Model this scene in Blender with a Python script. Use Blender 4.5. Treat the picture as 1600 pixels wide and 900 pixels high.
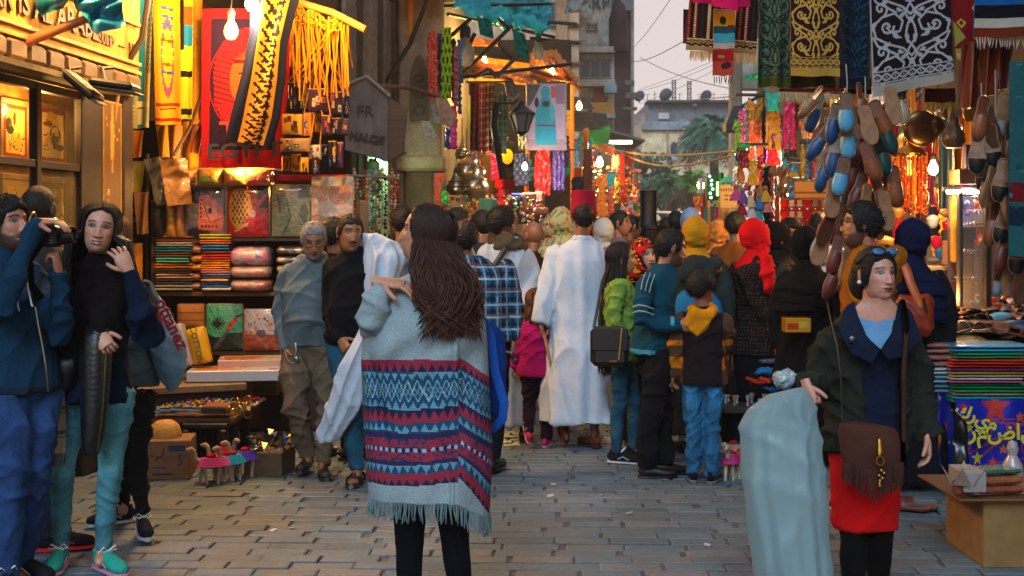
import bpy,math,random,time
import numpy as np
from math import sin,cos,pi,radians,atan2,sqrt
from mathutils import Vector,Matrix,Euler
T0=time.time()
for o in list(bpy.data.objects):bpy.data.objects.remove(o)
SC=bpy.context.scene
COL=SC.collection
CAMH,FPX,HY=1.5,2000.0,362.0
cam=bpy.data.cameras.new('camera');cam.sensor_width=36;cam.lens=45
cam.shift_y=-(450-HY)/1600;cam.clip_start=0.1;cam.clip_end=3000
camo=bpy.data.objects.new('camera',cam);COL.objects.link(camo)
camo.location=(0,0,CAMH);camo.rotation_euler=(pi/2,0,0);SC.camera=camo
cam.dof.use_dof=True;cam.dof.focus_distance=6.4;cam.dof.aperture_fstop=9
w=bpy.data.worlds.new('World');SC.world=w;w.use_nodes=True
nt=w.node_tree;nt.nodes.clear()
wo=nt.nodes.new('ShaderNodeOutputWorld');bg=nt.nodes.new('ShaderNodeBackground')
sky=nt.nodes.new('ShaderNodeTexSky');sky.sky_type='NISHITA';sky.sun_disc=False
SUN_EL,SUN_ROT=radians(6),radians(200)
sky.sun_elevation=SUN_EL;sky.sun_rotation=SUN_ROT;sky.dust_density=3
m1=nt.nodes.new('ShaderNodeMix');m1.data_type='RGBA';m1.inputs[0].default_value=0.86
m1.inputs[7].default_value=(7.1,6.1,6.0,1)
nt.links.new(sky.outputs[0],m1.inputs[6]);nt.links.new(m1.outputs[2],bg.inputs[0])
bg.inputs[1].default_value=0.088
nt.links.new(bg.outputs[0],wo.inputs[0])
sun=bpy.data.lights.new('sun','SUN');sun.energy=1.5;sun.angle=radians(28);sun.color=(0.52,0.78,1.0)
suno=bpy.data.objects.new('sun',sun);COL.objects.link(suno)
suno.rotation_euler=(radians(56),0,radians(-14))
SC.view_settings.view_transform='Standard';SC.view_settings.look='None'
SC.view_settings.exposure=0.55;SC.view_settings.gamma=1;SC.view_settings.use_curve_mapping=False
cy=SC.cycles;cy.use_denoising=True;cy.max_bounces=5;cy.diffuse_bounces=3;cy.glossy_bounces=3
cy.transmission_bounces=4;cy.transparent_max_bounces=6;cy.volume_bounces=0;cy.sample_clamp_indirect=4
cy.caustics_reflective=False;cy.caustics_refractive=False;cy.use_light_tree=True
SC.render.use_persistent_data=False
R=random.Random(5)
def lin(h):
 if not isinstance(h,str):return tuple(h)
 h=h.lstrip('#');h=h if len(h)==6 else ''.join(c+c for c in h);r=[int(h[i:i+2],16)/255 for i in(0,2,4)]
 return tuple((c/12.92 if c<=.04045 else((c+.055)/1.055)**2.4)for c in r)
def W(px,py,d):return Vector(((px-800)/FPX*d,d,CAMH-(py-HY)/FPX*d))
def GD(py):return FPX*CAMH/(py-HY)
def V3(*a):return Vector(a)
def shade(c,k):return tuple(min(1,x*k)for x in lin(c))
def vary(c,a=.15,r=R):
 c=lin(c);k=1+r.uniform(-a,a);return tuple(max(0,min(1,x*k*(1+r.uniform(-a,a)*.3)))for x in c)
class MB:
 """collects geometry with a colour per face corner"""
 def __init__(s):s.V=[];s.n=0;s.L=[];s.S=[];s.C=[]
 def add(s,V,F,col=(.8,.8,.8),pv=False):
  V=np.asarray(V,float).reshape(-1,3)
  if isinstance(F,np.ndarray):
   L=F.reshape(-1);S=np.full(len(F),F.shape[1])
  else:
   L=np.array([i for f in F for i in f],int);S=np.array([len(f)for f in F],int)
  if isinstance(col,str):col=lin(col)
  col=np.asarray(col,float)
  if col.ndim==1:C=np.tile(col,(len(L),1))
  elif pv:C=col[L]
  else:C=np.repeat(col,S,axis=0)
  s.V.append(V);s.L.append(L+s.n);s.S.append(S);s.C.append(C);s.n+=len(V)
  return s
 def join(s,o,M=None):
  V,L,S,C=o.flat()
  if M is not None:
   M=np.array(M);V=V@M[:3,:3].T+M[:3,3]
  s.V.append(V);s.L.append(L+s.n);s.S.append(S);s.C.append(C);s.n+=len(V);return s
 def flat(s):return np.concatenate(s.V),np.concatenate(s.L),np.concatenate(s.S),np.concatenate(s.C)
 def box(s,c,size,col=(.8,.8,.8),bev=0.0,rot=None):
  hx,hy,hz=[k/2 for k in size];b=min(bev,hx*.98,hy*.98,hz*.98)
  if b<=0:
   V=[(x*hx,y*hy,z*hz)for x in(-1,1)for y in(-1,1)for z in(-1,1)]
   F=[(0,1,3,2),(4,6,7,5),(0,4,5,1),(2,3,7,6),(0,2,6,4),(1,5,7,3)]
  else:
   V=[];idx={}
   for sx in(-1,1):
    for sy in(-1,1):
     for sz in(-1,1):
      for a in range(3):
       h=[hx-b,hy-b,hz-b];h[a]+=b
       idx[sx,sy,sz,a]=len(V);V.append((sx*h[0],sy*h[1],sz*h[2]))
   F=[]
   q=[(-1,-1),(1,-1),(1,1),(-1,1)]
   for a in range(3):
    o1,o2=[(1,2),(2,0),(0,1)][a]
    for sg in(-1,1):
     f=[]
     for p in q:
      k=[0,0,0];k[a]=sg;k[o1],k[o2]=p;f.append(idx[k[0],k[1],k[2],a])
     F.append(f if sg>0 else f[::-1])
    for p in q:
     k=[0,0,0];k[o1],k[o2]=p
     k[a]=-1;k0=tuple(k);k[a]=1;k1=tuple(k)
     f=[idx[k0+(o1,)],idx[k0+(o2,)],idx[k1+(o2,)],idx[k1+(o1,)]]
     F.append(f if p[0]*p[1]<0 else f[::-1])
   for sx in(-1,1):
    for sy in(-1,1):
     for sz in(-1,1):
      f=[idx[sx,sy,sz,a]for a in range(3)]
      F.append(f if sx*sy*sz>0 else f[::-1])
  V=np.array(V)
  if rot is not None:V=V@np.array(rot.to_matrix()if hasattr(rot,'to_matrix')else rot).T
  return s.add(V+np.array(c),F,col)
 def loft(s,rings,col=(.8,.8,.8),cap=True,closed=True,pv=False):
  P=np.array(rings,float);m,n=P.shape[:2]
  i=np.arange(m-1)[:,None];j=np.arange(n if closed else n-1)[None,:];j2=(j+1)%n
  F=np.stack([i*n+j,i*n+j2,(i+1)*n+j2,(i+1)*n+j],-1).reshape(-1,4)
  s.add(P.reshape(-1,3),F,col,pv)
  if cap and closed:
   c0=col if np.ndim(col)==1 or isinstance(col,str)else np.asarray(col)[0]
   c1=col if np.ndim(col)==1 or isinstance(col,str)else np.asarray(col)[-1]
   s.add(P[0],[tuple(range(n))[::-1]],c0);s.add(P[-1],[tuple(range(n))],c1)
  return s
 def tube(s,pts,r,n=8,col=(.8,.8,.8),cap=True,flat=1.0,up=None,sq=1.0):
  P=[Vector(p)for p in pts];m=len(P)
  if not hasattr(r,'__len__'):r=[r]*m
  rings=[];prev=None
  for k in range(m):
   t=(P[min(k+1,m-1)]-P[max(k-1,0)]);t=t.normalized()if t.length>1e-9 else Vector((0,0,1))
   if prev is None:
    u=Vector(up)if up is not None else(Vector((0,0,1))if abs(t.z)<.9 else Vector((0,1,0)))
   else:u=prev
   u=(u-t*u.dot(t));u=u.normalized()if u.length>1e-6 else t.orthogonal().normalized()
   prev=u;v=t.cross(u)
   a=np.linspace(0,2*pi,n,endpoint=False)
   rings.append(np.array(P[k])+r[k]*(np.cos(a)[:,None]*np.array(u)*flat+np.sin(a)[:,None]*np.array(v)))
  return s.loft(rings,col,cap)
 def ell(s,c,r,col=(.8,.8,.8),nu=16,nv=10,rot=None,pv=False,fn=None):
  if not hasattr(r,'__len__'):r=(r,r,r)
  a=np.linspace(0,2*pi,nu,endpoint=False);e=np.linspace(-pi/2,pi/2,nv)
  e[0]+=.02;e[-1]-=.02
  P=np.stack([np.cos(e)[:,None]*np.cos(a),np.cos(e)[:,None]*np.sin(a),np.sin(e)[:,None]*np.ones(nu)],-1)*np.array(r)
  if fn:P=fn(P)
  if rot is not None:P=P@np.array(rot.to_matrix()if hasattr(rot,'to_matrix')else rot).T
  return s.loft(P+np.array(c),col)
 def lathe(s,prof,c=(0,0,0),n=16,col=(.8,.8,.8),cap=True):
  a=np.linspace(0,2*pi,n,endpoint=False)
  rings=[np.stack([np.cos(a)*r+c[0],np.sin(a)*r+c[1],np.full(n,z+c[2])],-1)for r,z in prof]
  return s.loft(rings,col,cap)
 def grid(s,P,col=(.8,.8,.8),flip=False):
  m,n=P.shape[:2]
  i=np.arange(m-1)[:,None];j=np.arange(n-1)[None,:]
  q=[i*n+j,i*n+j+1,(i+1)*n+j+1,(i+1)*n+j]
  if flip:q=q[::-1]
  F=np.stack(q,-1).reshape(-1,4)
  if np.ndim(col)==3:col=np.asarray(col).reshape(-1,3)
  return s.add(P.reshape(-1,3),F,col)
 def prism(s,poly,z0,z1,col=(.8,.8,.8),M=None):
  n=len(poly);P=np.array([[(x,y,z0)for x,y in poly],[(x,y,z1)for x,y in poly]],float)
  if M is not None:Mn=np.array(M);P=P@Mn[:3,:3].T+Mn[:3,3]
  return s.loft(P,col)
 def mesh(s,name,smooth=True):
  V,L,S,C=s.flat()
  me=bpy.data.meshes.new(name)
  me.vertices.add(len(V));me.vertices.foreach_set('co',V.astype(np.float32).ravel())
  me.loops.add(len(L));me.loops.foreach_set('vertex_index',L.astype(np.int32))
  me.polygons.add(len(S));st=np.concatenate([[0],np.cumsum(S)[:-1]]).astype(np.int32)
  me.polygons.foreach_set('loop_start',st)
  me.update(calc_edges=True)
  at=me.color_attributes.new('Col','FLOAT_COLOR','CORNER')
  at.data.foreach_set('color',np.concatenate([C,np.ones((len(C),1))],1).astype(np.float32).ravel())
  me.polygons.foreach_set('use_smooth',np.full(len(S),bool(smooth)))
  if smooth and smooth!=2:me.set_sharp_from_angle(angle=radians(42))
  return me
 def build(s,name,mat,parent=None,smooth=True,loc=None,rot=None,**kw):
  me=s.mesh(name,smooth);me.materials.append(MAT(mat)if isinstance(mat,str)else mat)
  o=bpy.data.objects.new(name,me);COL.objects.link(o)
  if loc is not None:o.location=loc
  if rot is not None:o.rotation_euler=rot
  if parent is not None:o.parent=parent
  tag(o,**kw);return o
def tag(o,label=None,cat=None,group=None,kind=None):
 if label:o['label']=label
 if cat:o['category']=cat
 if group:o['group']=group
 if kind:o['kind']=kind
 return o
def thing(name,label,cat,loc=(0,0,0),rz=0,group=None,scale=1.0):
 o=bpy.data.objects.new(name,None);COL.objects.link(o);o.empty_display_size=.1
 o.location=loc;o.rotation_euler=(0,0,rz);o.scale=(scale,)*3
 return tag(o,label,cat,group)
def link_copy(o,parent=None,loc=None,rz=None):
 c=o.copy();COL.objects.link(c);c.parent=parent
 if loc is not None:c.location=loc
 if rz is not None:c.rotation_euler=(0,0,rz)
 return c
def copy_tree(o,parent=None,loc=None,rz=None,label=None):
 c=link_copy(o,parent,loc,rz)
 if label:c['label']=label
 for ch in list(o.children):copy_tree(ch,c)
 return c
_M={}
def MAT(kind):
 if kind in _M:return _M[kind]
 m=bpy.data.materials.new(kind);m.use_nodes=True;n=m.node_tree.nodes;l=m.node_tree.links
 b=n['Principled BSDF']
 at=n.new('ShaderNodeAttribute');at.attribute_name='Col'
 tc=n.new('ShaderNodeTexCoord');co=tc.outputs['Object']
 def noise(scale,det=3,rough=.5,stretch=None):
  x=n.new('ShaderNodeTexNoise');x.inputs['Scale'].default_value=scale;x.inputs['Detail'].default_value=det
  x.inputs['Roughness'].default_value=rough
  if stretch:
   mp=n.new('ShaderNodeMapping');mp.inputs['Scale'].default_value=stretch
   l.new(co,mp.inputs[0]);l.new(mp.outputs[0],x.inputs[0])
  else:l.new(co,x.inputs[0])
  return x.outputs[0]
 def ramp(sock,lo,hi,a=.3,bb=.7):
  x=n.new('ShaderNodeMapRange');x.inputs[1].default_value=a;x.inputs[2].default_value=bb
  x.inputs[3].default_value=lo;x.inputs[4].default_value=hi;l.new(sock,x.inputs[0]);return x.outputs[0]
 def mul(sock_list):
  cur=at.outputs['Color']
  for sk in sock_list:
   x=n.new('ShaderNodeVectorMath');x.operation='SCALE'
   l.new(cur,x.inputs[0]);l.new(sk,x.inputs['Scale']);cur=x.outputs[0]
  return cur
 def bump(sock,st,dist):
  x=n.new('ShaderNodeBump');x.inputs['Strength'].default_value=st;x.inputs['Distance'].default_value=dist
  l.new(sock,x.inputs['Height'])
  if b.inputs['Normal'].is_linked:
   l.new(b.inputs['Normal'].links[0].from_socket,x.inputs['Normal'])
  l.new(x.outputs[0],b.inputs['Normal'])
 base=None;rough=.8
 if kind=='cloth':
  base=mul([ramp(noise(12),.92,1.07),ramp(noise(420,2),.8,1.18)]);bump(noise(60,4,.6),.5,.006);bump(noise(500,2),.4,.001);rough=.95;b.inputs['Specular IOR Level'].default_value=.15
 elif kind=='knit':
  base=mul([ramp(noise(10),.92,1.06),ramp(noise(260,2),.72,1.24)]);bump(noise(260,2),.6,.002);bump(noise(40,4,.6),.5,.008);rough=.95;b.inputs['Specular IOR Level'].default_value=.12
 elif kind=='denim':
  base=mul([ramp(noise(7,4),.6,1.35),ramp(noise(300,2,.5,(1,1,.25)),.75,1.2)]);bump(noise(34,5,.65),.7,.01);rough=.9;b.inputs['Specular IOR Level'].default_value=.2
 elif kind=='satin':
  base=mul([ramp(noise(20),.85,1.1)]);bump(noise(22,4,.6,(1,1,.3)),.5,.01);rough=.34
 elif kind=='skin':
  base=mul([ramp(noise(60,4),.9,1.08),ramp(noise(9),.93,1.05)]);bump(noise(350,3),.12,.001);rough=.48
  b.inputs['Subsurface Weight'].default_value=.08;b.inputs['Subsurface Scale'].default_value=.01
  b.inputs['Subsurface Radius'].default_value=(1,.35,.2)
 elif kind=='hair':
  base=mul([ramp(noise(90,3,.6,(1,1,.15)),.7,1.4)]);bump(noise(260,3,.6,(1,1,.1)),.9,.004);bump(noise(420,2),.5,.002);rough=.55;b.inputs['Specular IOR Level'].default_value=.3
 elif kind=='leather':
  base=mul([ramp(noise(16,4),.7,1.25)]);bump(noise(120,3),.3,.002);rough=.42
 elif kind=='suede':
  base=mul([ramp(noise(16,4),.8,1.2),ramp(noise(300),.85,1.1)]);bump(noise(200,3),.3,.002);rough=.95;b.inputs['Specular IOR Level'].default_value=.12
 elif kind=='plastic':
  base=mul([ramp(noise(6),.93,1.05)]);rough=.32
 elif kind=='wrap':
  base=mul([ramp(noise(25),.85,1.12)]);bump(noise(26,3,.6),.9,.012);rough=.45
  b.inputs['Coat Weight'].default_value=.9;b.inputs['Coat Roughness'].default_value=.08
 elif kind=='bagfilm':
  base=mul([ramp(noise(5,2),.93,1.04)]);bump(noise(10,5,.6,(1.6,1.6,.3)),.5,.02);rough=.28
  b.inputs['Coat Weight'].default_value=.3
 elif kind=='metal':
  base=mul([ramp(noise(30,4),.75,1.15)]);b.inputs['Metallic'].default_value=1;rough=.28;bump(noise(90,3),.2,.002)
 elif kind=='iron':
  base=mul([ramp(noise(20,5),.6,1.4)]);b.inputs['Metallic'].default_value=.3;rough=.55;bump(noise(70,4),.4,.003)
 elif kind=='wood':
  base=mul([ramp(noise(9,5,.65,(.12,1,1)),.55,1.35),ramp(noise(60,4,.6,(.08,1,1)),.8,1.15)])
  bump(noise(60,4,.6,(.08,1,1)),.4,.003);rough=.6
 elif kind=='paper':
  base=mul([ramp(noise(40),.92,1.06)]);rough=.6
 elif kind=='gloss':
  base=mul([ramp(noise(12),.92,1.06)]);rough=.22
 elif kind=='card':
  base=mul([ramp(noise(12,4),.82,1.12)]);bump(noise(60,3),.2,.002);rough=.85
 elif kind=='stone':
  base=mul([ramp(noise(4,6,.6),.62,1.3),ramp(noise(45,5,.65),.78,1.2)]);bump(noise(30,6,.65),.6,.012);rough=.8
 elif kind=='paver':
  gm=n.new('ShaderNodeNewGeometry');co=gm.outputs['Position']
  base=mul([ramp(noise(1.1,5,.6),.6,1.35),ramp(noise(38,5,.7),.72,1.25)]);bump(noise(55,5,.65),.55,.006)
  rr=ramp(noise(1.6,4,.6),.38,.72);l.new(rr,b.inputs['Roughness']);rough=None
 elif kind=='plaster':
  base=mul([ramp(noise(.9,6,.65),.55,1.3),ramp(noise(9,6,.7,(1,1,.25)),.7,1.2)]);bump(noise(12,6,.65),.5,.03);rough=.9
 elif kind=='leaf':
  base=mul([ramp(noise(2),.6,1.5)]);rough=.6
 elif kind=='glass':
  base=mul([]);rough=.06;b.inputs['Transmission Weight'].default_value=.0;b.inputs['Alpha'].default_value=.08
 elif kind=='bulb':
  b.inputs['Transmission Weight'].default_value=.35;rough=.08;base=mul([])
 elif kind=='bark':
  base=mul([ramp(noise(8,5,.6,(1,1,.3)),.5,1.5)]);bump(noise(20,5,.6,(1,1,.3)),.8,.03);rough=.9
 elif kind=='straw':
  base=mul([ramp(noise(160,2,.5,(.2,.2,1)),.6,1.3)]);bump(noise(160,2,.5,(.2,.2,1)),.6,.003);rough=.7
 elif kind.startswith('emit'):
  b.inputs['Emission Strength'].default_value=float(kind[4:]);l.new(at.outputs['Color'],b.inputs['Emission Color']);rough=.5;base=mul([])
 if kind in('tarp','bagfilm'):
  if kind=='tarp':base=mul([ramp(noise(6),.8,1.15)]);bump(noise(8,4),.5,.03);rough=.6
  tr=n.new('ShaderNodeBsdfTranslucent');mx=n.new('ShaderNodeMixShader');mx.inputs[0].default_value=.5;l.new(base,tr.inputs[0])
  l.new(b.outputs[0],mx.inputs[1]);l.new(tr.outputs[0],mx.inputs[2]);out=n['Material Output']
  if kind=='bagfilm':
   tp=n.new('ShaderNodeBsdfTransparent');m3=n.new('ShaderNodeMixShader');m3.inputs[0].default_value=.26;l.new(mx.outputs[0],m3.inputs[1]);l.new(tp.outputs[0],m3.inputs[2]);mx=m3
  l.new(mx.outputs[0],out.inputs[0])
 if base is not None:l.new(base,b.inputs['Base Color'])
 if rough is not None:b.inputs['Roughness'].default_value=rough
 _M[kind]=m;return m
class Cv:
 def __init__(s,w,h,bg):
  s.w,s.h=w,h;s.a=np.tile(np.array(lin(bg)),(h,w,1))
  s.X,s.Y=np.meshgrid((np.arange(w)+.5)/w,(np.arange(h)+.5)/h)
 def m(s,k,c,al=1.0):
  s.a[k]=s.a[k]*(1-al)+np.array(lin(c))*al;return s
 def rect(s,x0,y0,x1,y1,c,al=1.0):return s.m((s.X>=x0)&(s.X<x1)&(s.Y>=y0)&(s.Y<y1),c,al)
 def ell(s,x,y,rx,ry,c,al=1.0):return s.m(((s.X-x)/rx)**2+((s.Y-y)/ry)**2<1,c,al)
 def ring(s,x,y,rx,ry,c,t=.2):
  q=((s.X-x)/rx)**2+((s.Y-y)/ry)**2;return s.m((q<1)&(q>(1-t)**2),c)
 def poly(s,pts,c,al=1.0):
  k=np.zeros(s.X.shape,bool);n=len(pts)
  for i in range(n):
   (x1,y1),(x2,y2)=pts[i],pts[(i+1)%n]
   if y1==y2:continue
   k^=((y1>s.Y)!=(y2>s.Y))&(s.X<(x2-x1)*(s.Y-y1)/(y2-y1)+x1)
  return s.m(k,c,al)
 def line(s,pts,t,c):
  for(x1,y1),(x2,y2)in zip(pts[:-1],pts[1:]):
   dx,dy=x2-x1,y2-y1;L=dx*dx+dy*dy+1e-9
   u=np.clip(((s.X-x1)*dx+(s.Y-y1)*dy)/L,0,1)
   ar=s.h/s.w
   s.m(((s.X-x1-u*dx)**2+((s.Y-y1-u*dy)*ar)**2)<t*t,c)
  return s
 def dots(s,n,r,cols,rr=R):
  for _ in range(n):
   q=rr.uniform(.6,1.4)*r;s.ell(rr.random(),rr.random(),q,q*s.w/s.h,rr.choice(cols))
  return s
def flatP(w,h,nu,nv,O=(0,0,0),U=(1,0,0),Vd=(0,0,-1)):
 """grid of points, row 0 = top left"""
 u=np.linspace(0,1,nu+1)[None,:,None];v=np.linspace(0,1,nv+1)[:,None,None]
 return np.array(O)+u*w*np.array(U)+v*h*np.array(Vd)
FONT={}
def text3d(s,size,col,parent,M,mat='paper',ext=.001,name='lettering',align='CENTER',sx=1.0,off=0.0):
 cu=bpy.data.curves.new('t','FONT');cu.body=s;cu.size=size;cu.extrude=ext;cu.align_x=align;cu.align_y='CENTER';cu.resolution_u=2
 cu.offset=off
 o=bpy.data.objects.new('t',cu);COL.objects.link(o);dg=bpy.context.evaluated_depsgraph_get();dg.update()
 me=bpy.data.meshes.new_from_object(o.evaluated_get(dg));bpy.data.objects.remove(o)
 if not len(me.polygons):return None
 V=np.zeros(len(me.vertices)*3);me.vertices.foreach_get('co',V);V=V.reshape(-1,3);V[:,0]*=sx
 F=[tuple(p.vertices)for p in me.polygons];bpy.data.meshes.remove(me)
 Mn=np.array(M);V=V@Mn[:3,:3].T+Mn[:3,3]
 return MB().add(V,F,lin(col)).build(name,mat,parent,smooth=False)
FRONT=Matrix(((1,0,0,0),(0,0,-1,0),(0,1,0,0),(0,0,0,1)))
def remesh(mb,vox,it=2,fac=.6):
 me=mb.mesh('tmp',False);o=bpy.data.objects.new('tmp',me);COL.objects.link(o)
 m=o.modifiers.new('r','REMESH');m.mode='VOXEL';m.voxel_size=vox
 if it:s=o.modifiers.new('s','SMOOTH');s.iterations=it;s.factor=fac
 dg=bpy.context.evaluated_depsgraph_get();ev=o.evaluated_get(dg);m2=ev.to_mesh()
 V=np.zeros(len(m2.vertices)*3);m2.vertices.foreach_get('co',V)
 N=np.zeros(len(m2.vertices)*3);m2.vertices.foreach_get('normal',N)
 L=np.zeros(len(m2.loops),int);m2.loops.foreach_get('vertex_index',L)
 ok=len(L)==4*len(m2.polygons)
 F=L.reshape(-1,4)if ok else[tuple(p.vertices)for p in m2.polygons]
 ev.to_mesh_clear();bpy.data.objects.remove(o);bpy.data.meshes.remove(me)
 return V.reshape(-1,3),F,N.reshape(-1,3)
def wr(V,amp,seed=0,f=1.0):
 """soft cloth folds: warped sharp ridges, in metres"""
 x,y,z=V.T*f;q=seed*1.7
 w1=1.9*np.sin(x*7+z*3+q)+1.3*np.sin(z*8.3-y*6+q*2);w2=1.7*np.sin(z*6.1+y*7-q)+1.2*np.sin(x*11-z*4+q*3)
 rd=lambda s:(1-np.abs(np.sin(s)))**2.2
 r=rd(x*7+z*11.5+y*3+w1)*1.0+rd(-x*9+z*8+w2+q)*.8+rd(z*17+y*9+w1*.8-q)*.45-.75+.3*np.sin(x*19+w2*2)
 return amp*r
def sm(x,a,b):t=np.clip((x-a)/(b-a),0,1);return t*t*(3-2*t)
def raye(D,c,r):
 c=np.array(c);r=np.array(r);d=D/r;o=-c/r
 B=(d*o).sum(-1);A=(d*d).sum(-1);Cc=(o*o).sum()-1
 return(-B+np.sqrt(np.maximum(B*B-A*Cc,0)))/A
def headR(D):
 a=raye(D,(0,.012,.026),(.0745,.096,.092));b=raye(D,(0,-.028,-.046),(.056,.063,.072))
 k=70.;return np.log(np.exp(a*k)+np.exp(b*k))/k-.004
def headgrid(nu,nv):
 t=np.linspace(-1,1,nu+1)[:-1];a=pi*(.38*t+.62*t**3)
 q=np.linspace(-1,1,nv);e=pi/2*(.62*q+.38*q**3);e[0]+=.01;e[-1]-=.01
 A,E=np.meshgrid(a,e);D=np.stack([np.sin(A)*np.cos(E),-np.cos(A)*np.cos(E),np.sin(E)],-1)
 return A,E,D
def gs(x,z,cx,cz,sx,sz):return np.exp(-((x-cx)/sx)**2-((z-cz)/sz)**2)
def lerpc(c,col,k):return c*(1-k[...,None])+np.array(lin(col))*k[...,None]
def head(mb,M,skin,brow='#120c0a',lips='#8a4038',beard=None,stubble=0,moust=None,det=1.0,fem=False,iris='#20110a',smile=0,bald=None,age=0,hs=1.0,open_eye=1.0,liner=0):
 A,E,D=headgrid(int(112*det),int(84*det));r=headR(D);P=D*r[...,None]
 x,y,z=P[...,0],P[...,1],P[...,2];ax=np.abs(x);fr=sm(-y,.0,.05)
 d=np.zeros_like(x)
 w=.0095+.004*sm(-z,-.02,.03)
 d+=fr*.021*np.exp(-(x/w)**2)*sm(z,-.036,-.022)*(1-sm(z,-.02,.034))
 d+=fr*.006*gs(ax,z,.0125,-.026,.0065,.006)
 d-=fr*.0095*gs(ax,z,.029,.017,.015,.0115)
 d+=fr*.0062*gs(ax,z,.030,.0155,.0105,.0072)
 d+=fr*(.0028 if fem else .0048)*gs(ax,z,.026,.036,.02,.007)
 d+=fr*.0035*gs(ax,z,.043,-.012,.018,.016)
 d+=fr*.0062*gs(x,z,0,-.0485,.024,.0055)+fr*.0060*gs(x,z,0,-.0600,.020,.0055)
 mz=-.0535+smile*.18*ax
 d-=fr*.0042*np.exp(-((z-mz)/.0018)**2)*(ax<.027)
 d-=fr*.0028*gs(x,z,0,-.071,.018,.006);d+=fr*.0055*gs(x,z,0,-.088,.02,.014)
 d-=fr*(.0012+.002*age)*np.exp(-((ax-.026-(.0-z-.03)*.55)/.003)**2)*sm(-z,.02,.03)*(1-sm(-z,.05,.062))
 if age:d-=fr*.0007*age*np.sin(z*900)*sm(z,.045,.055)*(1-sm(z,.08,.09))
 bd=np.zeros_like(x)
 ang=np.abs(A)
 jaw=sm(-z,.020,.045)*(1-sm(ang,1.5,1.85));side=sm(ang,.95,1.2)*(1-sm(ang,1.55,1.8))*sm(-z,-.03,-.01)
 mouthhole=1-np.clip(gs(x,z,0,-.054,.03,.0125)*2.2,0,1);cheek=sm(-z,.034-.0,.052)+sm(ang,.55,1.0)*sm(-z,.01,.03)
 bmask=np.clip(jaw*np.clip(cheek,0,1)*mouthhole+side,0,1)*sm(-y,-.03,.0)
 mmask=np.clip(gs(x,z,0,-.0385,.026,.0058)*1.9,0,1)*(ax<.034)
 if beard:d+=bmask*.006+mmask*.003
 if moust:d+=mmask*.0035
 P=P+D*d[...,None]
 col=np.tile(np.array(lin(skin)),x.shape+(1,))
 col=lerpc(col,shade(skin,1.0),np.zeros_like(x));red=np.array(lin(skin))*(1.08,.78,.74)
 col=lerpc(col,red,np.clip(.55*gs(ax,z,.042,-.018,.02,.018)+.5*gs(x,z,0,-.02,.014,.014),0,1)*fr)
 col=lerpc(col,shade(skin,.55),.5*np.clip(gs(ax,z,.030,.006,.014,.006),0,1)*fr*(.4+age))
 if stubble:col=lerpc(col,'#1a1412',np.clip(bmask+mmask,0,1)*stubble)
 if beard:nz=.75+.25*np.sin(A*90)*np.sin(E*70);col=lerpc(col,beard,np.clip(bmask*1.4+mmask*.9,0,1)*nz)
 if moust:col=lerpc(col,moust,mmask)
 lm=np.clip((1-(x/.0235)**2-((z-mz)/(.0105 if fem else .0085))**2)*3,0,1)*fr
 col=lerpc(col,lips,lm*(1 if fem else .7));col=lerpc(col,'#2a0f0d',np.exp(-((z-mz)/.0014)**2)*(ax<.022)*fr)
 if smile>.5:col=lerpc(col,'#d8cfc4',((np.abs(z-mz+.002)<.0028)&(ax<.013)).astype(float)*fr)
 bz=.0385-.35*np.maximum(ax-.028,0)**1+.12*(np.minimum(ax,.03)-.02)
 col=lerpc(col,brow,np.clip(1.7-np.abs(z-bz)/(.0026 if fem else .0042),0,1)*sm(ax,.009,.014)*(1-sm(ax,.044,.052))*fr*.95)
 ex=(ax-.0305)/.0155;ez=(z-.0165)/(.0062*open_eye)
 eye=(ex**2+ez**2+.25*ex**4)<1
 lash=((ex**2+(ez-.12)**2+.2*ex**4)<1.5)&(ez>-.25)&~eye;lash2=((ex**2+ez**2)<1.4)&~eye
 f=fr*1.0
 col=lerpc(col,'#1a0f0c',lash2*f*(.35+.4*liner));col=lerpc(col,'#070403',lash*f)
 col=lerpc(col,'#746b65',eye*f);ir=eye&(((ax-.0305)**2+(z-.0168)**2)<.0078**2);col=lerpc(col,iris,ir*f)
 gl=eye&(((x-np.sign(x)*.0305-.002)**2+(z-.0185)**2)<.0014**2);col=lerpc(col,'#f0f0f0',gl*f)
 if bald:col=lerpc(col,bald,.75*sm(z-.055*np.cos(A),.0,.012)*sm(ang,.3,.6))
 if fem:P=P*np.array((1.0,1.0,.955))
 Q=P.reshape(-1,3)*hs;Mn=np.array(M);Q=Q@Mn[:3,:3].T+Mn[:3,3]
 nv,nu=x.shape
 mb.loft(Q.reshape(nv,nu,3),col.reshape(-1,3),cap=False,pv=True)
 for sx in(-1,1):
  e=MB();e.ell((sx*.0745,.012,.004),(.009,.019,.032),skin,12,8,Euler((radians(8),0,radians(sx*22))))
  e.ell((sx*.0795,.008,.008),(.006,.010,.018),red*.7,10,6);e.ell((sx*.073,.006,-.024),(.007,.009,.010),skin,8,6)
  V,L,S,C=e.flat();V=V*hs@Mn[:3,:3].T+Mn[:3,3];mb.V.append(V);mb.L.append(L+mb.n);mb.S.append(S);mb.C.append(C);mb.n+=len(V)
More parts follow.
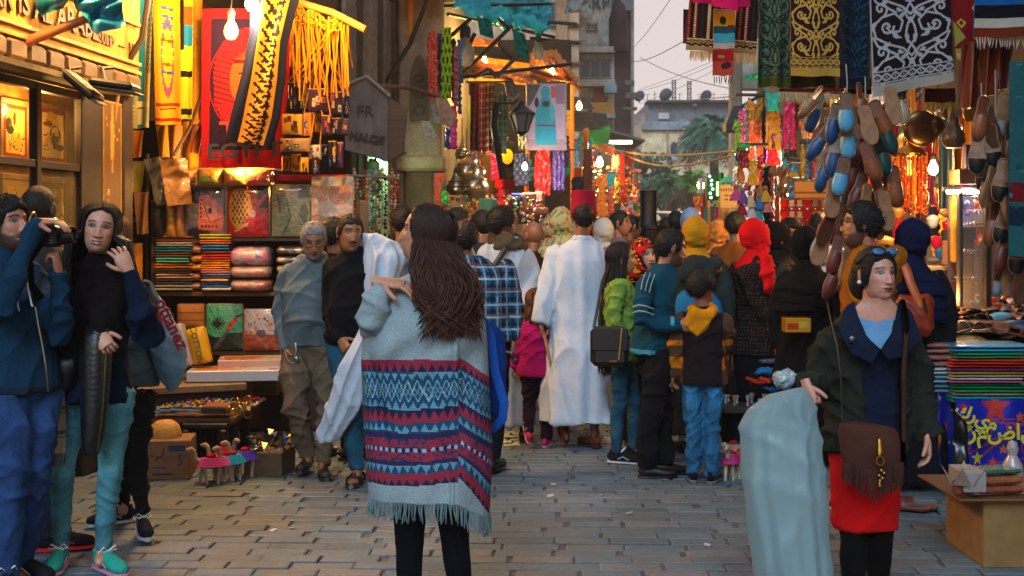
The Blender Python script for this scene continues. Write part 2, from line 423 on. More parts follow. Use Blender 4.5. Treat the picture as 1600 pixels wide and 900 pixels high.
def hair_short(M,color,th=.012,front=.066,nape=-.055,side=-.005,hs=1.0,seed=1,recede=0,det=1.0,bumpy=.004):
 A,E,D=headgrid(int(90*det),int(66*det));r=headR(D);z=(D*r[...,None])[...,2];ang=np.abs(A)
 lowf=front+recede*sm(ang,.3,.6)*(1-sm(ang,.8,1.1));low=np.where(ang<.95,lowf,np.where(ang<1.5,side+.0*ang,nape+(side-nape)*(1-sm(ang,1.75,2.5))))
 low=lowf-.016*sm(ang,.0,.7)+(side-lowf)*sm(ang,.68,1.22)+.0015*np.sin(A*37+seed)+.0012*np.sin(A*71);low=low+(nape-side)*sm(ang,1.9,2.6)
 edge=sm(z-low,-.002,.016);t=th*edge-.006*(1-edge)
 nz_=np.random.RandomState(seed).normal(size=A.shape);nz_=(nz_+np.roll(nz_,1,0)+np.roll(nz_,1,1)+np.roll(nz_,-1,0))/2.6
 t=t+edge*(bumpy*(.5*np.sin(A*5+E*4+seed)+.35*np.sin(A*9-E*7+seed*2))+.0024*nz_*min(1,bumpy/.002))
 P=(D*(r+t)[...,None])*hs;nv,nu=z.shape
 i=np.arange(nv-1)[:,None];j=np.arange(nu)[None,:];j2=(j+1)%nu
 F=np.stack([i*nu+j,i*nu+j2,(i+1)*nu+j2,(i+1)*nu+j],-1).reshape(-1,4)
 keep=(edge.reshape(-1)[F]>0.001).any(1);Mn=np.array(M);V=P.reshape(-1,3)@Mn[:3,:3].T+Mn[:3,3]
 o=MB().add(V,F[keep],color)
 if det>=.9:
  rs_=np.random.RandomState(seed+5);nn=1500;ks=rs_.choice(np.flatnonzero(edge.reshape(-1)>.35),nn);P0=P.reshape(-1,3)[ks];Dn=D.reshape(-1,3)[ks];tg=np.stack([P0[:,0]*.6,np.full(nn,.05),-np.full(nn,.07)],1);tg/=np.linalg.norm(tg,axis=1,keepdims=True)
  L_=(.010+th*.7)*min(1.1,.25+bumpy*190)*rs_.uniform(.5,1.2,(nn,1));dv=Dn*.55+tg*.75+rs_.normal(size=(nn,3))*.3;sd=np.cross(dv,rs_.normal(size=(nn,3)));sd/=np.linalg.norm(sd,axis=1,keepdims=True);w_=.0016
  Q=np.stack([P0-sd*w_,P0+sd*w_,P0+dv*L_*.6+sd*w_*.7,P0+dv*L_-Dn*L_*.15,P0+dv*L_*.6-sd*w_*.7],1).reshape(-1,3)@Mn[:3,:3].T+Mn[:3,3];o.add(Q,np.arange(5*nn).reshape(-1,5),np.array(lin(color))*rs_.uniform(.5,2.0,(nn,1)))
 return o
def hair_long(M,color,L=.45,n=420,seed=3,wave=.01,spread=1.0,gap=.85,back=0.0,hs=1.0,tip=None,vol=1.12,wf=14.,front_sh=.0,rad=.0036,side_bias=0,zmul=1.0):
 """strands that follow the skull and then fall"""
 rr=random.Random(seed);mb=MB();Mx=Matrix(M);c0=np.array(lin(color));c1=np.array(lin(tip or color))
 rot3=np.array(Mx)[:3,:3];o3=np.array(Mx)[:3,3]
 hs_=hair_short(M,color,th=.006,front=.083,nape=-.085,side=-.04,hs=hs*1.0,det=.7,recede=.004);mb.join(hs_)
 for k in range(n):
  a=rr.uniform(gap,2*pi-gap);a=a if a<pi else a-2*pi
  lay=rr.random();lift=vol+.10*lay
  yp=-cos(a)*.8+rr.uniform(-.12,.12);Ds=np.array([np.sign(sin(a))*rr.uniform(.01,.08),yp,1.0]);Ds/=np.linalg.norm(Ds);ee=rr.uniform(-.4,-.15);De=np.array([sin(a)*cos(ee),-cos(a)*cos(ee),sin(ee)]);pts=[]
  for q in range(8):
   u_=(q/7)**.85;D=Ds*(1-u_)+De*u_+np.array([np.sign(sin(a))*.25*sin(pi*u_),0,.25*sin(pi*u_)]);D=(D/np.linalg.norm(D))[None]
   pts.append((D*headR(D)[:,None])[0]*(1.07+(lift-1.07)*min(1,q/3))*hs)
  P=np.array(pts)@rot3.T+o3
  last=P[-1].copy();dirh=np.array([sin(a),-cos(a),0])@rot3.T;dirh[2]=0
  ll=L*rr.uniform(.55,1.1)*(1-.25*(abs(a)<1.1));ph=rr.uniform(0,6.3);am=wave*rr.uniform(.6,1.5);m=max(7,int(ll/.03))
  tail=[]
  for q in range(1,m+1):
   t=q/m;s_=t*ll
   off=dirh*(front_sh*sm(np.array(t),.1,.6)-.03*spread*(1-spread))+np.array([sin(s_*wf+ph),cos(s_*wf*.9+ph*2),0])*am*t**.5*1.4
   off[0]+=side_bias*t;off[1]+=back*t
   tail.append(last+off+dirh*(.03*(spread-1))*t+np.array([0,0,-s_*zmul]))
  PP=np.vstack([P,tail]);N_=len(PP);rad_=[rad*(.5+.9*sin(pi*min(1,(i+1)/N_*.85)))*(1 if i<N_-1 else .25)for i in range(N_)]
  kc=rr.uniform(.65,1.4);cc=np.array([(c0*(1-i/N_)+c1*(i/N_))*kc for i in range(N_)]);nn=4
  mb.tube(PP,rad_,nn,(0,0,0),cap=False,flat=1.5)
  mb.C[-1]=np.repeat(np.repeat((cc[:-1]),nn,axis=0),4,axis=0)
 return mb
def hijab(M,neckp,col,flare=(.2,.15),drop=.15,open_w=.050,open_top=.062,open_bot=-.082,seed=0,vol=1.0,hs=1.0,fold=.006,colfn=None,closed=False,det=1.0):
 """scarf wound round head and shoulders; head frame M, falls to the chest"""
 Mn=np.array(M);rr=random.Random(seed);nu=int(96*det);nv=int(64*det)
 a=np.linspace(-pi,pi,nu+1)[:-1];t=np.linspace(0,1,nv)
 A,Tt=np.meshgrid(a,t)
 E=pi/2*(1-1.55*np.clip(Tt/.55,0,1));D=np.stack([np.sin(A)*np.cos(E),-np.cos(A)*np.cos(E),np.sin(E)],-1)
 r=headR(D)*hs;th=.014+.012*(1-np.cos(A))*.5;Pl=D*(r*vol+th)[...,None]
 P=Pl@Mn[:3,:3].T+Mn[:3,3]
 k=np.clip((Tt-.55)/.45,0,1);base=np.array(neckp)
 z=P[...,2]*(1-sm(k,0,.12))+(base[2]+.03-k*drop)*sm(k,0,.12)
 rx=.085+(flare[0]-.085)*sm(k,.0,.55);ry=.088+(flare[1]-.088)*sm(k,.0,.5)
 Q=np.stack([base[0]+np.sin(A)*rx,base[1]-np.cos(A)*ry,z],-1)
 kk=sm(k,0,.18)[...,None];P=P*(1-kk)+Q*kk
 zr=P[...,2]
 dd=fold*(np.sin(A*2+zr*75+seed)*.8+np.sin(A*3.0-zr*120+seed*3)*.5+np.abs(np.sin(A*5+zr*30+seed))*.7)*(.12+1.3*sm(Tt,.3,.62))
 out=D.copy()@Mn[:3,:3].T;dd=dd+.0022*np.sin(A*4+zr*60+seed)**3;P=P+out*dd[...,None]
 C=np.tile(np.array(lin(col)),(nv,nu,1))
 if colfn:C=colfn(A,Tt,P)
 i=np.arange(nv-1)[:,None];j=np.arange(nu)[None,:];j2=(j+1)%nu
 F=np.stack([i*nu+j,(i+1)*nu+j,(i+1)*nu+j2,i*nu+j2],-1).reshape(-1,4)
 x,z0=Pl[...,0]/hs,Pl[...,2]/hs;cz=(open_top+open_bot)/2;hz=(open_top-open_bot)/2
 op=((x/open_w)**2+((z0-cz)/hz)**2<1)&(np.abs(A)<1.4)&(Tt<.56)
 F=F[~op.reshape(-1)[F].any(1)]if not closed else F
 return MB().add(P.reshape(-1,3),F,C.reshape(-1,3),pv=True)
def hand(mb,wr_,f,n,t,skin,sc=.94,curl=.5,spread=.12,curls=None,thumb=.5):
 f=Vector(f).normalized();n=Vector(n);n=(n-f*n.dot(f)).normalized();l=f.cross(n)
 if l.dot(Vector(t))<0:l=-l
 w0=Vector(wr_)
 def pt(a,b,c):return w0+(f*a+l*b+n*c)*sc
 rings=[]
 for a,rl,rn,b in((-.03,.026,.021,0),(0,.027,.019,0),(.03,.036,.019,.003),(.06,.041,.017,.002),(.085,.040,.014,0),(.097,.033,.009,0)):
  q=np.linspace(0,2*pi,12,endpoint=False);c=pt(a,b,0)
  rings.append([c+(l*(rl*cos(k))+n*(rn*sin(k)))*sc for k in q])
 mb.loft(rings,skin)
 for i,(b,ln,r)in enumerate(((.029,.070,.0090),(.010,.079,.0092),(-.009,.073,.0088),(-.027,.058,.0078))):
  cu=(curls[i]if curls else curl)*1.0;p=pt(.086,b,0);ang=.15*cu;pts=[tuple(p)];sp=spread*(1.2-i*.8)
  for k,(fr,da)in enumerate(((.42,.75),(.32,.95),(.26,.6))):
   ang+=da*cu;dv=(f*cos(ang)+n*sin(ang)+l*(sp*cos(ang))).normalized()
   h=ln*fr*sc
   pts.append(tuple(Vector(pts[-1])+dv*h*.5));pts.append(tuple(Vector(pts[-1])+dv*h*.5))
  pts.append(tuple(Vector(pts[-1])+dv*.004*sc))
  rr=[r*.9,r,r*1.03,r*.94,r*.97,r*.9,r*.78,r*.35];mb.tube(pts,[k*sc for k in rr],8,skin)
  mb.ell(Vector(pts[-2])-n*cos(ang)*r*.62*sc+f*sin(ang)*r*.62*sc,(r*.5*sc,)*3,shade(skin,1.25),6,5)
 p=pt(.022,.026,.004);dv=(f*.62+l*.75+n*.35*thumb*2).normalized();pts=[tuple(pt(.01,.012,.004)),tuple(p+dv*.012*sc)]
 for k in range(3):
  pts.append(tuple(Vector(pts[-1])+dv*.023*sc));dv=(dv+f*.28+n*.3*thumb-l*.12).normalized()
 pts.append(tuple(Vector(pts[-1])+dv*.006*sc));mb.tube(pts,[k*sc for k in(.012,.014,.012,.0105,.0095,.004)],8,skin)
def shoe(root,an,toe_dir,kind='sneaker',c1='#333333',c2='#dddddd',L=.275,lift=0.0,pitch=0.0):
 """an: ankle point (local), toe_dir: horizontal angle 0 = facing -Y"""
 mb=MB();rings=[];low=kind in('loafer','sandal')
 prof=[(0,.012,.03,.05),(.03,.030,.0,.066),(.10,.036,0,.075 if not low else .06),(.16,.038,0,.066 if not low else .045),(.20,.043,0,.052 if not low else .036),(.24,.041,0,.042 if not low else .030),(.265,.028,.004,.034),(.275,.012,.012,.024)]
 q=np.linspace(0,2*pi,14,endpoint=False)
 for y,hw,z0,z1 in prof:
  y=y*L/.275;cz=(z0+z1)/2+.018;hz=(z1-z0)/2+.006
  rings.append(np.stack([hw*np.cos(q),np.full(14,-(y-.07)),cz+hz*np.sin(q)*(1+.1*np.sin(q))],-1))
 C=np.tile(np.array(lin(c1)),(len(prof)*14,1))
 if kind!='sandal':mb.loft(rings,C,pv=True)
 else:
  mb.loft([r*np.array((.86,.97,.8))+np.array((0,0,.006))for r in rings],np.tile(np.array(lin(c2)),(len(prof)*14,1)),pv=True)
  for yy in(-.12,-.075,.03):mb.tube([(-.045,yy,.012),(-.04,yy,.05),(0,yy,.068 if yy>-.1 else .056),(.04,yy,.05),(.045,yy,.012)],.009,6,c1,flat=1.8,up=(0,1,0))
 so=[np.stack([(hw+.004)*np.cos(q),np.full(14,0)-(y*L/.275-.07)+.004*np.sin(q),.011+.013*np.sin(q)],-1)for y,hw,z0,z1 in prof]
 mb.loft(so,c2 if kind in('sneaker','sandal')else shade(c1,.5))if kind!='sandal' else mb.loft(so,'#1a1210')
 if kind=='sneaker':
  for k in range(5):
   y=-.045-k*.024;z=.096-k*.0095
   mb.tube([(-.022,y,z-.006),(0,y-.008,z+.004),(.022,y,z-.006)],.0052,5,'#dcdcdc')
  for s_ in(-1,1):mb.tube([(0,-.05,.10),(s_*.03,-.07,.125),(s_*.045,-.05,.10),(s_*.01,-.05,.1)],.0035,5,'#dcdcdc')
  mb.ell((0,.02,.09),(.034,.04,.026),c1,12,8)
  for s_ in(-1,1):mb.tube([(s_*.04,-.02,.04),(s_*.043,-.06,.062),(s_*.042,-.11,.036)],.004,5,c2)
 M=Matrix.Translation(Vector((an[0],an[1],0+lift)))@Matrix.Rotation(toe_dir,4,'Z')@Matrix.Rotation(pitch,4,'X')
 out=MB().join(mb,M);return out.build('shoe','leather' if kind!='sneaker' else 'cloth',root)
class Person:
 def __init__(s,label,px,fy,ty,hd,J=None,group='people in the bazaar street',kid=0.0,dx=0,name='person',sc=None,body='#9a6a50',det=1.0):
  s.d=GD(fy);s.H=(fy-ty)/(fy-HY)*CAMH;s.s=sc or s.H/1.75;s.hd=radians(hd);s.det=det
  s.pos=Vector(((px-800)/FPX*s.d,s.d,0));s.kid=kid
  s.root=thing(name,label,'person',s.pos,s.hd,group,s.s);s.skin=body
  k=kid
  s.J=dict(pel=(0,0,.94-.06*k),chest=(0,0,1.26-.06*k),neck=(0,.012,1.475-.08*k),head=(0,-.012,1.633-.03*k),shL=(.165,.012,1.392-.08*k),shR=(-.165,.012,1.392-.08*k),elL=(.235,.035,1.13),elR=(-.235,.035,1.13),wrL=(.25,-.03,.88),wrR=(-.25,-.03,.88),hipL=(.092,0,.90),hipR=(-.092,0,.90),knL=(.10,-.015,.49),knR=(-.10,-.015,.49),anL=(.105,.02,.085),anR=(-.105,.02,.085))
  for n,v in(J or{}).items():s.J[n]=s.lp(*v[1:])if v[0]=='p' else v
  s.hs=1.03+.30*kid+max(0,1-s.s)*.55*(kid<.3)
 def lp(s,px,py,dd=0):
  v=W(px,py,s.d+dd)-s.pos;v.rotate(Euler((0,0,-s.hd)));return tuple(v/s.s)
 def ld(s,v):
  v=Vector(v);v.rotate(Euler((0,0,-s.hd)));return v
 def j(s,n):return Vector(s.J[n])
 def spine(s,z):
  a,b,c=s.j('pel'),s.j('chest'),s.j('neck')
  if z<=a.z:return a.x,a.y
  if z<=b.z:t=(z-a.z)/(b.z-a.z);p=a.lerp(b,t)
  else:t=min(1.3,(z-b.z)/max(.01,c.z-b.z));p=b.lerp(c,t)
  return p.x,p.y
 def rings(s,mb,prof,n=24,col=(.5,.5,.5),shift=None):
  out=[]
  for k,row in enumerate(prof):
   z,rx,ry=row[:3];x,y=s.spine(z);x+=row[3]if len(row)>3 else 0;y+=row[4]if len(row)>4 else 0
   sh=s.j('shL')-s.j('shR');an=atan2(sh.y,sh.x)*max(0,min(1,(z-.95)/.4))
   q=np.linspace(0,2*pi,n,endpoint=False);p=2.4
   cx=np.sign(np.cos(q))*np.abs(np.cos(q))**(2/p)*rx;sy=np.sign(np.sin(q))*np.abs(np.sin(q))**(2/p)*ry
   out.append(np.stack([x+cx*cos(an)-sy*sin(an),y+cx*sin(an)+sy*cos(an),np.full(n,z)],-1))
  mb.loft(out,col)
 def limb(s,mb,pts,rad,n=12,col=(.5,.5,.5)):
  P=[Vector(p)for p in pts];Q=[];r=[]
  for i,p in enumerate(P):
   Q.append(p);r.append(rad[i])
  a=(Q[0]-Q[1]).normalized()*rad[0]*.25;b=(Q[-1]-Q[-2]).normalized()*rad[-1]*.35
  mb.tube([Q[0]+a]+Q+[Q[-1]+b],[rad[0]*.6]+r+[rad[-1]*.8],n,col)
 def arm(s,mb,side,k=1.0,r=(.062,.056,.046,.040,.031),end=1.0,col=(.5,.5,.5)):
  a,b,c=s.j('sh'+side),s.j('el'+side),s.j('wr'+side);c=b.lerp(c,end);m=a.lerp(b,.45);m2=b.lerp(c,.35)
  b2=b.lerp(a,.07).lerp(c,.05);s.limb(mb,(a,m,b2,m2,c),[q*k for q in r],14,col)
  mb.ell(a,(.066*k,.064*k,.066*k),col,12,8)
 def leg(s,mb,side,r=(.088,.078,.058,.054,.036),end=1.0,col=(.5,.5,.5),n=14):
  a,b,c=s.j('hip'+side),s.j('kn'+side),s.j('an'+side);c=b.lerp(c,end);m=a.lerp(b,.4)
  m2=b.lerp(c,.35)+Vector((0,.008,0));s.limb(mb,(a,m,b,m2,c),r,n,col)
 def body(s,head_kw=None,yaw=0,pitch=0,roll=0,hands=None,vox=.016,legs=True):
  mb=MB();s.rings(mb,[(.86-.06*s.kid,.10,.08),(.95-.06*s.kid,.14,.10),(1.1-.06*s.kid,.12,.09),(1.25-.06*s.kid,.145,.10),(1.38-.08*s.kid,.15,.085),(1.45-.08*s.kid,.08,.06)],16)
  for side in 'LR':
   s.arm(mb,side,.82)
   if legs:s.leg(mb,side,(.062,.056,.040,.040,.032));a=s.j('an'+side);mb.ell(a+Vector((0,-.03,-.03)),(.034,.075,.034),(.5,)*3,10,6)
  hc=s.j('head');nk=s.j('neck')
  s.HM=Matrix.Translation(hc)@Matrix.Rotation(radians(yaw),4,'Z')@Matrix.Rotation(radians(roll),4,'Y')@Matrix.Rotation(radians(pitch),4,'X')
  jb=s.HM@Vector((0,.022*s.hs,-.05*s.hs));
  mb.tube([nk+Vector((0,.0,-.05)),nk,nk.lerp(jb,.6),jb],[.07,.053,.048,.050],14)
  V,F,N=remesh(mb,vox,2);o=MB().add(V,F,s.skin)
  hk=dict(det=s.det,hs=s.hs);hk.update(head_kw or{});head(o,s.HM,s.skin,**hk)
  for side,sg in(('L',1),('R',-1)):
   h=dict((hands or{}).get(side,{}));wp=s.j('wr'+side);fd=Vector(h.pop('f',(wp-s.j('el'+side))));
   nn=h.pop('n',(-sg,0,0));tt=h.pop('t',(0,-1,0))
   if h.pop('w',0):fd,nn,tt=s.ld(fd),s.ld(nn),s.ld(tt)
   hand(o,wp,fd,nn,tt,h.pop('skin',s.skin),**h)if not h.pop('none',0)else None
  return o.build('body','skin',s.root,smooth=2)
 def cloth(s,name,mb,mat,col,vox=.014,amp=.008,seed=1,f=1.0,it=3,colfn=None,grow=0.0,ampfn=None,zs=1.0):
  V,F,N=remesh(mb,vox*(.72 if s.d<8.4 and vox<.016 else 1),it);a=1.15*wr(V*np.array((1,1,zs)),amp,seed,f)
  if ampfn is not None:a=a*ampfn(V)
  V2=V+N*(a+grow)[:,None]
  c=colfn(V)if colfn else np.tile(np.array(lin(col)),(len(V),1))
  return MB().add(V2,F,c,pv=True).build(name,mat,s.root,smooth=2)
 def top(s,col,mat='knit',name='sweater',hem=.88,w=1.0,r=(.070,.066,.058,.052,.042),depth=1.0,sleeves='LR',end=1.0,collar=True,amp=.008,seed=1,colfn=None,vox=.014,prof=None,f=1.0,belly=0,extra=None,it=3,hood=0,hemw=1.0):
  mb=MB();z=hem;k=.06*s.kid
  pr=prof or[(z,.172*hemw,.128*hemw),(z+.03,.178*hemw,.134*hemw),(1.06-k,.160,.122+belly,0,-belly*.7),(1.2-k,.168,.126+belly*.6,0,-belly*.4),(1.32-k,.178,.128),(1.385-k*1.3,.172,.112),(1.43-k*1.3,.140,.095),(1.47-k*1.3,.098,.080),(1.505-k*1.3,.070,.068)]
  pr=[(a[0],a[1]*w,a[2]*w*depth)+tuple(a[3:])for a in pr if a[0]>=z or prof]
  s.rings(mb,pr)
  for side in sleeves:s.arm(mb,side,1.0*w**.5,r,end)
  if hood:
   n=s.j('neck');q=np.linspace(0,2*pi,20,endpoint=False)
   pts=[n+Vector((sin(t)*.105,.035+cos(t)*.075+(.03 if cos(t)>0 else 0),-.005+.035*cos(t)))for t in list(q)+[0]]
   mb.tube(pts,[(.030+.028*max(0,cos(t)))*hood for t in list(q)+[0]],10)
   mb.ell(n+Vector((0,.12,-.03)),(.10*hood,.055*hood,.10*hood))
  if extra:extra(mb)
  return s.cloth(name,mb,mat,col,vox,amp,seed,f,it,colfn)
 def trousers(s,col,mat='denim',r=(.098,.086,.066,.062,.050),end=.97,amp=.006,seed=2,top=.97,vox=.014,name='trousers',hipw=1.0,colfn=None,f=1.3,it=3):
  mb=MB();s.rings(mb,[(.83-.06*s.kid,.135*hipw,.10),(.88-.06*s.kid,.165*hipw,.118),(.94-.06*s.kid,.162*hipw,.115),(top-.06*s.kid,.150*hipw,.106)],18)
  for side in 'LR':s.leg(mb,side,r,end)
  return s.cloth(name,mb,mat,col,vox,amp,seed,f,it,colfn)
 def robe(s,col,mat='cloth',name='robe',hem=.06,hw=.24,hdp=.18,sleeves='LR',r=(.075,.075,.072,.070,.066),amp=.006,w=1.0,seed=3,vox=.016,folds=9,fold_amp=.022,colfn=None,legs_y=0,hemx=0,mid=.17):
  mb=MB();n=72;out=[];k=.06*s.kid
  for z,rx,ry in[(hem,hw,hdp),(hem+.25,hw*.93,hdp*.93),(.55,hw*.86,hdp*.88),(.85,.19,.15),(1.05-k,mid*.98,.135),(1.22-k,mid*1.02,.135),(1.32-k,.182,.130),(1.385-k,.174,.112),(1.43-k,.140,.095),(1.47-k,.098,.080),(1.508-k,.069,.067)]:
   x,y=s.spine(z);t=max(0,(.95-z)/.95);x+=hemx*t;y+=legs_y*t;q=np.linspace(0,2*pi,n,endpoint=False)
   fo=1+fold_amp*5*t**.7*(np.sin(q*folds+seed)*.6+np.sin(q*(folds+4)+z*2+seed*2)*.4)
   out.append(np.stack([x+rx*w*np.cos(q)*fo,y+ry*w*np.sin(q)*fo,np.full(n,z)],-1))
  mb.loft(out)
  for side in sleeves:s.arm(mb,side,1.0,r)
  return s.cloth(name,mb,mat,col,vox,amp,seed,1.3,2,colfn,zs=.3)
 def short_hair(s,col='#0d0a09',**k):return hair_short(s.HM,col,hs=s.hs,**k).build('hair','hair',s.root,smooth=2)
 def long_hair(s,col='#0d0908',**k):return hair_long(s.HM,col,hs=s.hs,**k).build('hair','hair',s.root,smooth=2)
 def scarf(s,col,mat='cloth',name='headscarf',**k):return hijab(s.HM,s.j('neck'),col,hs=s.hs,**k).build(name,mat,s.root,smooth=2)
 def shoes(s,kind='sneaker',c1='#22242a',c2='#b8b8b8',**k):
  for side,sg in(('L',1),('R',-1)):
   kk=dict(lift=max(0,s.j('an'+side).z-.09),pitch=0);kk.update(k.get(side,{}));td=kk.pop('td',radians(sg*12));shoe(s.root,s.j('an'+side),td,kind,c1,c2,**kk)
 def collar(s,col,r=.058,mat='knit',h=.03,z=0,y=0):
  n=s.j('neck')+Vector((0,y,z));q=np.linspace(0,2*pi,28);mb=MB()
  mb.tube([n+Vector((sin(t)*r,cos(t)*r,-.01*cos(t+pi)*-1*0+.010*cos(t)))for t in q],h*.45,8,col);return mb.build('collar',mat,s.root,smooth=2)
 def sheet(s,rows,n=64,folds=0,fa=.0,seed=0,p=2.3,sub=1,cap=True,mb=None,colfn=None,amp=0):
  """closed cloth tube given by its outline, built where the person stands (world), then moved to local"""
  rows=np.array(rows,float)
  if sub>1:
   t=np.linspace(0,len(rows)-1,(len(rows)-1)*sub+1);rows=np.stack([np.interp(t,np.arange(len(rows)),rows[:,k])for k in range(rows.shape[1])],1)
   for _ in range(2):rows[1:-1]=rows[1:-1]*.5+.25*(rows[:-2]+rows[2:])
  out=[];q=np.linspace(0,2*pi,n,endpoint=False)
  for i,(py,xl,xr,ry,dd)in enumerate(rows):
   d=s.d+dd;df=d-ry*.85;c=np.array(W((xl+xr)/2,py,df));c[1]=d;rx=(xr-xl)/2/FPX*df;t=i/(len(rows)-1)
   fo=1+fa*t**.6*(np.sin(q*folds+seed+t*.8)*.6+np.sin(q*(folds*1.6)+seed*2-t)*.4)
   cx=np.sign(np.cos(q))*np.abs(np.cos(q))**(2/p)*rx;sy=np.sign(np.sin(q))*np.abs(np.sin(q))**(2/p)*ry
   out.append(np.stack([c[0]+cx*(1+(fo-1)*.25),c[1]+sy*fo,np.full(n,c[2])],-1))
  P=np.array(out);m=mb or MB()
  if amp:V=P.reshape(-1,3);dirv=P-P.mean(1,keepdims=True);dirv/=np.linalg.norm(dirv,axis=2,keepdims=True)+1e-9;P=P+dirv*wr(V,amp,seed).reshape(P.shape[:2])[...,None]
  if colfn is not None:m.loft(P,colfn(P,rows),cap=False)
  else:m.loft(P,(.5,.5,.5),cap=cap)
  return m,P
 def w2l(s,m):
  M=Matrix.LocRotScale(s.pos,Euler((0,0,s.hd)),(s.s,)*3).inverted();return MB().join(m,M)
def wbox(mb,x0,y0,x1,y1,d,t,col,bev=.004,py=None):
 """box whose front spans photo points (x0,y0)-(x1,y1) at distance d, t deep (behind)"""
 a,b=W(x0,y0,d),W(x1,y1,d);c=(a+b)/2
 mb.box((c.x,d+t/2,c.z),(abs(b.x-a.x),t,abs(a.z-b.z)),col,bev);return c
ST=tag(MB().grid(flatP(2400,2400,6,6,(-1200,1150,-.012),(1,0,0),(0,-1,0)),'#4c4a46').build('street','paver',smooth=False),kind='structure')
BA=radians(-2.2);rows_=[]
def brick(cx,cy_,L,w_,rr):
 h=rr.uniform(-.003,.003);c=lin(rr.choice(['#52636f','#566671','#50616c','#5a656e','#61666b','#55626a','#5a6a75','#4c5d69']));k=rr.uniform(.86,1.1);c=tuple(q*k for q in c)
 a,b=L/2,w_/2;e=.007;P=[]
 for z,i in((-.03,0),(h-.004,0),(h+.0,e)):
  for sx,sy in((-1,-1),(1,-1),(1,1),(-1,1)):P.append((sx*(a-i),sy*(b-i),z+(sx*rr.uniform(0,.0015))))
 F=[(8,9,10,11)]+[(r_*4+k_,r_*4+(k_+1)%4,r_*4+4+(k_+1)%4,r_*4+4+k_)for r_ in(0,1)for k_ in range(4)]
 P=np.array(P);an=rr.uniform(-.006,.006);P[:,:2]=P[:,:2]@np.array([[cos(an),sin(an)],[-sin(an),cos(an)]])
 return P+np.array((cx,cy_,0)),F,c
rr=random.Random(3);mass=MB();n_single=0;yy=5.05;ri=0
protos=[]
for i in range(10):
 P,F,c=brick(0,0,rr.uniform(.255,.285),.109,rr);protos.append(MB().add(P,F,c).mesh('paving_stone',False));protos[-1].materials.append(MAT('paver'))
while yy<24:
 hw=yy*.44+.6;x=-hw-rr.uniform(0,.3);sag=.012*sin(yy*2.1)
 while x<hw:
  L=rr.uniform(.255,.285)if yy<16 else .56;gap=rr.choice([.008,.010,.014,.026])if yy<9 else .012;cx=x+L/2
  X=cx*cos(BA)-yy*0*sin(BA);Y=yy+cx*sin(BA)+sag+.02*sin(cx*1.3)
  vis=abs(X)<Y*.405 and 5.45<Y
  if vis and n_single<300:
   o=bpy.data.objects.new('paving_stone',protos[rr.randrange(10)]);COL.objects.link(o);o.location=(X,Y,rr.uniform(-.003,.003));o.rotation_euler=(rr.uniform(-.006,.006),rr.uniform(-.004,.004),BA+rr.uniform(-.012,.012));o.parent=ST;n_single+=1
  else:
   P,F,c=brick(0,0,L,.109,rr);P=P@np.array([[cos(BA),sin(BA),0],[-sin(BA),cos(BA),0],[0,0,1]]);mass.add(P+np.array((X,Y,0)),F,c)
  x+=L+gap
 yy+=.1165;ri+=1
o=mass.build('far_paving_stones','paver',ST,smooth=False,kind='stuff')
lit=MB()
for px,py in((427,830),(690,760),(865,758),(1105,853),(983,803),(457,826),(630,805),(940,775),(860,776),(740,795)):
 d=GD(py);c=W(px,py,d);lit.box((c.x,c.y,.006),(rr.uniform(.015,.04),rr.uniform(.012,.03),.004),vary('#a8a8a4'),rot=Euler((rr.uniform(-.3,.3),rr.uniform(-.3,.3),rr.uniform(0,3))))
lit.build('litter','paper',kind='stuff',smooth=False)
def bulb(px,py,d,e,col=(1,.55,.2),r=.032,lit_=True,cord=.5,label=None,size=.035,emit='40',name='light_bulb',tube=None):
 c=W(px,py,d);t=thing(name,label or 'bare light bulb','light bulb',c+Vector((0,0,0)))
 if tube:
  m=MB();m.tube([(-tube/2,0,0),(tube/2,0,0)],r,8,col);m.build('tube','emit'+emit,t);m=MB();m.box((0,.03,.02),(tube+.05,.04,.03),'#8a8a88',.004);m.build('holder','metal',t)
 else:
  m=MB();m.lathe([(.001,-r*1.45),(r*.55,-r*1.35),(r*.95,-r*.75),(r,-r*.2),(r*.8,r*.5),(r*.45,r*1.1),(r*.42,r*1.5)],n=14,col=col if lit_ else '#b0a890');m.build('glass',('emit'+emit)if lit_ else 'bulb',t)
  m=MB();m.lathe([(r*.5,r*1.45),(r*.55,r*1.5),(r*.55,r*2.5),(r*.2,r*2.9)],n=12,col='#3c3630');m.build('socket','plastic',t)
  if cord:m=MB();m.tube([(0,0,r*2.8),(.01,0,cord*.5),(0,0.02,cord)],.004,5,'#15120f');m.build('cord','plastic',t)
 if e:
  l=bpy.data.lights.new('lamp','POINT');l.energy=e;l.color=col;l.shadow_soft_size=size
  o=bpy.data.objects.new('lamp',l);COL.objects.link(o);o.parent=t;o.location=(0,-.06,-r*2.2)
 return t
WARM=(1,.50,.13)
bulb(393,3,8.8,66,(1,.72,.38),r=.045,label='brightest bare bulb glowing above the red Egypt towel',size=.06)
bulb(361,46,8.8,3,(1,.6,.22),r=.050,emit='1.1',label='dim clear bulb hanging in front of the red Egypt towel')
bulb(262,-30,8.6,44,WARM,label='bulb above the hanging yellow towels',size=.05)  # added above the frame as warm fill for the left stall
bulb(520,-20,8.7,42,WARM,label='bulb above the pole of dangling beaded bags',size=.05)  # added above the frame so its light falls on the shelf front
bulb(360,-70,8.0,130,WARM,label='bulb hung out over the shelf of folded textiles',size=.06)  # added overhead, out of view, to light the shelf front at an angle
bulb(120,-60,7.0,60,WARM,label='bulb over the old shop signboard',size=.05)
bulb(384,250,9.38,22,WARM,r=.02,cord=0,label='small bulb behind the foot of the red Egypt towel',size=.03)  # added fill bulb, hidden by the towel, lights the packets below
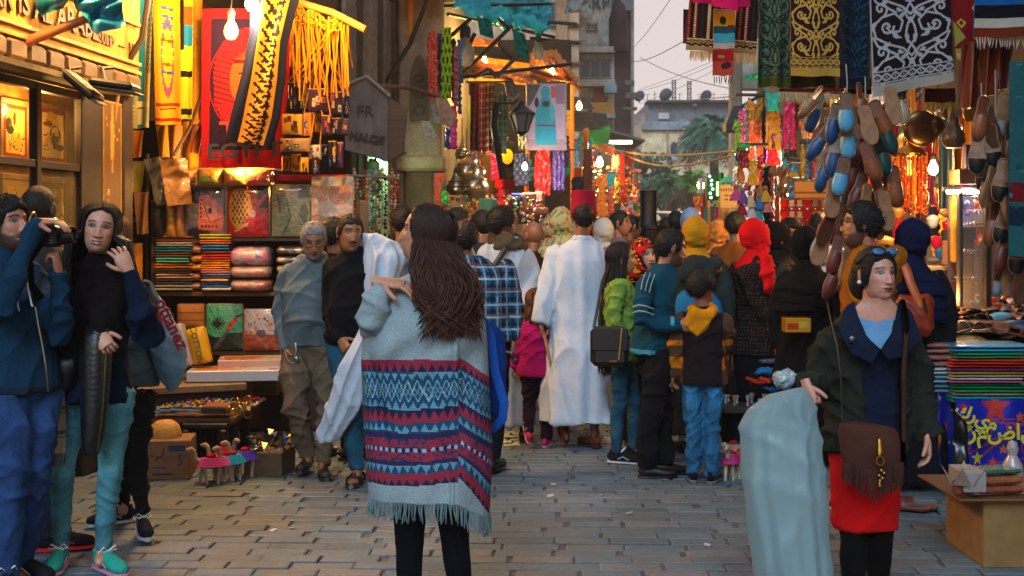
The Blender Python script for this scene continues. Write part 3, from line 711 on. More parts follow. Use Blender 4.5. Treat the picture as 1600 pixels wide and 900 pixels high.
bulb(588,250,16.9,9,(.55,1,.62),r=.06,cord=.4,label='green-white lamp inside the bead shop',size=.08)
bulb(668,212,20.5,80,(1,.75,.45),r=.06,cord=.3,label='bare bulb over the clothes rail beyond the stone pillar',size=.06)
bulb(757,96,25,900,(1,.62,.16),r=.06,cord=.5,label='bulb under the orange awning',size=.1)
bulb(727,82,21,0,lit_=False,r=.16,cord=.5,label='unlit white globe lamp under the blue tarpaulin')
bulb(841,80,24,0,lit_=False,r=.11,cord=.9,label='unlit lamp hanging below the blue tarpaulin\'s right end')
bulb(937,253,44,900,(1,.45,.10),r=.12,cord=.6,label='orange bulb lighting the stall left of the far street',size=.15,emit='60')
bulb(905,165,36,420,(1,.46,.08),r=.08,cord=.5,label='bulb under the far orange awning',size=.15)
bulb(820,260,24,110,(1,.7,.45),r=.05,cord=.5,label='bulb between hanging shirts by the poster',size=.06)
bulb(1458,262,8.6,26,(1,.60,.28),r=.034,cord=.5,emit='14',label='lit bulb above the counter on the right',size=.05)
bulb(1408,176,8.0,0,lit_=False,r=.055,cord=.25,label='large clear unlit bulb under the black and white cloth')
bulb(1420,262,9.8,24,(1,.38,.05),r=.04,cord=.2,emit='10',label='bulb inside the orange beaded chandelier',size=.05)
bulb(1252,298,15.3,120,(1,.58,.22),r=.05,cord=.2,label='bulb over the red jewellery board',size=.06)
bulb(1386,304,9.9,6,(1,.5,.15),r=.012,cord=0,emit='16',label='thin upright candle lamp among the leather goods',size=.02)
bulb(1170,232,19,90,(1,.66,.36),r=.05,cord=.4,label='bulb among the hanging dance costumes',size=.08)
bulb(1478,452,8.4,7,(1,.42,.10),r=.02,cord=0,emit='20',label='small bulb over the tray of trinkets',size=.03)
bulb(1520,300,8.6,12,(.75,.88,1),tube=.35,r=.012,emit='14',label='cool white tube lamp in the glass cabinet')
bulb(1340,262,10.6,70,(1,.52,.16),r=.04,cord=.3,label='bulb glowing behind the bunch of slippers',size=.05)
bulb(1500,210,9.9,40,(1,.52,.16),r=.035,cord=.3,label='bulb behind the studded gourd',size=.05)
bulb(710,190,25.5,50,(1,.6,.25),r=.05,cord=.3,label='bulb deep behind the silver lamps',size=.06)
bulb(862,112,28.5,500,(1,.62,.16),r=.07,cord=.3,label='bulb under the sloping second awning',size=.1)  # extra lamp added to make the orange awnings glow
bulb(970,222,40,60,(.8,1,.65),tube=.7,r=.05,emit='9',label='greenish tube lamp hanging over the street')
def FL(y,off,z):return np.array((-3.45+.1*y+off,y,z))
def FR(y,off,z):return np.array((2.42+.1*y+off,y,z))
FA=atan2(-.1,1)
def fbox(mb,side,y0,y1,o0,o1,z0,z1,col,bev=.01):
 f=FL if side<0 else FR;c=(f(y0,0,0)+f(y1,0,0))/2;c[0]+=(o0+o1)/2;c[2]=(z0+z1)/2
 mb.box(c,(abs(o1-o0),sqrt(1.01)*(y1-y0),z1-z0),col,bev,rot=Euler((0,0,FA)))
def slabs(root,name,side,y0,y1,off,z0,z1,n,col,mat,th=.03,horiz=False,gap=.012,vy=.12):
 for i in range(n):
  m=MB()
  if horiz:h=(z1-z0)/n;fbox(m,side,y0,y1,off,off+th,z0+i*h+gap/2,z0+(i+1)*h-gap/2,vary(col,vy),.004)
  else:h=(y1-y0)/n;fbox(m,side,y0+i*h+gap/2,y0+(i+1)*h-gap/2,off,off+th,z0,z1,vary(col,vy),.004)
  m.build(name,mat,root,smooth=False)
B1=thing('shop_building','old ochre shop building with lettered signboard at the left edge','building')
m=MB();fbox(m,-1,3.0,17.9,-3,-.85,0,11,'#7a6038',.02);fbox(m,-1,3,15.4,-2.9,.0,3.75,11,'#6b5a40',.02);m.build('wall','plaster',B1,smooth=False)
m=MB();fbox(m,-1,5.2,8.55,-.1,.10,2.54,3.6,'#9a7428',.01);m.build('signboard','plaster',B1,smooth=False);sg=B1.children[-1]
m=MB()
for z in(2.54,2.60,2.86,3.2,3.6):fbox(m,-1,5.2,8.55,.10,.122,z,z+.025,'#9a7a34',.004)
m.build('moulding','wood',sg,smooth=False)
fm=Matrix.Translation(Vector(FL(6.9,.106,3.0)))@Matrix.Rotation(pi/2+FA,4,'Z')@Matrix.Rotation(pi/2,4,'X')
text3d('BAZAR IS AL ARABE',.19,'#3c2a10',sg,Matrix.Translation(Vector(FL(7.05,.112,2.735)))@fm.to_quaternion().to_matrix().to_4x4(),ext=.006,off=.004)
text3d('SUED   —  US',.10,'#4a3412',sg,Matrix.Translation(Vector(FL(8.18,.112,2.70)))@fm.to_quaternion().to_matrix().to_4x4(),ext=.004)
for i in range(14):m=MB();y=5.4+i*.225;fbox(m,-1,y,y+.21,-.04,.13,2.42,2.53,vary('#57421f',.25),.02);m.build('corbel','wood',B1,smooth=False)
m=MB();a=[FL(5.2,0,2.44),FL(5.2,.34,2.36),FL(5.2,.34,2.33),FL(5.2,0,2.36)];b=[FL(7.85,0,2.44),FL(7.85,.34,2.36),FL(7.85,.34,2.33),FL(7.85,0,2.36)];m.loft([a,b],'#9c8c62');m.build('awning_ledge','plaster',B1,smooth=False)
m=MB();fbox(m,-1,7.83,8.1,-.01,.05,0,2.6,'#1c140e',.01);fbox(m,-1,8.45,8.6,-.2,.05,0,3.6,'#2a1c10',.01);m.build('doorpost','wood',B1,smooth=False)
C1=thing('display_cabinet','glazed wooden display cabinet full of framed pictures at the left edge','cabinet')
m=MB()
for y in(5.2,6.3,7.18,7.75):fbox(m,-1,y,y+.055,.02,.07,.45,2.33,'#20150c',.004)
for z in(.45,1.25,1.86,2.30):fbox(m,-1,5.2,7.8,.0,.062,z,z+.045,'#20150c',.004)
fbox(m,-1,5.2,7.8,-.5,.02,.0,.45,'#281a0f',.01);m.build('frame','wood',C1,smooth=False)
m=MB();fbox(m,-1,5.2,8.7,-.30,-.27,.45,2.40,'#a87424',0);m.build('back_panel','wood',C1,smooth=False)
for y0,y1 in((5.26,6.29),(6.36,7.17),(7.24,7.74)):
 for z0,z1 in((.5,1.24),(1.3,1.85),(1.91,2.29)):m=MB();fbox(m,-1,y0,y1,.035,.040,z0,z1,'#d0c090',0);m.build('pane','glass',C1,smooth=False)
def art(seed,w_=36,h_=48,pal=('#b08828','#3c2810','#c8a044','#8a3414','#d8bc70','#2c3430')):
 r_=random.Random(seed);c=Cv(w_,h_,r_.choice(pal));c.rect(.1,.08,.9,.92,r_.choice(pal))
 for k in range(12):getattr(c,r_.choice(['ell','ring']))(r_.uniform(.2,.8),r_.uniform(.15,.85),r_.uniform(.04,.2),r_.uniform(.04,.18),r_.choice(pal))
 for k in range(10):x,y=r_.uniform(.15,.8),r_.uniform(.1,.85);c.line([(x,y),(x+r_.uniform(-.2,.2),y+r_.uniform(-.1,.1))],.018,r_.choice(pal))
 return c
def picture(name,label,cat,P0,U,w_,h_,cv,fr='#8a6a28',t=.03,group=None,mat='gloss',border=.03):
 """framed flat picture; P0 top-left, U horizontal direction"""
 U=Vector(U).normalized();N=U.cross(Vector((0,0,1)));o=thing(name,label,cat,Vector(P0),0,group)
 P=flatP(w_-2*border,h_-2*border,cv.w,cv.h,U*border-Vector((0,0,border))+N*(t*.4),U,(0,0,-1));MB().grid(P,cv.a).build('picture',mat,o,smooth=False)
 m=MB();R3=Matrix((U,-N,Vector((0,0,1)))).transposed()
 for cx,cz,sx,sz in((w_/2,-border/2,w_,border),(w_/2,-h_+border/2,w_,border),(border/2,-h_/2,border,h_-2*border),(w_-border/2,-h_/2,border,h_-2*border)):
  m.box(np.array(U*cx+Vector((0,0,cz))),(sx,t,sz),fr,.004,rot=R3)
 m.box(np.array(U*w_/2+Vector((0,0,-h_/2))-N*t*.2),(w_-.004,t*.4,h_-.004),shade(fr,.4),0,rot=R3);m.build('frame','wood',o,smooth=False);return o
Uf=(.1,1,0)
for i,(y,z,w_,h_,la)in enumerate(((7.80,2.30,.44,.40,'gold-framed papyrus picture at the top right of the cabinet'),(7.36,2.28,.36,.38,'wide gold picture at the top left of the cabinet'),(7.82,1.84,.42,.48,'picture of dark figures at the lower right of the cabinet'),(7.38,1.84,.36,.48,'orange and white picture at the lower left of the cabinet'),(5.5,2.2,.7,.4,'broad dark picture deep at the cabinet\'s near end'),(5.5,1.75,.7,.45,'brown picture low at the cabinet\'s near end'))):
 picture('framed_picture',la,'picture',FL(y,-.24,z),Uf,w_,h_,art(40+i),border=.035,group='framed pictures in the glazed cabinet')
l=bpy.data.lights.new('lamp','POINT');l.energy=11;l.color=WARM;l.shadow_soft_size=.03
CL=thing('cabinet_fill_lamp','small warm lamp fixed inside the top of the glazed cabinet','lamp',FL(7.55,-.13,2.27));lo=bpy.data.objects.new('lamp',l);COL.objects.link(lo);lo.parent=CL;lo.location=(0.02,0,-.05);m=MB();m.ell((0,0,0),.014,(1,.7,.35),10,8);m.build('bulb','emit20',CL)  # added fill lamp, kept behind the frame, lights the cabinet pictures
picture('framed_picture','tall narrow framed papyrus panel right of the cabinet','picture',FL(8.12,.03,2.34),Uf,.30,1.3,art(77,18,60,('#a87a20','#c89a38','#5a3c10','#8a3c14')),border=.02,mat='paper')
for i,(px,py,la)in enumerate(((128,128,'dark floodlight tilted down on the shop ledge'),(180,128,'second dark floodlight pointing out to the right'))):
 t=thing('floodlight',la,'floodlight',W(px,py+6,7.0));m=MB();m.box((0,0,0),(.24,.20,.045),'#17130f',.015,rot=Euler((0,radians(40 if i==0 else 8),0)));m.box((.02,0,-.03),(.23,.18,.012),'#6a5c40',.004,rot=Euler((0,radians(40 if i==0 else 8),0)));m.build('housing','iron',t)
 m=MB();m.tube([(-.06,0,.03),(-.09,.05,.10),(-.06,.15,.12)],.012,6,'#17130f');m.build('bracket','iron',t)
def banner(label,pts,d,col,mat='cloth',name='cloth_banner',th=.02,cat='cloth',amp=.05,seed=0,sub=10,group=None,cv=None):
 """loose cloth over a quad of photo points (tl,tr,br,bl), each (x, y, d)"""
 P=[np.array(W(*q))for q in pts];u=np.linspace(0,1,sub*2+1)[None,:,None];v=np.linspace(0,1,sub*2+1)[:,None,None]
 G=(1-v)*((1-u)*P[0]+u*P[1])+v*((1-u)*P[3]+u*P[2]);n_=np.cross(P[1]-P[0],P[3]-P[0]);n_=n_/np.linalg.norm(n_);w_=wr(G.reshape(-1,3),1,seed,1.2).reshape(G.shape[:2])[...,None]
 G=G+n_*w_*amp;o=Vector(G.mean((0,1)));G=G-np.array(o);m=MB();m.grid(G,col if cv is None else cv.a);m.grid(G-n_*.006,col,flip=True)
 return m.build(name,mat,loc=o,smooth=2,label=label,cat=cat,group=group)
t=banner('turquoise cloth rag draped over the wooden pole at top left',((100,-20,7.0),(185,-30,7.1),(196,45,7.1),(150,56,7.0)),7,'#0e6a86','satin',amp=.09,seed=3)
t=banner('dark turquoise cloth hanging in front of the signboard',((52,-30,7.0),(150,-30,7.0),(96,12,7.0),(62,27,7.0)),7,'#0c5468','satin',amp=.05,seed=5)
m=MB();m.tube([W(-20,96,6.9),W(60,58,7.0),W(142,27,7.1)],[.030,.028,.022],10,'#9a5a26');m.build('wooden_pole','wood',label='bare wooden pole slanting up across the old signboard',cat='pole')
for i,(a,b,c,r_,la)in enumerate((((238,-40,8.4),(222,60,8.4),(183,124,8.4),.022,'dark crooked branch pole leaning by the towels'),((210,-30,8.45),(196,80,8.4),(174,215,8.3),.012,'thin bamboo cane beside the towels'),((186,120,8.5),(184,240,8.5),(184,330,8.5),.008,'thin upright cord rod in front of the scarf stall'),((316,145,9.3),(296,200,9.3),(272,242,9.2),.014,'slanting brown cane behind the yellow packages'))):
 m=MB();m.tube([W(*a),W(*b),W(*c)],r_,8,['#2c1c12','#a8802c','#7a6038','#4a3018'][i]);m.build('cane','wood',label=la,cat='cane')
B2=thing('bay_house','grey timber bay house over the bead shop','building')
m=MB();fbox(m,-1,15.5,18.3,-2.8,.02,4.4,12,'#5c5a58',.02);fbox(m,-1,15.4,15.7,-2.5,.0,0,4.5,'#3c3024',.01);m.build('wall','plaster',B2,smooth=False)
slabs(B2,'plank',-1,14.6,17.9,.04,2.7,4.6,11,'#6e7074','wood',th=.05)
m=MB();fbox(m,-1,14.5,18.0,-.1,.04,2.62,2.72,'#4a4036',.01);fbox(m,-1,14.5,18.0,.06,.14,3.0,3.07,'#3a3530',.01)
for y in(15.2,16.4,17.3):fbox(m,-1,y,y+.07,.06,.15,2.7,4.6,'#35261a',.01)
m.build('frame','wood',B2,smooth=False)
S2=thing('box_sign','grey boxed sign with raised letters on a bracket','sign',W(590,185,13.6))
m=MB();m.prism([(-.33,-.34),(.12,-.46),(.12,.22),(-.10,.40),(-.33,.32)],-.12,.12,'#6a6a6a',FRONT);m.build('panel','plaster',S2,smooth=False)
m=MB();m.prism([(.125,-.46),(.30,-.36),(.33,.08),(.125,.22)],-.12,.12,'#54402e',FRONT);m.build('side_panel','wood',S2,smooth=False)
m=MB();m.tube([(-.34,-.14,.33),(-.10,-.14,.43),(.14,-.14,.22)],.022,8,'#7c7c7a');m.build('trim','iron',S2)
text3d('HALQE',.115,'#2e2822',S2,Matrix.Translation((-.10,-.13,-.22))@Matrix.Rotation(radians(8),4,'Y')@FRONT,ext=.012,off=.006);text3d('FR',.17,'#35291c',S2,Matrix.Translation((-.12,-.13,.06))@FRONT,ext=.012)
m=MB();m.tube([W(560,133,13.5),W(640,137,14.5),W(686,152,14.8)],.025,8,'#6a4a34');m.build('bracket_bar','iron',label='long rusty bar reaching from the box sign to a floodlight',cat='bar')
B3=thing('stone_house','stone house front with a carved corner pier','building')
m=MB();fbox(m,-1,18.4,27,-3,-.15,0,12,'#3c2e24',.02);m.build('wall','plaster',B3,smooth=False)
m=MB();a=W(618,215,17.6);m.box((a.x+.32,18.0,3.9),(.62,.6,3.0),'#9a8064',.03);m.box((a.x+.32,18.0,2.45),(.72,.7,.22),'#a08664',.04);m.box((a.x+.30,18.0,1.1),(.42,.4,2.6),'#6a5030',.03)
m.build('pier','stone',B3)
for i,(py,r_)in enumerate(((122,.05),(145,.065),(172,.065))):c=W(655,py,17.66);m=MB();m.tube([c+Vector((cos(t)*r_,0,sin(t)*r_))for t in np.linspace(0,2*pi,20)],.025,8,'#4a3c2c');m.build('roundel','stone',B3)
m=MB();m.prism([(-.13,-.3),(.13,-.3),(.12,.35),(.06,.55),(0,.62),(-.06,.55),(-.12,.35)],0,.03,'#5a4a38',Matrix.Translation(W(655,155,17.68))@FRONT);m.build('niche','stone',B3)
m=MB();c=W(655,-2,17.5);m.box((c.x-.1,17.6,c.z+.1),(1.1,.8,.12),'#8a7458',.02);m.box((c.x-.2,17.6,c.z+.3),(1.3,1.0,.2),'#8a7458',.02);m.build('cornice','stone',B3)
m=MB();wbox(m,638,-20,646,55,17.55,.02,'#c8780c');m.build('orange_strip','cloth',label='narrow orange cloth strip on the stone pier',cat='cloth')
m=MB();m.tube([W(672,-10,16.9),W(640,70,16.9),W(596,140,16.9)],.03,8,'#2a211c');m.build('strut','iron',label='dark slanting strut in front of the stone pier',cat='pole')
for i,(px,py,s_,la)in enumerate(((694,172,1.0,'tan hooded floodlight on the bar by the stone pier'),(668,202,.8,'pale lamp fitting at the foot of the stone pier'),(796,135,1.2,'grey hooded lamp above the plaid fabrics'))):
 t=thing('hooded_lamp',la,'lamp',W(px,py,(14.8,17,24)[i]));m=MB();m.prism([(-.10,.14),(.04,.12),(.16,-.12),(.06,-.2),(-.04,-.14)],-.09,.09,('#8a6c58','#a0988c','#4c5054')[i],FRONT@Matrix.Scale(s_,4));m.build('hood','iron',t,smooth=False)
for q_ in((560,232,618,470,17.4,.1,'#20140c'),(568,235,574,470,16.2,.1,'#4a3a24'),(606,235,612,470,16.2,.1,'#6a5020')):m=MB();wbox(m,*q_);m.build('door_frame','wood',B2,smooth=False)
m=MB();wbox(m,574,238,608,470,17.2,.05,'#9ab890');m.build('back_panel','paper',B2,smooth=False)
def window(root,c,w_,h_,fr='#8a8c8a',glass='#2a333a',d=.12,bars=1,name='window'):
 m=MB();c=Vector(c);m.box(c,(w_,.06,h_),glass,0);f=m.build(name,'gloss',root,smooth=False);m=MB()
 for sx in(-1,1):m.box(c+Vector((sx*w_/2,-.05,0)),(.07,.1,h_+.14),fr,.005)
 for sz in(-1,1):m.box(c+Vector((0,-.05,sz*h_/2)),(w_+.1,.1,.07),fr,.005)
 for k in range(bars):m.box(c+Vector(((k+1)/(bars+1)*w_-w_/2,-.05,0)),(.05,.05,h_),fr,0)
 m.build('frame','plaster',f,smooth=False);return f
B4=thing('beige_house','tall beige plaster house behind the blue tarpaulin','building');m=MB();a,b=W(700,0,55),W(905,0,55);m.box(((a.x+b.x)/2,60,9),(b.x-a.x,10,20),'#b4a084',.03);m.build('wall','plaster',B4,smooth=False)
m=MB()
for py in(66,40,100):c=W(870,py,54.9);m.box((c.x,54.9,c.z),(2.2,.2,.12),'#5c4c3c',.01)
c=W(878,60,54.8);m.box((c.x,54.8,10),(.5,.3,17),'#967c60',.03);m.build('band','plaster',B4,smooth=False)
for px,py in((868,20),(868,85),(868,150)):window(B4,W(px,py,54.9),.6,.9)
B5=thing('tower_house','tall narrow concrete house with balconies and lettering on top','building');m=MB();a,b=W(905,0,64),W(960,0,64)
m.box(((a.x+b.x)/2,70,10),(b.x-a.x,12,24),'#b4b6b0',.04);c=W(972,0,64.5);m.box((c.x,70.5,8),(.9,12,20),'#4a3c40',.04);c=W(986,0,65);m.box((c.x,71,9),(.32,12,22),'#a4a6a8',.04);m.build('wall','plaster',B5,smooth=False)
for py,h_ in((80,.3),(132,.35),(182,.3)):c=W(930,py,63.9);m=MB();m.box((c.x,63.6,c.z),(1.9,.8,h_),'#a09e96',.02);m.build('ledge','plaster',B5,smooth=False)
for px,py,w_,h_ in((930,108,1.5,.9),(934,165,1.0,.8),(925,42,.5,.3)):window(B5,W(px,py,63.9),w_,h_,bars=2)
m=MB();wbox(m,928,132,944,160,63.7,.2,'#7a2c28');m.build('brick_panel','stone',B5,smooth=False);m=MB();wbox(m,944,132,964,145,63,.5,'#7fa0b0');m.build('sunshade','plaster',B5,smooth=False)
m=MB();c=W(978,30,64);m.box((c.x,64,17),(.55,.7,9),'#6a7074',.02);m.lathe([(.5,0),(.5,1.6),(.3,2.3),(.0,2.6)],(W(967,60,63.6).x,63.6,W(967,62,63.6).z-.6),16,'#3a2428');m.build('oriel','plaster',B5)
for px,py in((915,20),(916,70),(945,66)):
 m=MB();c=W(px,py,63.6);m.ell(c,(.32,.08,.32),'#9aa09c',14,8);m.build('satellite_dish','plaster',B5)
text3d('CARPET',.85,'#242a30',B5,Matrix.Translation(W(935,6,63.8))@FRONT,ext=.05)
for px,py,w_,h_ in((983,130,.5,.25),(986,150,.6,.3),(984,170,.7,.15)):m=MB();c=W(px,py,63.5);m.box(c,(w_,.4,h_),'#6a6460',.02);m.build('balcony','plaster',B5,smooth=False)
B6=thing('low_shops','row of low shop houses below the tower on the left','building');m=MB();fbox(m,-1,27.5,62,-3,-.4,0,4.6,'#5c4a34',.02);m.build('wall','plaster',B6,smooth=False)
m=MB();wbox(m,690,62,893,350,34.5,.2,'#2c2018',.01);m.build('shade_backdrop','plaster',B6,smooth=False)  # dark sheet added for the shadow behind the stalls, also hides the beige house
m=MB();c=W(975,212,58);m.box((c.x-.2,60,c.z),(2.2,6,.12),'#4a4644',.02,rot=Euler((0,radians(16),0)));m.build('roof','wood',B6,smooth=False)
def tarp(label,quad,col,seed,amp=.10,mat='tarp',name='awning'):return banner(label,quad,0,col,mat,name=name,cat='awning',amp=amp,seed=seed,sub=12)
tarp('blue-turquoise tarpaulin stretched over the left stalls',((688,-40,21),(850,-40,26),(860,50,24),(716,22,20)),'#38c8e0',1,.12)
tarp('lower turquoise sheet under the tarpaulin frame',((738,6,24),(856,14,25),(858,50,24),(760,40,23)),'#38c8e0',7,.10)
tarp('orange-yellow awning glowing over the left stalls',((722,92,23),(828,110,29),(832,132,25),(722,118,22)),'#dc9420',2,.05)
tarp('second orange awning sloping above the dress poster',((826,84,29),(868,78,32),(908,132,30),(828,124,26)),'#dc9420',4,.05)
tarp('short orange strip below the blue tarpaulin',((720,58,24),(776,62,26),(776,72,25),(720,72,24)),'#d89020',3,.03)
tarp('broad orange sheet hanging upright behind the awning bulbs',((722,84,29),(830,100,31),(838,134,31),(720,126,29)),'#f0a424',11,.08)
tarp('small yellow awning on the low shops',((922,160,48),(956,160,52),(957,176,50),(926,176,47)),'#b07a0c',3,.03)
tarp('bright green canopy sheet over a stall',((907,208,40),(952,196,44),(952,224,42),(907,228,39)),'#1a8a24',6,.05)
tarp('orange flap hanging by the orange bulb',((918,216,40),(958,232,44),(956,244,42),(922,228,40)),'#c8780c',6,.06)
tarp('black sagging canopy below the tower',((886,172,40),(946,178,46),(952,200,44),(886,208,38)),'#1a1818',9,.06)
tarp('dark cloth awning at the far left lane mouth',((878,150,36),(915,152,42),(928,170,41),(880,172,36)),'#221c1a',9,.04)
banner('teal scarf hanging from the tarpaulin frame',((745,26,20),(768,32,20),(772,62,20),(750,54,20)),20,'#0f6058',name='scarf',amp=.05)
banner('second teal scarf hanging lower under the tarpaulin',((800,44,20),(820,54,20),(829,92,20),(806,84,20)),20,'#0d5c54',name='scarf',amp=.05,seed=4)
banner('black and white patterned cloth blowing over the street',((889,-14,20),(930,-18,20),(916,18,20),(882,22,20)),20,'#8a8c8c',amp=.08,seed=8,cv=Cv(20,20,'#101012').dots(60,.035,['#b0b0b0']))
F1=thing('awning_scaffold','dark iron frame carrying the left awnings','frame');m=MB()
for a,b in(((700,60,22),(760,8,22)),((760,8,22),(796,46,22)),((700,22,22),(866,58,26)),((718,120,22),(800,40,22)),((718,122,22),(892,100,24)),((690,158,22),(742,52,22)),((740,122,22),(764,108,22)),((764,108,22),(776,120,22)),((776,120,22),(812,84,22)),((828,60,24),(905,67,24)),((855,34,24),(902,38,24)),((680,10,20),(860,6,24)),((778,70,24),(800,92,24)),((720,66,22),(722,130,22))):m.tube([W(*a),W(*b)],.035,6,'#2a2420')
m.build('bars','iron',F1)
for a,b in(((894,120,30),(894,330,30)),((827,130,26),(822,330,26)),((860,90,28),(906,140,30)),((828,108,26),(896,130,30)),((722,72,23),(722,120,23))):m=MB();m.tube([W(*a),W(*b)],.05,6,'#b05a10');m.build('orange_post','wood',F1)
BF=thing('far_building','pale stone building with arched windows at the end of the street','building')
def fb(m,x0,y0,x1,y1,d,t,col):wbox(m,x0,y0,x1,y1,d,t,col,.02)
m=MB();fb(m,1003,190,1150,350,112,14,'#e0cca4');fb(m,985,195,1004,345,114,12,'#b4a48c');m.build('wall','plaster',BF,smooth=False)
m=MB();fb(m,1012,160,1150,191,113,12,'#7a7e88');fb(m,985,178,1014,195,115,8,'#a08c7c');m.build('upper_wall','plaster',BF,smooth=False)
m=MB();fb(m,1003,190,1150,203,111.6,.5,'#8c98a0');fb(m,1012,156,1150,160,112,3,'#3c4448')
for x in(1042,1076,1112):fb(m,x,203,x+2,345,111.7,.4,'#b09a78')
m.build('band','plaster',BF,smooth=False)
for px,py in((1053,233),(1087,231),(1120,232)):
 m=MB();c=W(px,py,111.5);m.prism([(-.28,-.6),(.28,-.6),(.28,.3),(.2,.5),(0,.62),(-.2,.5),(-.28,.3)],-.1,.1,'#2c3448',Matrix.Translation(c)@FRONT);f=m.build('window','gloss',BF,smooth=False)
 m=MB();q=[(.36,-.66),(.36,.32),(.26,.58),(0,.72),(-.26,.58),(-.36,.32),(-.36,-.66)];m.tube([c+Vector((x,-.12,z))for x,z in q],.07,6,'#b8a684');m.build('arch','plaster',f)
m=MB();fb(m,1047,241,1059,250,111.3,.2,'#8ab0cc');m.build('sheet','cloth',BF);m=MB();fb(m,1029,176,1046,186,112.7,.3,'#b8c0c4');m.build('window','gloss',BF,smooth=False)
for i,(px,py,s_)in enumerate(((999,152,1.0),(1040,150,1.2),(1086,168,.5),(1103,152,1.1))):m=MB();m.ell(W(px,py-2,110),(.55*s_,.15,.5*s_),'#5c6468',14,8,Euler((radians(25),0,radians(30))));m.tube([W(px,py,110),W(px,py+9,110)],.05,5,'#3a3a3a');m.build('satellite_dish','plaster',BF)
for i,px in enumerate((1053,1077)):
 t=thing('antenna_mast',('left','right')[i]+' lattice mast of the pair on the far rooftop','antenna',W(px,158,113),0,'lattice masts on the far rooftop');m=MB();H_=1.9 if i==0 else 1.8
 for sx in(-.16,.16):m.tube([(sx,0,0),(sx,0,H_)],.035,5,'#4a4448')
 for k in range(9):z=k*H_/9;m.tube([(-.16,0,z),(.16,0,z+H_/9)],.028,4,'#4a4448');m.tube([(.16,0,z),(-.16,0,z+H_/9)],.028,4,'#4a4448');m.box((0,0,z+.1),(.42,.1,.10),'#6a6064')if k%2 else None
 m.build('lattice','iron',t)
m=MB()
for px in(1012,1023,1062,1092,1115,1132,1142):m.tube([W(px,158,112),W(px,158-rr.uniform(6,18),112)],.03,4,'#504a4c');m.tube([W(px-4,148,112),W(px+4,147,112)],.02,4,'#504a4c')
m.build('aerials','iron',BF)
def leaftree(name,label,px,py,d,rx,rz,n,base,seed,h0=0,group='trees at the end of the street',cat='tree',sz=.15):
 rr=random.Random(seed);c=W(px,py,d);t=thing(name,label,cat,(c.x,d,0),0,group);m=MB();m.tube([(0,0,0),(.1,0,c.z*.5),(-.05,0,c.z)],[.22,.16,.1],8,'#3a2e24')
 for k in range(6):a=k*1.05;m.tube([(0,0,c.z*.55),(cos(a)*rx*.5,sin(a)*rx*.4,c.z+rr.uniform(-.3,.4)*rz)],[.08,.03],5,'#3a2e24')
 m.build('trunk','bark',t);cl=[(rr.uniform(-1,1)*rx*.75,rr.uniform(-1,1)*rx*.6,c.z+rr.uniform(-1,1)*rz*.7,rr.uniform(.28,.5))for _ in range(14)]
 rs_=np.random.RandomState(seed);P=[];Cc=[]
 for k in range(n):
  q=cl[rs_.randint(14)];v=rs_.normal(size=3);v/=np.linalg.norm(v);rad=rs_.uniform(.6,1)**.5;p0=np.array(q[:3])+v*np.array((rx*q[3],rx*q[3],rz*q[3]))*rad
  a=rs_.normal(size=3);a/=np.linalg.norm(a);b=np.cross(a,rs_.normal(size=3));b/=np.linalg.norm(b);s_=sz*rs_.uniform(.6,1.3);P+=[p0-a*s_,p0-b*s_*.4,p0+a*s_,p0+b*s_*.4];kk=rs_.uniform(.6,1.4)*(1 if v[2]>-.3 else .8);Cc.append(np.array(lin(base))*kk)
 MB().add(np.array(P),np.arange(4*n).reshape(-1,4),np.array(Cc)).build('crown','leaf',t,smooth=False)
def palm(label,px,py,d,H_,n,L,base,seed,droop=1.0,group='trees at the end of the street',skirt=True):
 rr=random.Random(seed);c=W(px,py,d);t=thing('palm_tree',label,'palm tree',(c.x,d,0),0,group);m=MB();m.tube([(0,0,0),(.15,0,c.z*.5),(0,0,c.z)],[.42,.34,.30],10,'#43342a');m.build('trunk','bark',t);m=MB()
 for k in range(n):
  a=rr.uniform(0,6.28);up=rr.uniform(-.5,1.25);col=vary(base if up>-.2 else '#5c4c34',.35,rr);pts=[];dr=droop*rr.uniform(.7,1.2)
  for q in range(8):s_=q/7*L*rr.uniform(.95,1);pts.append(Vector((cos(a)*s_*cos(up),sin(a)*s_*cos(up),c.z+sin(up)*s_-dr*(q/7)**2*L*.55)))
  m.tube(pts,[.05*(1-q/8)+.01 for q in range(8)],4,col)
  for q in range(1,8):
   for f_ in(0,.5):
    p0=pts[q-1].lerp(pts[q],f_);dv=(pts[q]-pts[q-1]).normalized();sd=dv.cross(Vector((0,0,1))).normalized()
    for s_ in(-1,1):e=p0+(sd*s_*.8+dv*.6-Vector((0,0,.35)))*L*.20;w_=dv*.045*L/2;m.add([p0-w_,p0+w_,e],[(0,1,2)],col)
 m.build('crown','leaf',t,smooth=False)
palm('tall dense date palm in front of the far building',1114,205,92,7,190,2.8,'#38705a',3,1.1)
palm('bright green low palm at the end of the street',1078,292,84,3,50,2.1,'#4a8a34',4,.8)
palm('second low palm left of the bright one',1048,290,88,3,50,2.2,'#3c7454',6,.9)
leaftree('broad_tree','blue-green tree at the left end of the far lane',1012,272,95,1.5,1.9,5200,'#4c7464',5)
leaftree('broad_tree','hazy tree right of the black bollard',1036,302,90,2.0,1.2,5200,'#587c70',7)
leaftree('broad_tree','darker leafy tree behind the low palms',1072,300,98,1.8,1.2,4200,'#4a7064',8)
K1=thing('kiosk','small kiosk with pink tiled roof at the end of the street','kiosk',W(1102,340,76));K1.location.z=0;m=MB();m.box((0,0,1.25),(2.2,2,2.5),'#9a8466',.03);m.build('wall','plaster',K1);m=MB();m.loft([[(-1.3,-1.2,2.5),(1.3,-1.2,2.5),(1.3,1.2,2.5),(-1.3,1.2,2.5)],[(-.1,0,3.3),(.1,0,3.3),(.1,.1,3.3),(-.1,.1,3.3)]],'#a06058');m.build('roof','plaster',K1,smooth=False)
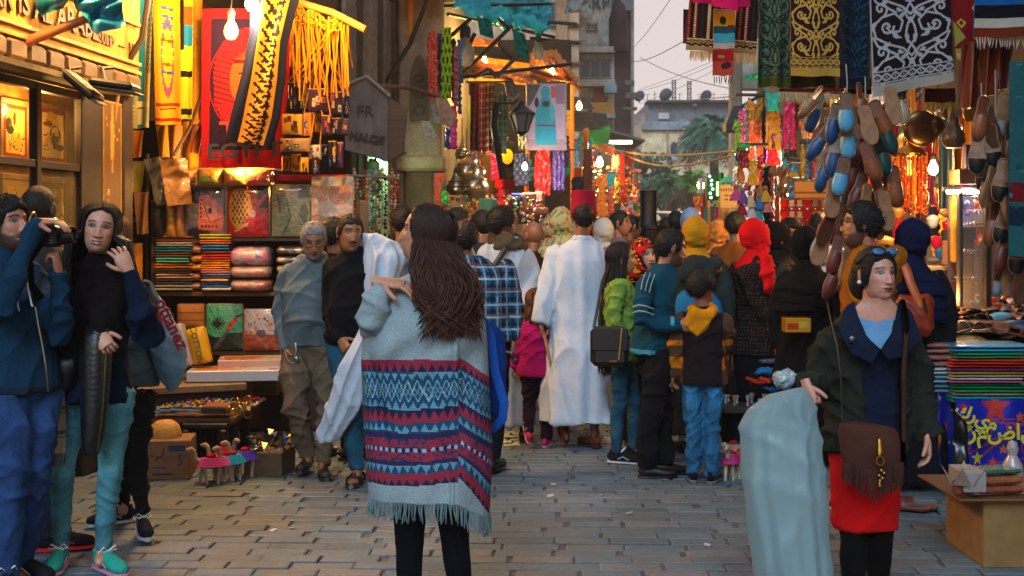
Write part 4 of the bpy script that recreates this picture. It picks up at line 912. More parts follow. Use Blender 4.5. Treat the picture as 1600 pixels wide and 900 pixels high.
K2=thing('white_tent','low white canopy at the end of the street','canopy',W(1050,340,72));K2.location.z=0;m=MB();m.box((0,0,2.55),(3.4,2,.14),'#b8bcc4',.03,rot=Euler((0,radians(2),0)));m.build('cover','cloth',K2);m=MB()
for x in(-1.6,1.6):m.tube([(x,-.8,0),(x,-.8,2.5)],.04,6,'#8a8a8a')
m.build('pole','iron',K2)
V1=thing('parked_van','green-white van parked under the far trees','van',W(1040,345,78));V1.location.z=0;m=MB();m.box((0,0,1.25),(3.6,1.8,1.7),'#4c6858',.25);m.box((0,-.02,1.75),(3.3,1.82,.5),'#1c2628',.1);m.build('body','plastic',V1);m=MB()
for x in(-1.1,1.1):m.tube([(x,-.95,.36),(x,-.7,.36)],.36,16,'#121212')
m.build('wheel','plastic',V1)
BO=thing('black_bollard','black stepped metal post rising above the crowd','post',W(1013,362,13));BO.location.z=0;m=MB();z0=1.5-338*0;
m.lathe([(.10,0),(.10,1.3),(.13,1.34),(.135,1.52),(.16,1.53),(.16,1.57)],n=20,col='#101012');m.lathe([(.10,1.57),(.085,1.60),(.085,1.90),(.09,1.905),(.09,1.915),(.0,1.916)],n=20,col='#0c0c0e');m.build('post','iron',BO)
bulb(1095,288,70,350,(1,.42,.08),r=.20,cord=.5,label='orange street lamp by the far trees',size=.2,emit='40')
m=MB()
for a,b,sg_ in(((1052,-8,40),(986,78,60),4),((1135,86,60),(998,140,90),3),((1135,92,60),(990,145,90),6),((1135,100,60),(1000,162,90),4),((1150,150,30),(985,150,90),8),((1150,236,30),(950,232,50),6),((1150,242,30),(955,230,50),16),((1076,60,30),(985,96,70),6),((1000,90,60),(1148,140,40),6)):
 A_,B_=W(*a),W(*b);m.tube([A_.lerp(B_,t)-Vector((0,0,sin(pi*t)*sg_*.03))for t in np.linspace(0,1,9)],.014 if a[1]<200 else .03,4,'#3c3638' if a[1]<200 else '#8a6a28')
m.build('overhead_cables','plastic',label='thin cables slung across the street under the sky',cat='cables')
B7=thing('right_building','dark building behind the slipper and textile stalls','building');m=MB();fbox(m,1,3.0,34,1.0,4.5,0,11,'#4a3c30',.02);fbox(m,1,4,30,.5,1.1,3.9,11,'#54483c',.02);m.build('wall','plaster',B7,smooth=False)
m=MB();c=W(1149,200,34);m.box((c.x,34,3.2),(.32,.3,6.4),'#8c806c',.04);m.build('post','plaster',label='pale concrete post right of the far palm',cat='post')
m=MB();c=W(1190,100,36);m.box((c.x+.9,36.3,6.6),(1.9,.5,5),'#6c5c50',.03);c=W(1172,100,35);m.box((c.x,35.2,c.z),(.9,.4,1.4),'#b0aca0',.03);m.build('upper_house','plaster',label='upper floors of a pale house right of the far palm',cat='building')
t=thing('hanging_lantern','dark hooded street lantern beside the hanging costumes','lantern',W(1150,190,22));m=MB();m.loft([[(-.2,-.2,-.18),(.17,-.2,-.18),(.17,.2,-.18),(-.2,.2,-.18)],[(-.2,-.2,-.06),(.17,-.2,-.06),(.17,.2,-.06),(-.2,.2,-.06)],[(-.07,-.1,.26),(.07,-.1,.26),(.07,.1,.26),(-.07,.1,.26)]],'#22242a');m.build('hood','iron',t,smooth=False);m=MB();m.tube([(0,0,.2),(.5,0,.5)],.03,6,'#22242a');m.build('arm','iron',t)
t=thing('street_lantern','black street lantern on an iron scroll bracket above the crowd','lantern',W(815,185,19));m=MB();m.lathe([(.09,-.20),(.17,.04),(.18,.06)],n=6,col='#5c5c60',cap=False);m.build('glass','gloss',t,smooth=False)
m=MB();m.lathe([(.20,.05),(.20,.08),(.10,.16),(.05,.20),(.02,.26),(.0,.28)],n=6,col='#121416');m.lathe([(.0,-.26),(.05,-.24),(.10,-.20)],n=6,col='#121416')
for k in range(6):a=k*pi/3;m.tube([(cos(a)*.09,sin(a)*.09,-.2),(cos(a)*.18,sin(a)*.18,.06)],.012,5,'#121416')
m.build('frame','iron',t);m=MB();m.tube([(-.06,0,.28),(-.12,0,.22),(-.34,0,.24),(-.45,0,.12),(-.40,0,.02),(-.30,0,.06),(-.33,0,.13)],.018,6,'#121416');m.tube([(-.38,0,.24),(-.42,0,-.1),(-.36,0,-.45),(-.28,.02,-.9)],.05,8,'#0e0f12');m.build('bracket','iron',t)
print('SETTING',time.time()-T0)
GN={}
def hang(label,cat,x0,y0,x1,y1,d,col,cv=None,mat='cloth',folds=3,amp=.02,seed=0,name='hanging_cloth',dx=0,group=None,dyr=0,th=.012,wob=0,nar=0):
 nu,nv=(cv.w,cv.h)if cv else(24,20);P0=W(x0,y0,d);w_=(x1-x0)/FPX*d;h_=(y1-y0)/FPX*d;k=d/FPX
 u=np.linspace(0,1,nu+1)[None,:];v=np.linspace(0,1,nv+1)[:,None]
 X=(u+nar*v*(.5-u))*w_+dx*k*v+wob*np.sin(v*5+seed);Z=-v*(h_+dyr*k*u)+.004*np.sin(u*9+seed)*v;Y=amp*np.sin(u*folds*2*pi+seed+v*.9)*(.45+.55*v)+amp*.4*np.sin(u*folds*5+v*3+seed*2)+0*v
 P=np.stack([X+0*Z,Y,Z+0*X],-1);m=MB();m.grid(P,cv.a if cv else col);Q=P+np.array((0,th,0));m.grid(Q,shade(col,.8)if cv is None else cv.a*.7,flip=True)
 for a,b in((P[:,0],Q[:,0]),(P[:,-1],Q[:,-1]),(P[0],Q[0]),(P[-1],Q[-1])):m.grid(np.stack([a,b],0),col)
 return m.build(name,mat,loc=P0,smooth=2,label=label,cat=cat,group=group)
def fringe_part(o,w_,z,n,L,col,dy=0,slope=0):
 m=MB()
 for i in range(n):
  x=w_*(i+.5)/n;zz=z-slope*i/n;a=R.uniform(-.006,.006);m.tube([(x,dy,zz),(x+a,dy-.004,zz-L*.55),(x+a*2,dy,zz-L*R.uniform(.8,1.1))],[.003,.0035,.0012],4,vary(col,.25))
 return m.build('fringe','cloth',o,kind='stuff')
SHAPES={'shirt':[(-.5,-.18),(-.42,-.03),(-.18,.0),(-.10,-.06),(.10,-.06),(.18,0),(.42,-.03),(.5,-.18),(.5,-.42),(.36,-.45),(.32,-.25),(.33,-1),(-.33,-1),(-.32,-.25),(-.36,-.45),(-.5,-.42)],'dress':[(-.36,-.08),(-.2,0),(-.08,-.05),(.08,-.05),(.2,0),(.36,-.08),(.42,-.3),(.30,-.32),(.24,-.22),(.22,-.45),(.46,-1),(-.46,-1),(-.22,-.45),(-.24,-.22),(-.30,-.32),(-.42,-.3)],'trousers':[(-.32,0),(.32,0),(.42,-.3),(.46,-1),(.08,-1),(.02,-.35),(-.02,-.35),(-.08,-1),(-.46,-1),(-.42,-.3)],'top':[(-.42,0),(-.28,0),(-.2,-.22),(.2,-.22),(.28,0),(.42,0),(.46,-.3),(.30,-.62),(.38,-1),(-.38,-1),(-.30,-.62),(-.46,-.3)],'skirt':[(-.26,0),(.26,0),(.5,-1),(-.5,-1)],'strip':[(-.4,0),(.4,0),(.5,-.5),(.42,-1),(-.42,-1),(-.5,-.5)]}
def garment(label,cat,px,py,wp,hp,d,kind,col,mat='cloth',name=None,seed=1,colfn=None,group=None,th=.06,hanger=True,rot=0):
 k=d/FPX;w_,h_=wp*k,hp*k;t=thing(name or cat.replace(' ','_'),label,cat,W(px,py,d),rot,group);m=MB();pts=[(x*w_,z*h_)for x,z in SHAPES[kind]]
 m.prism(pts,-th*.5,th*.5,col,FRONT);V,F,N=remesh(m,max(.012,min(w_,h_)/26),3);V2=V+N*wr(V,.012+th*.1,seed,.5+.35/max(w_,.2))[:,None];fold=.014*np.sin(V[:,0]/w_*22+seed)*np.clip(-V[:,2]/h_,0,1);V2[:,1]+=fold
 c=colfn(V[:,0]/w_,-V[:,2]/h_)if colfn else np.tile(np.array(lin(col)),(len(V),1));MB().add(V2,F,c,pv=True).build('cloth',mat,t,smooth=2)
 if hanger and kind in('shirt','dress','top'):
  m=MB();m.tube([(-w_*.36,0,-h_*.03),(0,0,.03),(w_*.36,0,-h_*.03)],.008,5,'#3a2c20');m.tube([(0,0,.03),(0,0,.08),(.02,0,.10),(.03,0,.08)],.005,5,'#8a8a8a');m.build('hanger','iron',t)
 return t
def folded(t,w_,dp,h,col,col2=None,mat='cloth',name='cloth',seed=0,loc=(0,0,0),plump=2.6):
 m=MB();r_=random.Random(seed);n=2 if h>.03 else 1
 for k in range(n):
  hh=h/n;rings=[]
  for i,x in enumerate(np.linspace(-w_/2,w_/2,9)):
   e=1 if 0<i<8 else .8;q=np.linspace(0,2*pi,16,endpoint=False);cx=np.sign(np.cos(q))*np.abs(np.cos(q))**(2/plump)*dp/2;cz=np.sign(np.sin(q))*np.abs(np.sin(q))**(2/plump)*hh*.5*e*r_.uniform(.92,1.06)
   rings.append(np.stack([np.full(16,x),cx+r_.uniform(-.004,.004),cz+hh*(k+.5)+r_.uniform(-.1,.1)*hh*.4],-1))
  m.loft(rings,(col if k==0 or not col2 else col2))
 return m.build(name,mat,t,loc=loc,smooth=True)
ORD=['top','second from the top','third from the top','fourth from the top','fifth from the top','sixth from the top','seventh from the top','eighth from the top','ninth from the top','tenth from the top','eleventh from the top','bottom']
def stack(what,where,px,py_bot,wp,dp,d,items,cat='folded cloth',mat='cloth',jit=.012,group=None,plump=3.4,name='folded_cloth'):
 k=d/FPX;b=W(px,py_bot,d);z=b.z;n=len(items)
 for i,(hp,col,cn,*r_)in enumerate(items):
  col=shade(col,1.35);r_=[shade(q_,1.35)for q_ in r_]
  h=hp*k;o=ORD[n-1-i]if i else 'lowest'
  t=thing(name,'%s %s, %s in %s'%(cn,what,o,where),cat,(b.x+R.uniform(-jit,jit),d+dp/2+R.uniform(-jit,jit),z),R.uniform(-.05,.05),group or what+' stacked in '+where)
  folded(t,wp*k*R.uniform(.88,1.04),dp,h*.98,col,r_[0]if r_ else None,mat,seed=i,plump=plump);z+=h
def pack(label,cat,x0,y0,x1,y1,d,cv,t=.05,lean=0,roll=0,group=None,name='package',mat='wrap',edge=None,fold=True,th_text=None):
 k=d/FPX;w_,h_=(x1-x0)*k,(y1-y0)*k;o=thing(name,label,cat,W((x0+x1)/2,y1,d),0,group);o.rotation_euler=(-lean,roll,0)
 m=MB();P=flatP(w_-.01,h_-.01,cv.w,cv.h,(-w_/2+.005,-.002-t/2,h_-.005));u=np.linspace(-1,1,cv.w+1)[None,:];v=np.linspace(-1,1,cv.h+1)[:,None]
 P[...,1]-=t*.28*(1-u**4)*(1-v**4);m.grid(P,cv.a);m.build('printed_front',mat,o,smooth=2)
 m=MB();m.box((0,0,h_/2),(w_,t,h_),edge if edge is not None else cv.a.mean((0,1))*.8,min(.012,t*.4));m.build('wrapping',mat,o);return o
SH=thing('shelf_unit','open wooden market shelf loaded with folded textiles on the left','shelf',W(400,560,9.5));SH.location.z=0;SX=SH.location.x;SY=9.5
def shz(py):return CAMH-(py-HY)/FPX*SY
def shx(px):return(px-800)/FPX*SY-SX
for n_,py,dpt in(('shelf_board',371,.5),('shelf_board',457,.5),('shelf_board',549,.55)):
 m=MB();m.box(((shx(238)+shx(560))/2,dpt/2,shz(py)-.012),(shx(560)-shx(238),dpt,.032),'#6a4a24',.004);m.build(n_,'wood',SH,smooth=False)
for px in(239,559):m=MB();m.box((shx(px),.26,shz(560)/2+shz(312)/2),(.035,.5,shz(312)-shz(560)),'#5a3c1c',.004);m.build('side_panel','wood',SH,smooth=False)
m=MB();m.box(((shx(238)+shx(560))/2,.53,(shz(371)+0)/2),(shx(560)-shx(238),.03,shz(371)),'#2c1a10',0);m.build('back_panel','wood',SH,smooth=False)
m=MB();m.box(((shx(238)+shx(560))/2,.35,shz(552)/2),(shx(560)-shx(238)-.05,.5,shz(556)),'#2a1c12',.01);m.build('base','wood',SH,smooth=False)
TA=[(11,'#8a8c80','grey','#b0a890'),(8,'#2c3440','dark blue'),(9,'#a08068','beige'),(7,'#3a2c28','brown'),(9,'#b87010','mustard','#b0681c'),(9,'#3f9a86','mint'),(8,'#6a4428','brown'),(9,'#147a98','turquoise'),(7,'#b0a890','cream'),(6,'#5a2438','plum'),(9,'#c07c10','orange-yellow')]
stack('folded towel','the leftmost shelf stack',270,455,58,.30,9.46,TA,mat='wrap')
stack('folded scarf bundle','the narrow patterned pile',304,455,17,.30,9.5,[(30,'#9a7058','brown dotted','#8a5a3c'),(28,'#b8822c','ochre'),(30,'#b08070','pink dotted','#9c5c58')],mat='wrap',plump=2.1)
TB=[(6,'#b8b8bc','white'),(8,'#1c5ca0','blue'),(6,'#b08020','gold'),(8,'#2448a0','cobalt and white','#8898c0'),(7,'#c07868','salmon'),(7,'#c88a14','yellow'),(8,'#b87a14','ochre'),(8,'#b01c2c','red patterned'),(6,'#3a2c20','black and white striped','#a8a090'),(9,'#246ca8','sky blue'),(8,'#c06810','orange'),(9,'#a8a814','lime yellow')]
stack('folded placemat','the second shelf stack',337,455,47,.30,9.44,TB,mat='wrap',jit=.006,plump=3.5)
def bolster(label,px,py,wp,hp,base,sp,seed):
 k=9.42/FPX;w_,h_=wp*k,hp*k;t=thing('wrapped_blanket',label,'blanket',W(px,py,9.55),0,'plastic-wrapped blankets on the middle shelf');rr=random.Random(seed);q=np.linspace(0,2*pi,40,endpoint=False);rings=[];cols=[];xs=np.linspace(-w_/2,w_/2,50)
 sp_=[(rr.uniform(-w_/2,w_/2),rr.uniform(-.2,.2),rr.uniform(.015,.035),rr.choice(sp))for _ in range(26)]
 for x in xs:
  e=(1-abs(2*x/w_)**6)**.35 if abs(2*x/w_)<1 else .3;e=max(e,.35);cy_=np.cos(q)*.17*e;cz=np.sign(np.sin(q))*np.abs(np.sin(q))**.8*h_*.5*e;rings.append(np.stack([np.full(40,x),cy_,cz],-1));row=np.tile(np.array(lin(base)),(40,1));s_=q*.12-pi*.12
  for a,b,r_,c in sp_:row[((x-a)**2+(s_-b)**2)<r_*r_]=lin(c)
  cols.append(row)
 MB().loft(rings,np.array(cols).reshape(-1,3),pv=True,cap=False).build('wrapped_roll','wrap',t,smooth=2)
for i,(py,hp,b_,s_)in enumerate(((445,21,'#b09088',('#a05a60','#8a6a70')),(424,22,'#b09a90',('#b07060','#a08088')),(401,34,'#a890a8',('#8a4a70','#5c5c98','#b87888')))):bolster(['peach floral wrapped blanket at the bottom of three rolls','cream floral wrapped blanket in the middle of three rolls','pink and violet floral blanket topping three rolls'][i],395,py,64,hp,b_,s_,i)
for i,(py,hp)in enumerate(((440,18),(420,16),(406,14),(391,15))):bolster(('dark dotted roll, lowest behind the grey-haired man','pale dotted roll, second lowest behind the grey-haired man','grey dotted roll, second highest behind the grey-haired man','black and white dotted roll on top behind the grey-haired man')[i],462,py,56,hp,['#6a4a50','#8a8078','#5c5458','#4a4648'][i],('#b0a8a0','#2a2428'),9+i)
c=Cv(44,56,'#5c5a62').ell(.4,.18,.25,.15,'#241a2c').ell(.85,.1,.12,.1,'#241a2c').ell(.35,.95,.3,.14,'#241a2c').poly([(.4,.16),(.62,.14),(.98,.42),(.96,.9),(.36,.86)],'#b85a48').poly([(.46,.24),(.60,.2),(.9,.5),(.66,.72),(.46,.5)],'#c07060')
for a in range(5):c.rect(.44+a*.09,.76,.49+a*.09,.83,'#4a1c28');c.rect(.41,.22+a*.09,.45,.27+a*.09,'#4a1c28')
c.line([(.46,.24),(.66,.72),(.96,.62)],.012,'#4a1c28').ell(.66,.47,.05,.07,'#2c141c');pack('wrapped grey cushion cover with a pink house pattern','cushion cover',289,293,353,370,9.5,c,.07)
c=Cv(44,56,'#a8100c').ell(.32,.45,.30,.42,'#b8861c').rect(.6,.55,1,1,'#b80c08').rect(.75,.0,1,.45,'#1c1418')
for a in range(8):
 for b in range(9):
  if(a+b)%2:c.ell(.14+a*.05,.12+b*.075,.024,.036,'#1a120c')
c.line([(.95,.18),(.62,.55),(.3,.95)],.045,'#b02018').ell(.62,.55,.09,.08,'#b8a08a').line([(.2,.9),(.5,.75)],.03,'#c09048');pack('wrapped red cushion cover with a gold chequered hat','cushion cover',357,290,421,370,9.5,c,.07)
rr=random.Random(4);c=Cv(48,60,'#8a9068').line([(.3,.15),(.42,.3),(.46,.5),(.5,.62),(.42,.8),(.3,.95)],.02,'#2c4430').poly([(.12,.2),(.36,.16),(.44,.42),(.2,.5)],'#4c6048').poly([(.2,.5),(.42,.5),(.46,.7),(.2,.85)],'#6c7c58').rect(.7,.02,.98,.25,'#3c5848')
for a in range(26):x,y=rr.uniform(.02,.9),rr.uniform(.02,.95);c.rect(x,y,x+rr.uniform(.03,.09),y+rr.uniform(.01,.03),'#3a5040')
for a in range(7):c.line([(.10+a*.012,.20+a*.05),(.38+a*.008,.16+a*.05)],.008,'#26382c')
c.ell(.86,.55,.11,.18,'#3c5044',.8);pack('wrapped pale cover printed with green pharaoh banknotes','cushion cover',425,288,486,370,9.5,c,.06)
c=Cv(44,56,'#b0a094')
for x,y,r_ in((.68,.22,.26),(.15,.85,.3),(.3,.3,.1),(.75,.7,.14)):
 for q in(1,.75,.5,.28):c.ring(x,y,r_*q,r_*q*.8,'#b06838',.16/q)
pack('wrapped white cover with orange spiral rings','cushion cover',487,282,553,370,9.48,c,.06)
for i,(x0,x1,c1,c2,la)in enumerate(((279,313,'#a87830','#6c3c48','plum and gold'),(314,351,'#a88428','#6c8a34','gold and olive'),(352,386,'#6c8a60','#b08830','green and gold'),(387,426,'#b06c30','#a04438','orange and coral'))):
 c=Cv(24,16,c1).rect(0,.45,.5,1,c2).rect(.55,.5,.95,.9,vary(c2,.4));pack('small %s wrapped packet above the cushion covers'%la,'packet',x0,265,x1,291,9.45,c,.16,group='wrapped packets above the cushion covers')
m=MB();wbox(m,276,262,430,265.5,9.4,.3,'#b0701c',.002);wbox(m,425,273,541,283,9.55,.3,'#b01008',.004);m.build('red_shelf_strip','wood',SH,smooth=False).location=-Vector(SH.location)
c=Cv(40,50,'#2c8468').rect(0,.62,1,1,'#10241c').ell(.32,.3,.45,.42,'#3c9a78');
for a in range(12):c.line([(.33,.42),(.33+.17*cos(a*pi/6),.42+.14*sin(a*pi/6))],.02,'#0c1c18')
c.line([(.25,.95),(.62,.55)],.05,'#4c4858').line([(.62,.52),(.82,.32)],.055,'#b01820').line([(.84,.28),(.98,.22)],.03,'#101818').dots(18,.012,['#0c1c18']);pack('green framed box lid with a black star and red brush','box',323,474,381,547,9.5,c,.05,edge='#8a6c28')
c=Cv(40,48,'#9a9aa4').rect(0,.6,1,1,'#8a3c1c').dots(14,.03,['#6c1c2c','#4c2430']).ell(.5,.58,.14,.09,'#3c3038').dots(10,.05,['#a06048']);pack('boxed white and rust printed textile on the low shelf','box',382,482,437,548,9.5,c,.06)
pack('tan woven box on the low shelf beside the green lid','box',279,474,322,515,9.55,Cv(12,20,'#a06a38').rect(0,.3,1,.34,'#6a4420').rect(0,.6,1,.64,'#6a4420'),.1,mat='card')
pack('dark upright box at the left end of the upper shelf','box',243,316,262,370,9.55,Cv(4,4,'#14100e'),.2,mat='card');pack('mustard wrapped roll beside the dark box','roll',262,312,277,370,9.5,Cv(6,18,'#b8861c').dots(10,.1,['#c89a38']),.1);pack('pinkish wrapped roll left of the house-pattern cover','roll',277,305,289,370,9.5,Cv(6,18,'#b07840').dots(10,.1,['#a85c38']),.1)
for i,(pts,col,la,ty)in enumerate(((((250,250),(292,246),(300,318),(262,322)),'#a8763c','tan wrapped bolt of cloth leaning on the shelf end',0),(((226,250),(252,244),(264,318),(246,322)),'#5c5a50','grey and peach wrapped bolt standing beside it',1))):
 banner(la,[(x,y,9.3+.1*i)for x,y in pts],9,col,'wrap',name='wrapped_cloth',cat='wrapped cloth',amp=.03,seed=i+3)
o=pack('yellow box lettered COTTON leaning against the low shelf','box',304,511,332,568,8.95,Cv(10,20,'#c09a0c'),.09,roll=radians(-14),lean=.12,mat='gloss',edge='#c09a0c',name='textile_box');text3d('COTTON',.062,'#3a3010',o,Matrix.Translation((0.0,-.085,.13))@Matrix.Rotation(radians(90),4,'Y')@FRONT,ext=.002)
pack('white flowered box leaning beside the yellow one','box',278,505,305,574,8.9,Cv(12,28,'#a09098').dots(14,.06,['#5c4a50','#8a7078']),.09,roll=radians(-17),lean=.1,mat='gloss',name='textile_box');pack('blue box behind the white flowered one','box',262,512,280,574,8.95,Cv(4,4,'#163a7c'),.09,roll=radians(-20),lean=.1,mat='gloss',name='textile_box');pack('red box edge beside the tote bag','box',246,462,258,520,9.0,Cv(4,4,'#b01414'),.09,roll=radians(-32),mat='gloss',name='textile_box')
m=MB();a=[W(232,575,8.9),W(300,556,9.4),W(400,575,9.3),W(332,603,8.5)];
PL=thing('low_platform','low wooden platform with dark edge holding flat boxes','platform',(a[3].x,8.9,0));m.box((-.42,0,a[3].z-.03),(.95,.85,.05),'#6a5234',.006,rot=Euler((0,0,radians(24))));m.build('top','wood',PL,smooth=False);m=MB();m.box((-.42,.02,a[3].z/2-.03),(.86,.74,a[3].z-.06),'#1a120c',.01,rot=Euler((0,0,radians(24))));m.build('base','wood',PL,smooth=False)
for i,(px,py,w_,h_,d,ry,la,cc)in enumerate(((367,592,.62,.075,8.9,8,'flat white box with orange print on the low platform','#a8b0bc'),(398,574,.5,.07,9.15,10,'pinkish flat box behind the orange printed one','#b09a94'))):
 t=thing('flat_box',la,'box',W(px,py,d),radians(ry));m=MB();m.box((0,0,h_/2),(w_,.34,h_),cc,.005);m.build('carton','gloss',t,smooth=False);cv=Cv(20,12,'#a8a4a0').rect(.05,.2,.6,.8,'#c06818').rect(.5,.3,.8,.7,'#b89a3c').dots(6,.05,['#a83018']);m=MB();m.grid(flatP(w_*.96,.32,20,12,(-w_*.48,.16,h_+.001),(1,0,0),(0,-1,0)),cv.a);m.build('printed_lid','gloss',t,smooth=False)
m=MB();wbox(m,395,590,432,618,9.3,.6,'#7a5c34');m.build('step','wood',label='low wooden step beside the flat boxes',cat='step')
TT=thing('trinket_table','low wooden table heaped with beads and souvenirs on the left','table',W(300,650,8.3));TT.location.z=0;tz=CAMH-(650-HY)/FPX*8.3+.0
m=MB();m.box((-.02,.32,tz-.02),(.62,.74,.035),'#6a4420',.005);m.build('tabletop','wood',TT,smooth=False)
for x,y in((.13,.06),(-.28,.06),(.24,.5),(-.28,.55)):m=MB();m.box((x,y,(tz-.04)/2),(.06,.05,tz-.04),'#100d0c',.006);m.build('leg','plastic',TT,smooth=False)
m=MB();rs_=np.random.RandomState(2);bc=['#a81828','#b08a20','#b8a888','#b04060','#1c8a78','#c0a018','#4a2c20','#b0b0a8','#7c1430','#b86020','#2c5c98']
for k in range(620):
 x,y=rs_.uniform(-.26,.36),rs_.uniform(.04,.62);z=tz+.03+.04*np.exp(-((x)**2+(y-.3)**2)/.08)*rs_.uniform(.4,1);s_=rs_.uniform(.006,.014);m.ell((x,y,z),(s_,s_*rs_.uniform(.7,1.6),s_*.8),bc[rs_.randint(len(bc))],6,4)
m.build('beads','gloss',kind='stuff',loc=TT.location)
for i,(px,py)in enumerate(((243,641),(258,639),(279,638),(304,639))):t=thing('trinket_tray',['leftmost pale blue tray on the bead table edge','second pale blue tray from the left on the bead table','third blue tray from the left, darker inside','rightmost slanted blue tray on the bead table'][i],'tray',W(px,py+6,8.2),radians(-24),'blue trays along the bead table');m=MB();m.box((0,.06,.008),(.10,.18,.016),'#5a7894',.003,rot=Euler((radians(-6),0,0)));m.box((0,.07,.018),(.08,.15,.008),'#1c2430',0,rot=Euler((radians(-6),0,0)));m.build('tray','gloss',t,smooth=False)
t=thing('black_tray','black box with orange lid stacked at the bead table edge','tray',W(336,646,8.2));m=MB();m.box((0,.08,.02),(.17,.2,.04),'#0c0c10',.004);m.box((0,.08,.045),(.16,.19,.008),'#8a4a18',.002);m.build('case','plastic',t,smooth=False)
t=thing('red_stick','dark red cloth-wrapped case at the far right of the bead table','case',W(385,626,8.7));m=MB();m.box((0,.04,0),(.16,.10,.02),'#6c0c14',.004,rot=Euler((0,radians(-6),radians(14))));m.build('case','cloth',t,smooth=False)
t=thing('bracelets','cluster of golden bracelets hanging off the bead table corner','bracelets',W(372,634,8.15));m=MB()
for k in range(16):c=Vector((rr.uniform(-.05,.07),rr.uniform(-.02,.04),rr.uniform(-.05,.04)));a=rr.uniform(0,3);m.tube([c+Vector((cos(t_)*.028*cos(a),cos(t_)*.028*sin(a),sin(t_)*.028))for t_ in np.linspace(0,2*pi,12)],.0035,5,rr.choice(['#c09a38','#c8a850','#b0b0a8','#a87a20']))
m.build('rings','metal',t);m=MB();m.tube([W(350+12,640,8.2),W(362,700,8.2)],.006,5,'#8a7a40');
t=thing('straw_hat','upturned dome of a straw hat on the cardboard box','hat',W(258,697,7.9));m=MB();m.lathe([(.10,0),(.102,.03),(.098,.035),(.1,.06),(.098,.09),(.085,.13),(.05,.158),(.0,.165)],n=28,col='#a87c30');m.build('crown','straw',t)
t=thing('cardboard_box','brown cardboard box with blue printing under the bead table','box',W(262,755,7.75),radians(7));t.location.z=0;cz=.235;m=MB();m.box((0,.14,cz/2),(.27,.30,cz),'#7a5634',.004);m.build('carton','card',t,smooth=False);m=MB()
for q_ in(((.055,-.012,.19),(.10,.003,.035)),((-.03,-.012,.035),(.12,.003,.012)),((-.05,-.012,.075),(.08,.003,.008))):m=MB();m.box(*q_,'#1c2c54',0);m.build('print','paper',t,smooth=False)
text3d('5',.09,'#1c2c54',t,Matrix.Translation((.075,-.0125,.115))@FRONT);text3d('Jaguar',.04,'#3a3438',t,Matrix.Translation((-.06,-.0125,.10))@FRONT)if 0 else None
m=MB();m.tube([(-.07,-.0135,.12),(-.03,-.0135,.15),(-.02,-.0135,.19)],.004,4,'#2c2c40');m.tube([(-.10,-.0135,.15),(-.04,-.0135,.14),(.0,-.0135,.125)],.004,4,'#2c2c40');m.build('figure_mark','paper',t)
t=thing('stool','black plastic stool standing under the bead table','stool',W(312,720,8.1));t.location.z=0;m=MB();m.box((.02,.2,.26),(.30,.3,.04),'#0c0b0c',.01);m.build('seat','plastic',t);
for x,y in((-.10,.06),(.14,.06),(-.10,.34),(.14,.34)):m=MB();m.box((x,y,.12),(.05,.05,.24),'#0c0b0c',.01);m.build('leg','plastic',t)
t=thing('foil_crate','dark box full of shiny foil packets near the trousers of the grey-haired man','box',W(412,744,7.85),radians(-8));t.location.z=0;m=MB();m.box((0,.12,.075),(.24,.28,.15),'#5a4a34',.005);m.build('carton','card',t,smooth=False);m=MB();rs_=np.random.RandomState(5)
for k in range(60):p0=np.array((rs_.uniform(-.14,.17),rs_.uniform(-.02,.26),.16+rs_.uniform(0,.07)));Q=p0+rs_.uniform(-.035,.035,(4,3));m.add(Q,[(0,1,2),(0,2,3)],bc[rs_.randint(len(bc))]if k%4==0 else '#9a948c')
m.build('foil_packets','metal',t,smooth=False,kind='stuff')
t=thing('blue_cup','small blue tin beside the box of foil packets','tin',W(437,736,7.9));t.location.z=0;m=MB();m.lathe([(.03,0),(.032,.09),(.03,.095),(.0,.09)],n=14,col='#0c5c8a');m.build('tin','plastic',t)
def camel(label,px,py,d,skirt,rz,group='small toy camels on the ground',sc=1.0):
 t=thing('toy_camel',label,'toy camel',W(px,py,d),rz,group,sc);t.location.z=0;b='#a08c74';m=MB();m.ell((0,0,.12),(.07,.035,.035),b,12,8);m.ell((.0,0,.15),(.028,.022,.03),b,10,6);m.tube([(-.06,0,.13),(-.09,0,.15),(-.10,0,.20),(-.115,0,.21),(-.15,0,.205)],[.018,.016,.014,.018,.010],8,b);V,F,N=remesh(m,.007,1);MB().add(V,F,b).build('body','cloth',t,smooth=2)
 for x,y,a in((-.045,.02,-.02),(-.045,-.02,.02),(.05,.02,.02),(.05,-.02,-.01)):m=MB();m.tube([(x,y,.12),(x+a,y,0.0)],[.012,.009],8,'#b0a088');m.build('leg','wood',t)
 m=MB();q=np.linspace(0,2*pi,20,endpoint=False);m.loft([np.stack([np.cos(q)*(.06+.012*k)*(1+.06*np.sin(q*7)),np.sin(q)*(.036+.010*k),np.full(20,.155-.016*k)],-1)for k in range(4)],skirt);m.build('skirt','cloth',t);m=MB();m.ell((0,0,.165),(.03,.026,.016),'#a01c1c',8,6);m.build('saddle','cloth',t)
for a in((330,755,7.62,'#b03a78',.3,'toy camel with pink skirt at the left of the herd'),(346,752,7.7,'#c04a88',-.4,'brighter pink-skirted toy camel with raised head'),(363,750,7.72,'#1c90b0',.9,'toy camel with turquoise skirt'),(383,744,7.85,'#4c34a0',.2,'toy camel with purple skirt by the foil box'),(352,736,8.0,'#a01c1c',2.4,'toy camel with red skirt behind the pink ones')):camel(a[5],a[0],a[1],a[2],a[3],a[4])
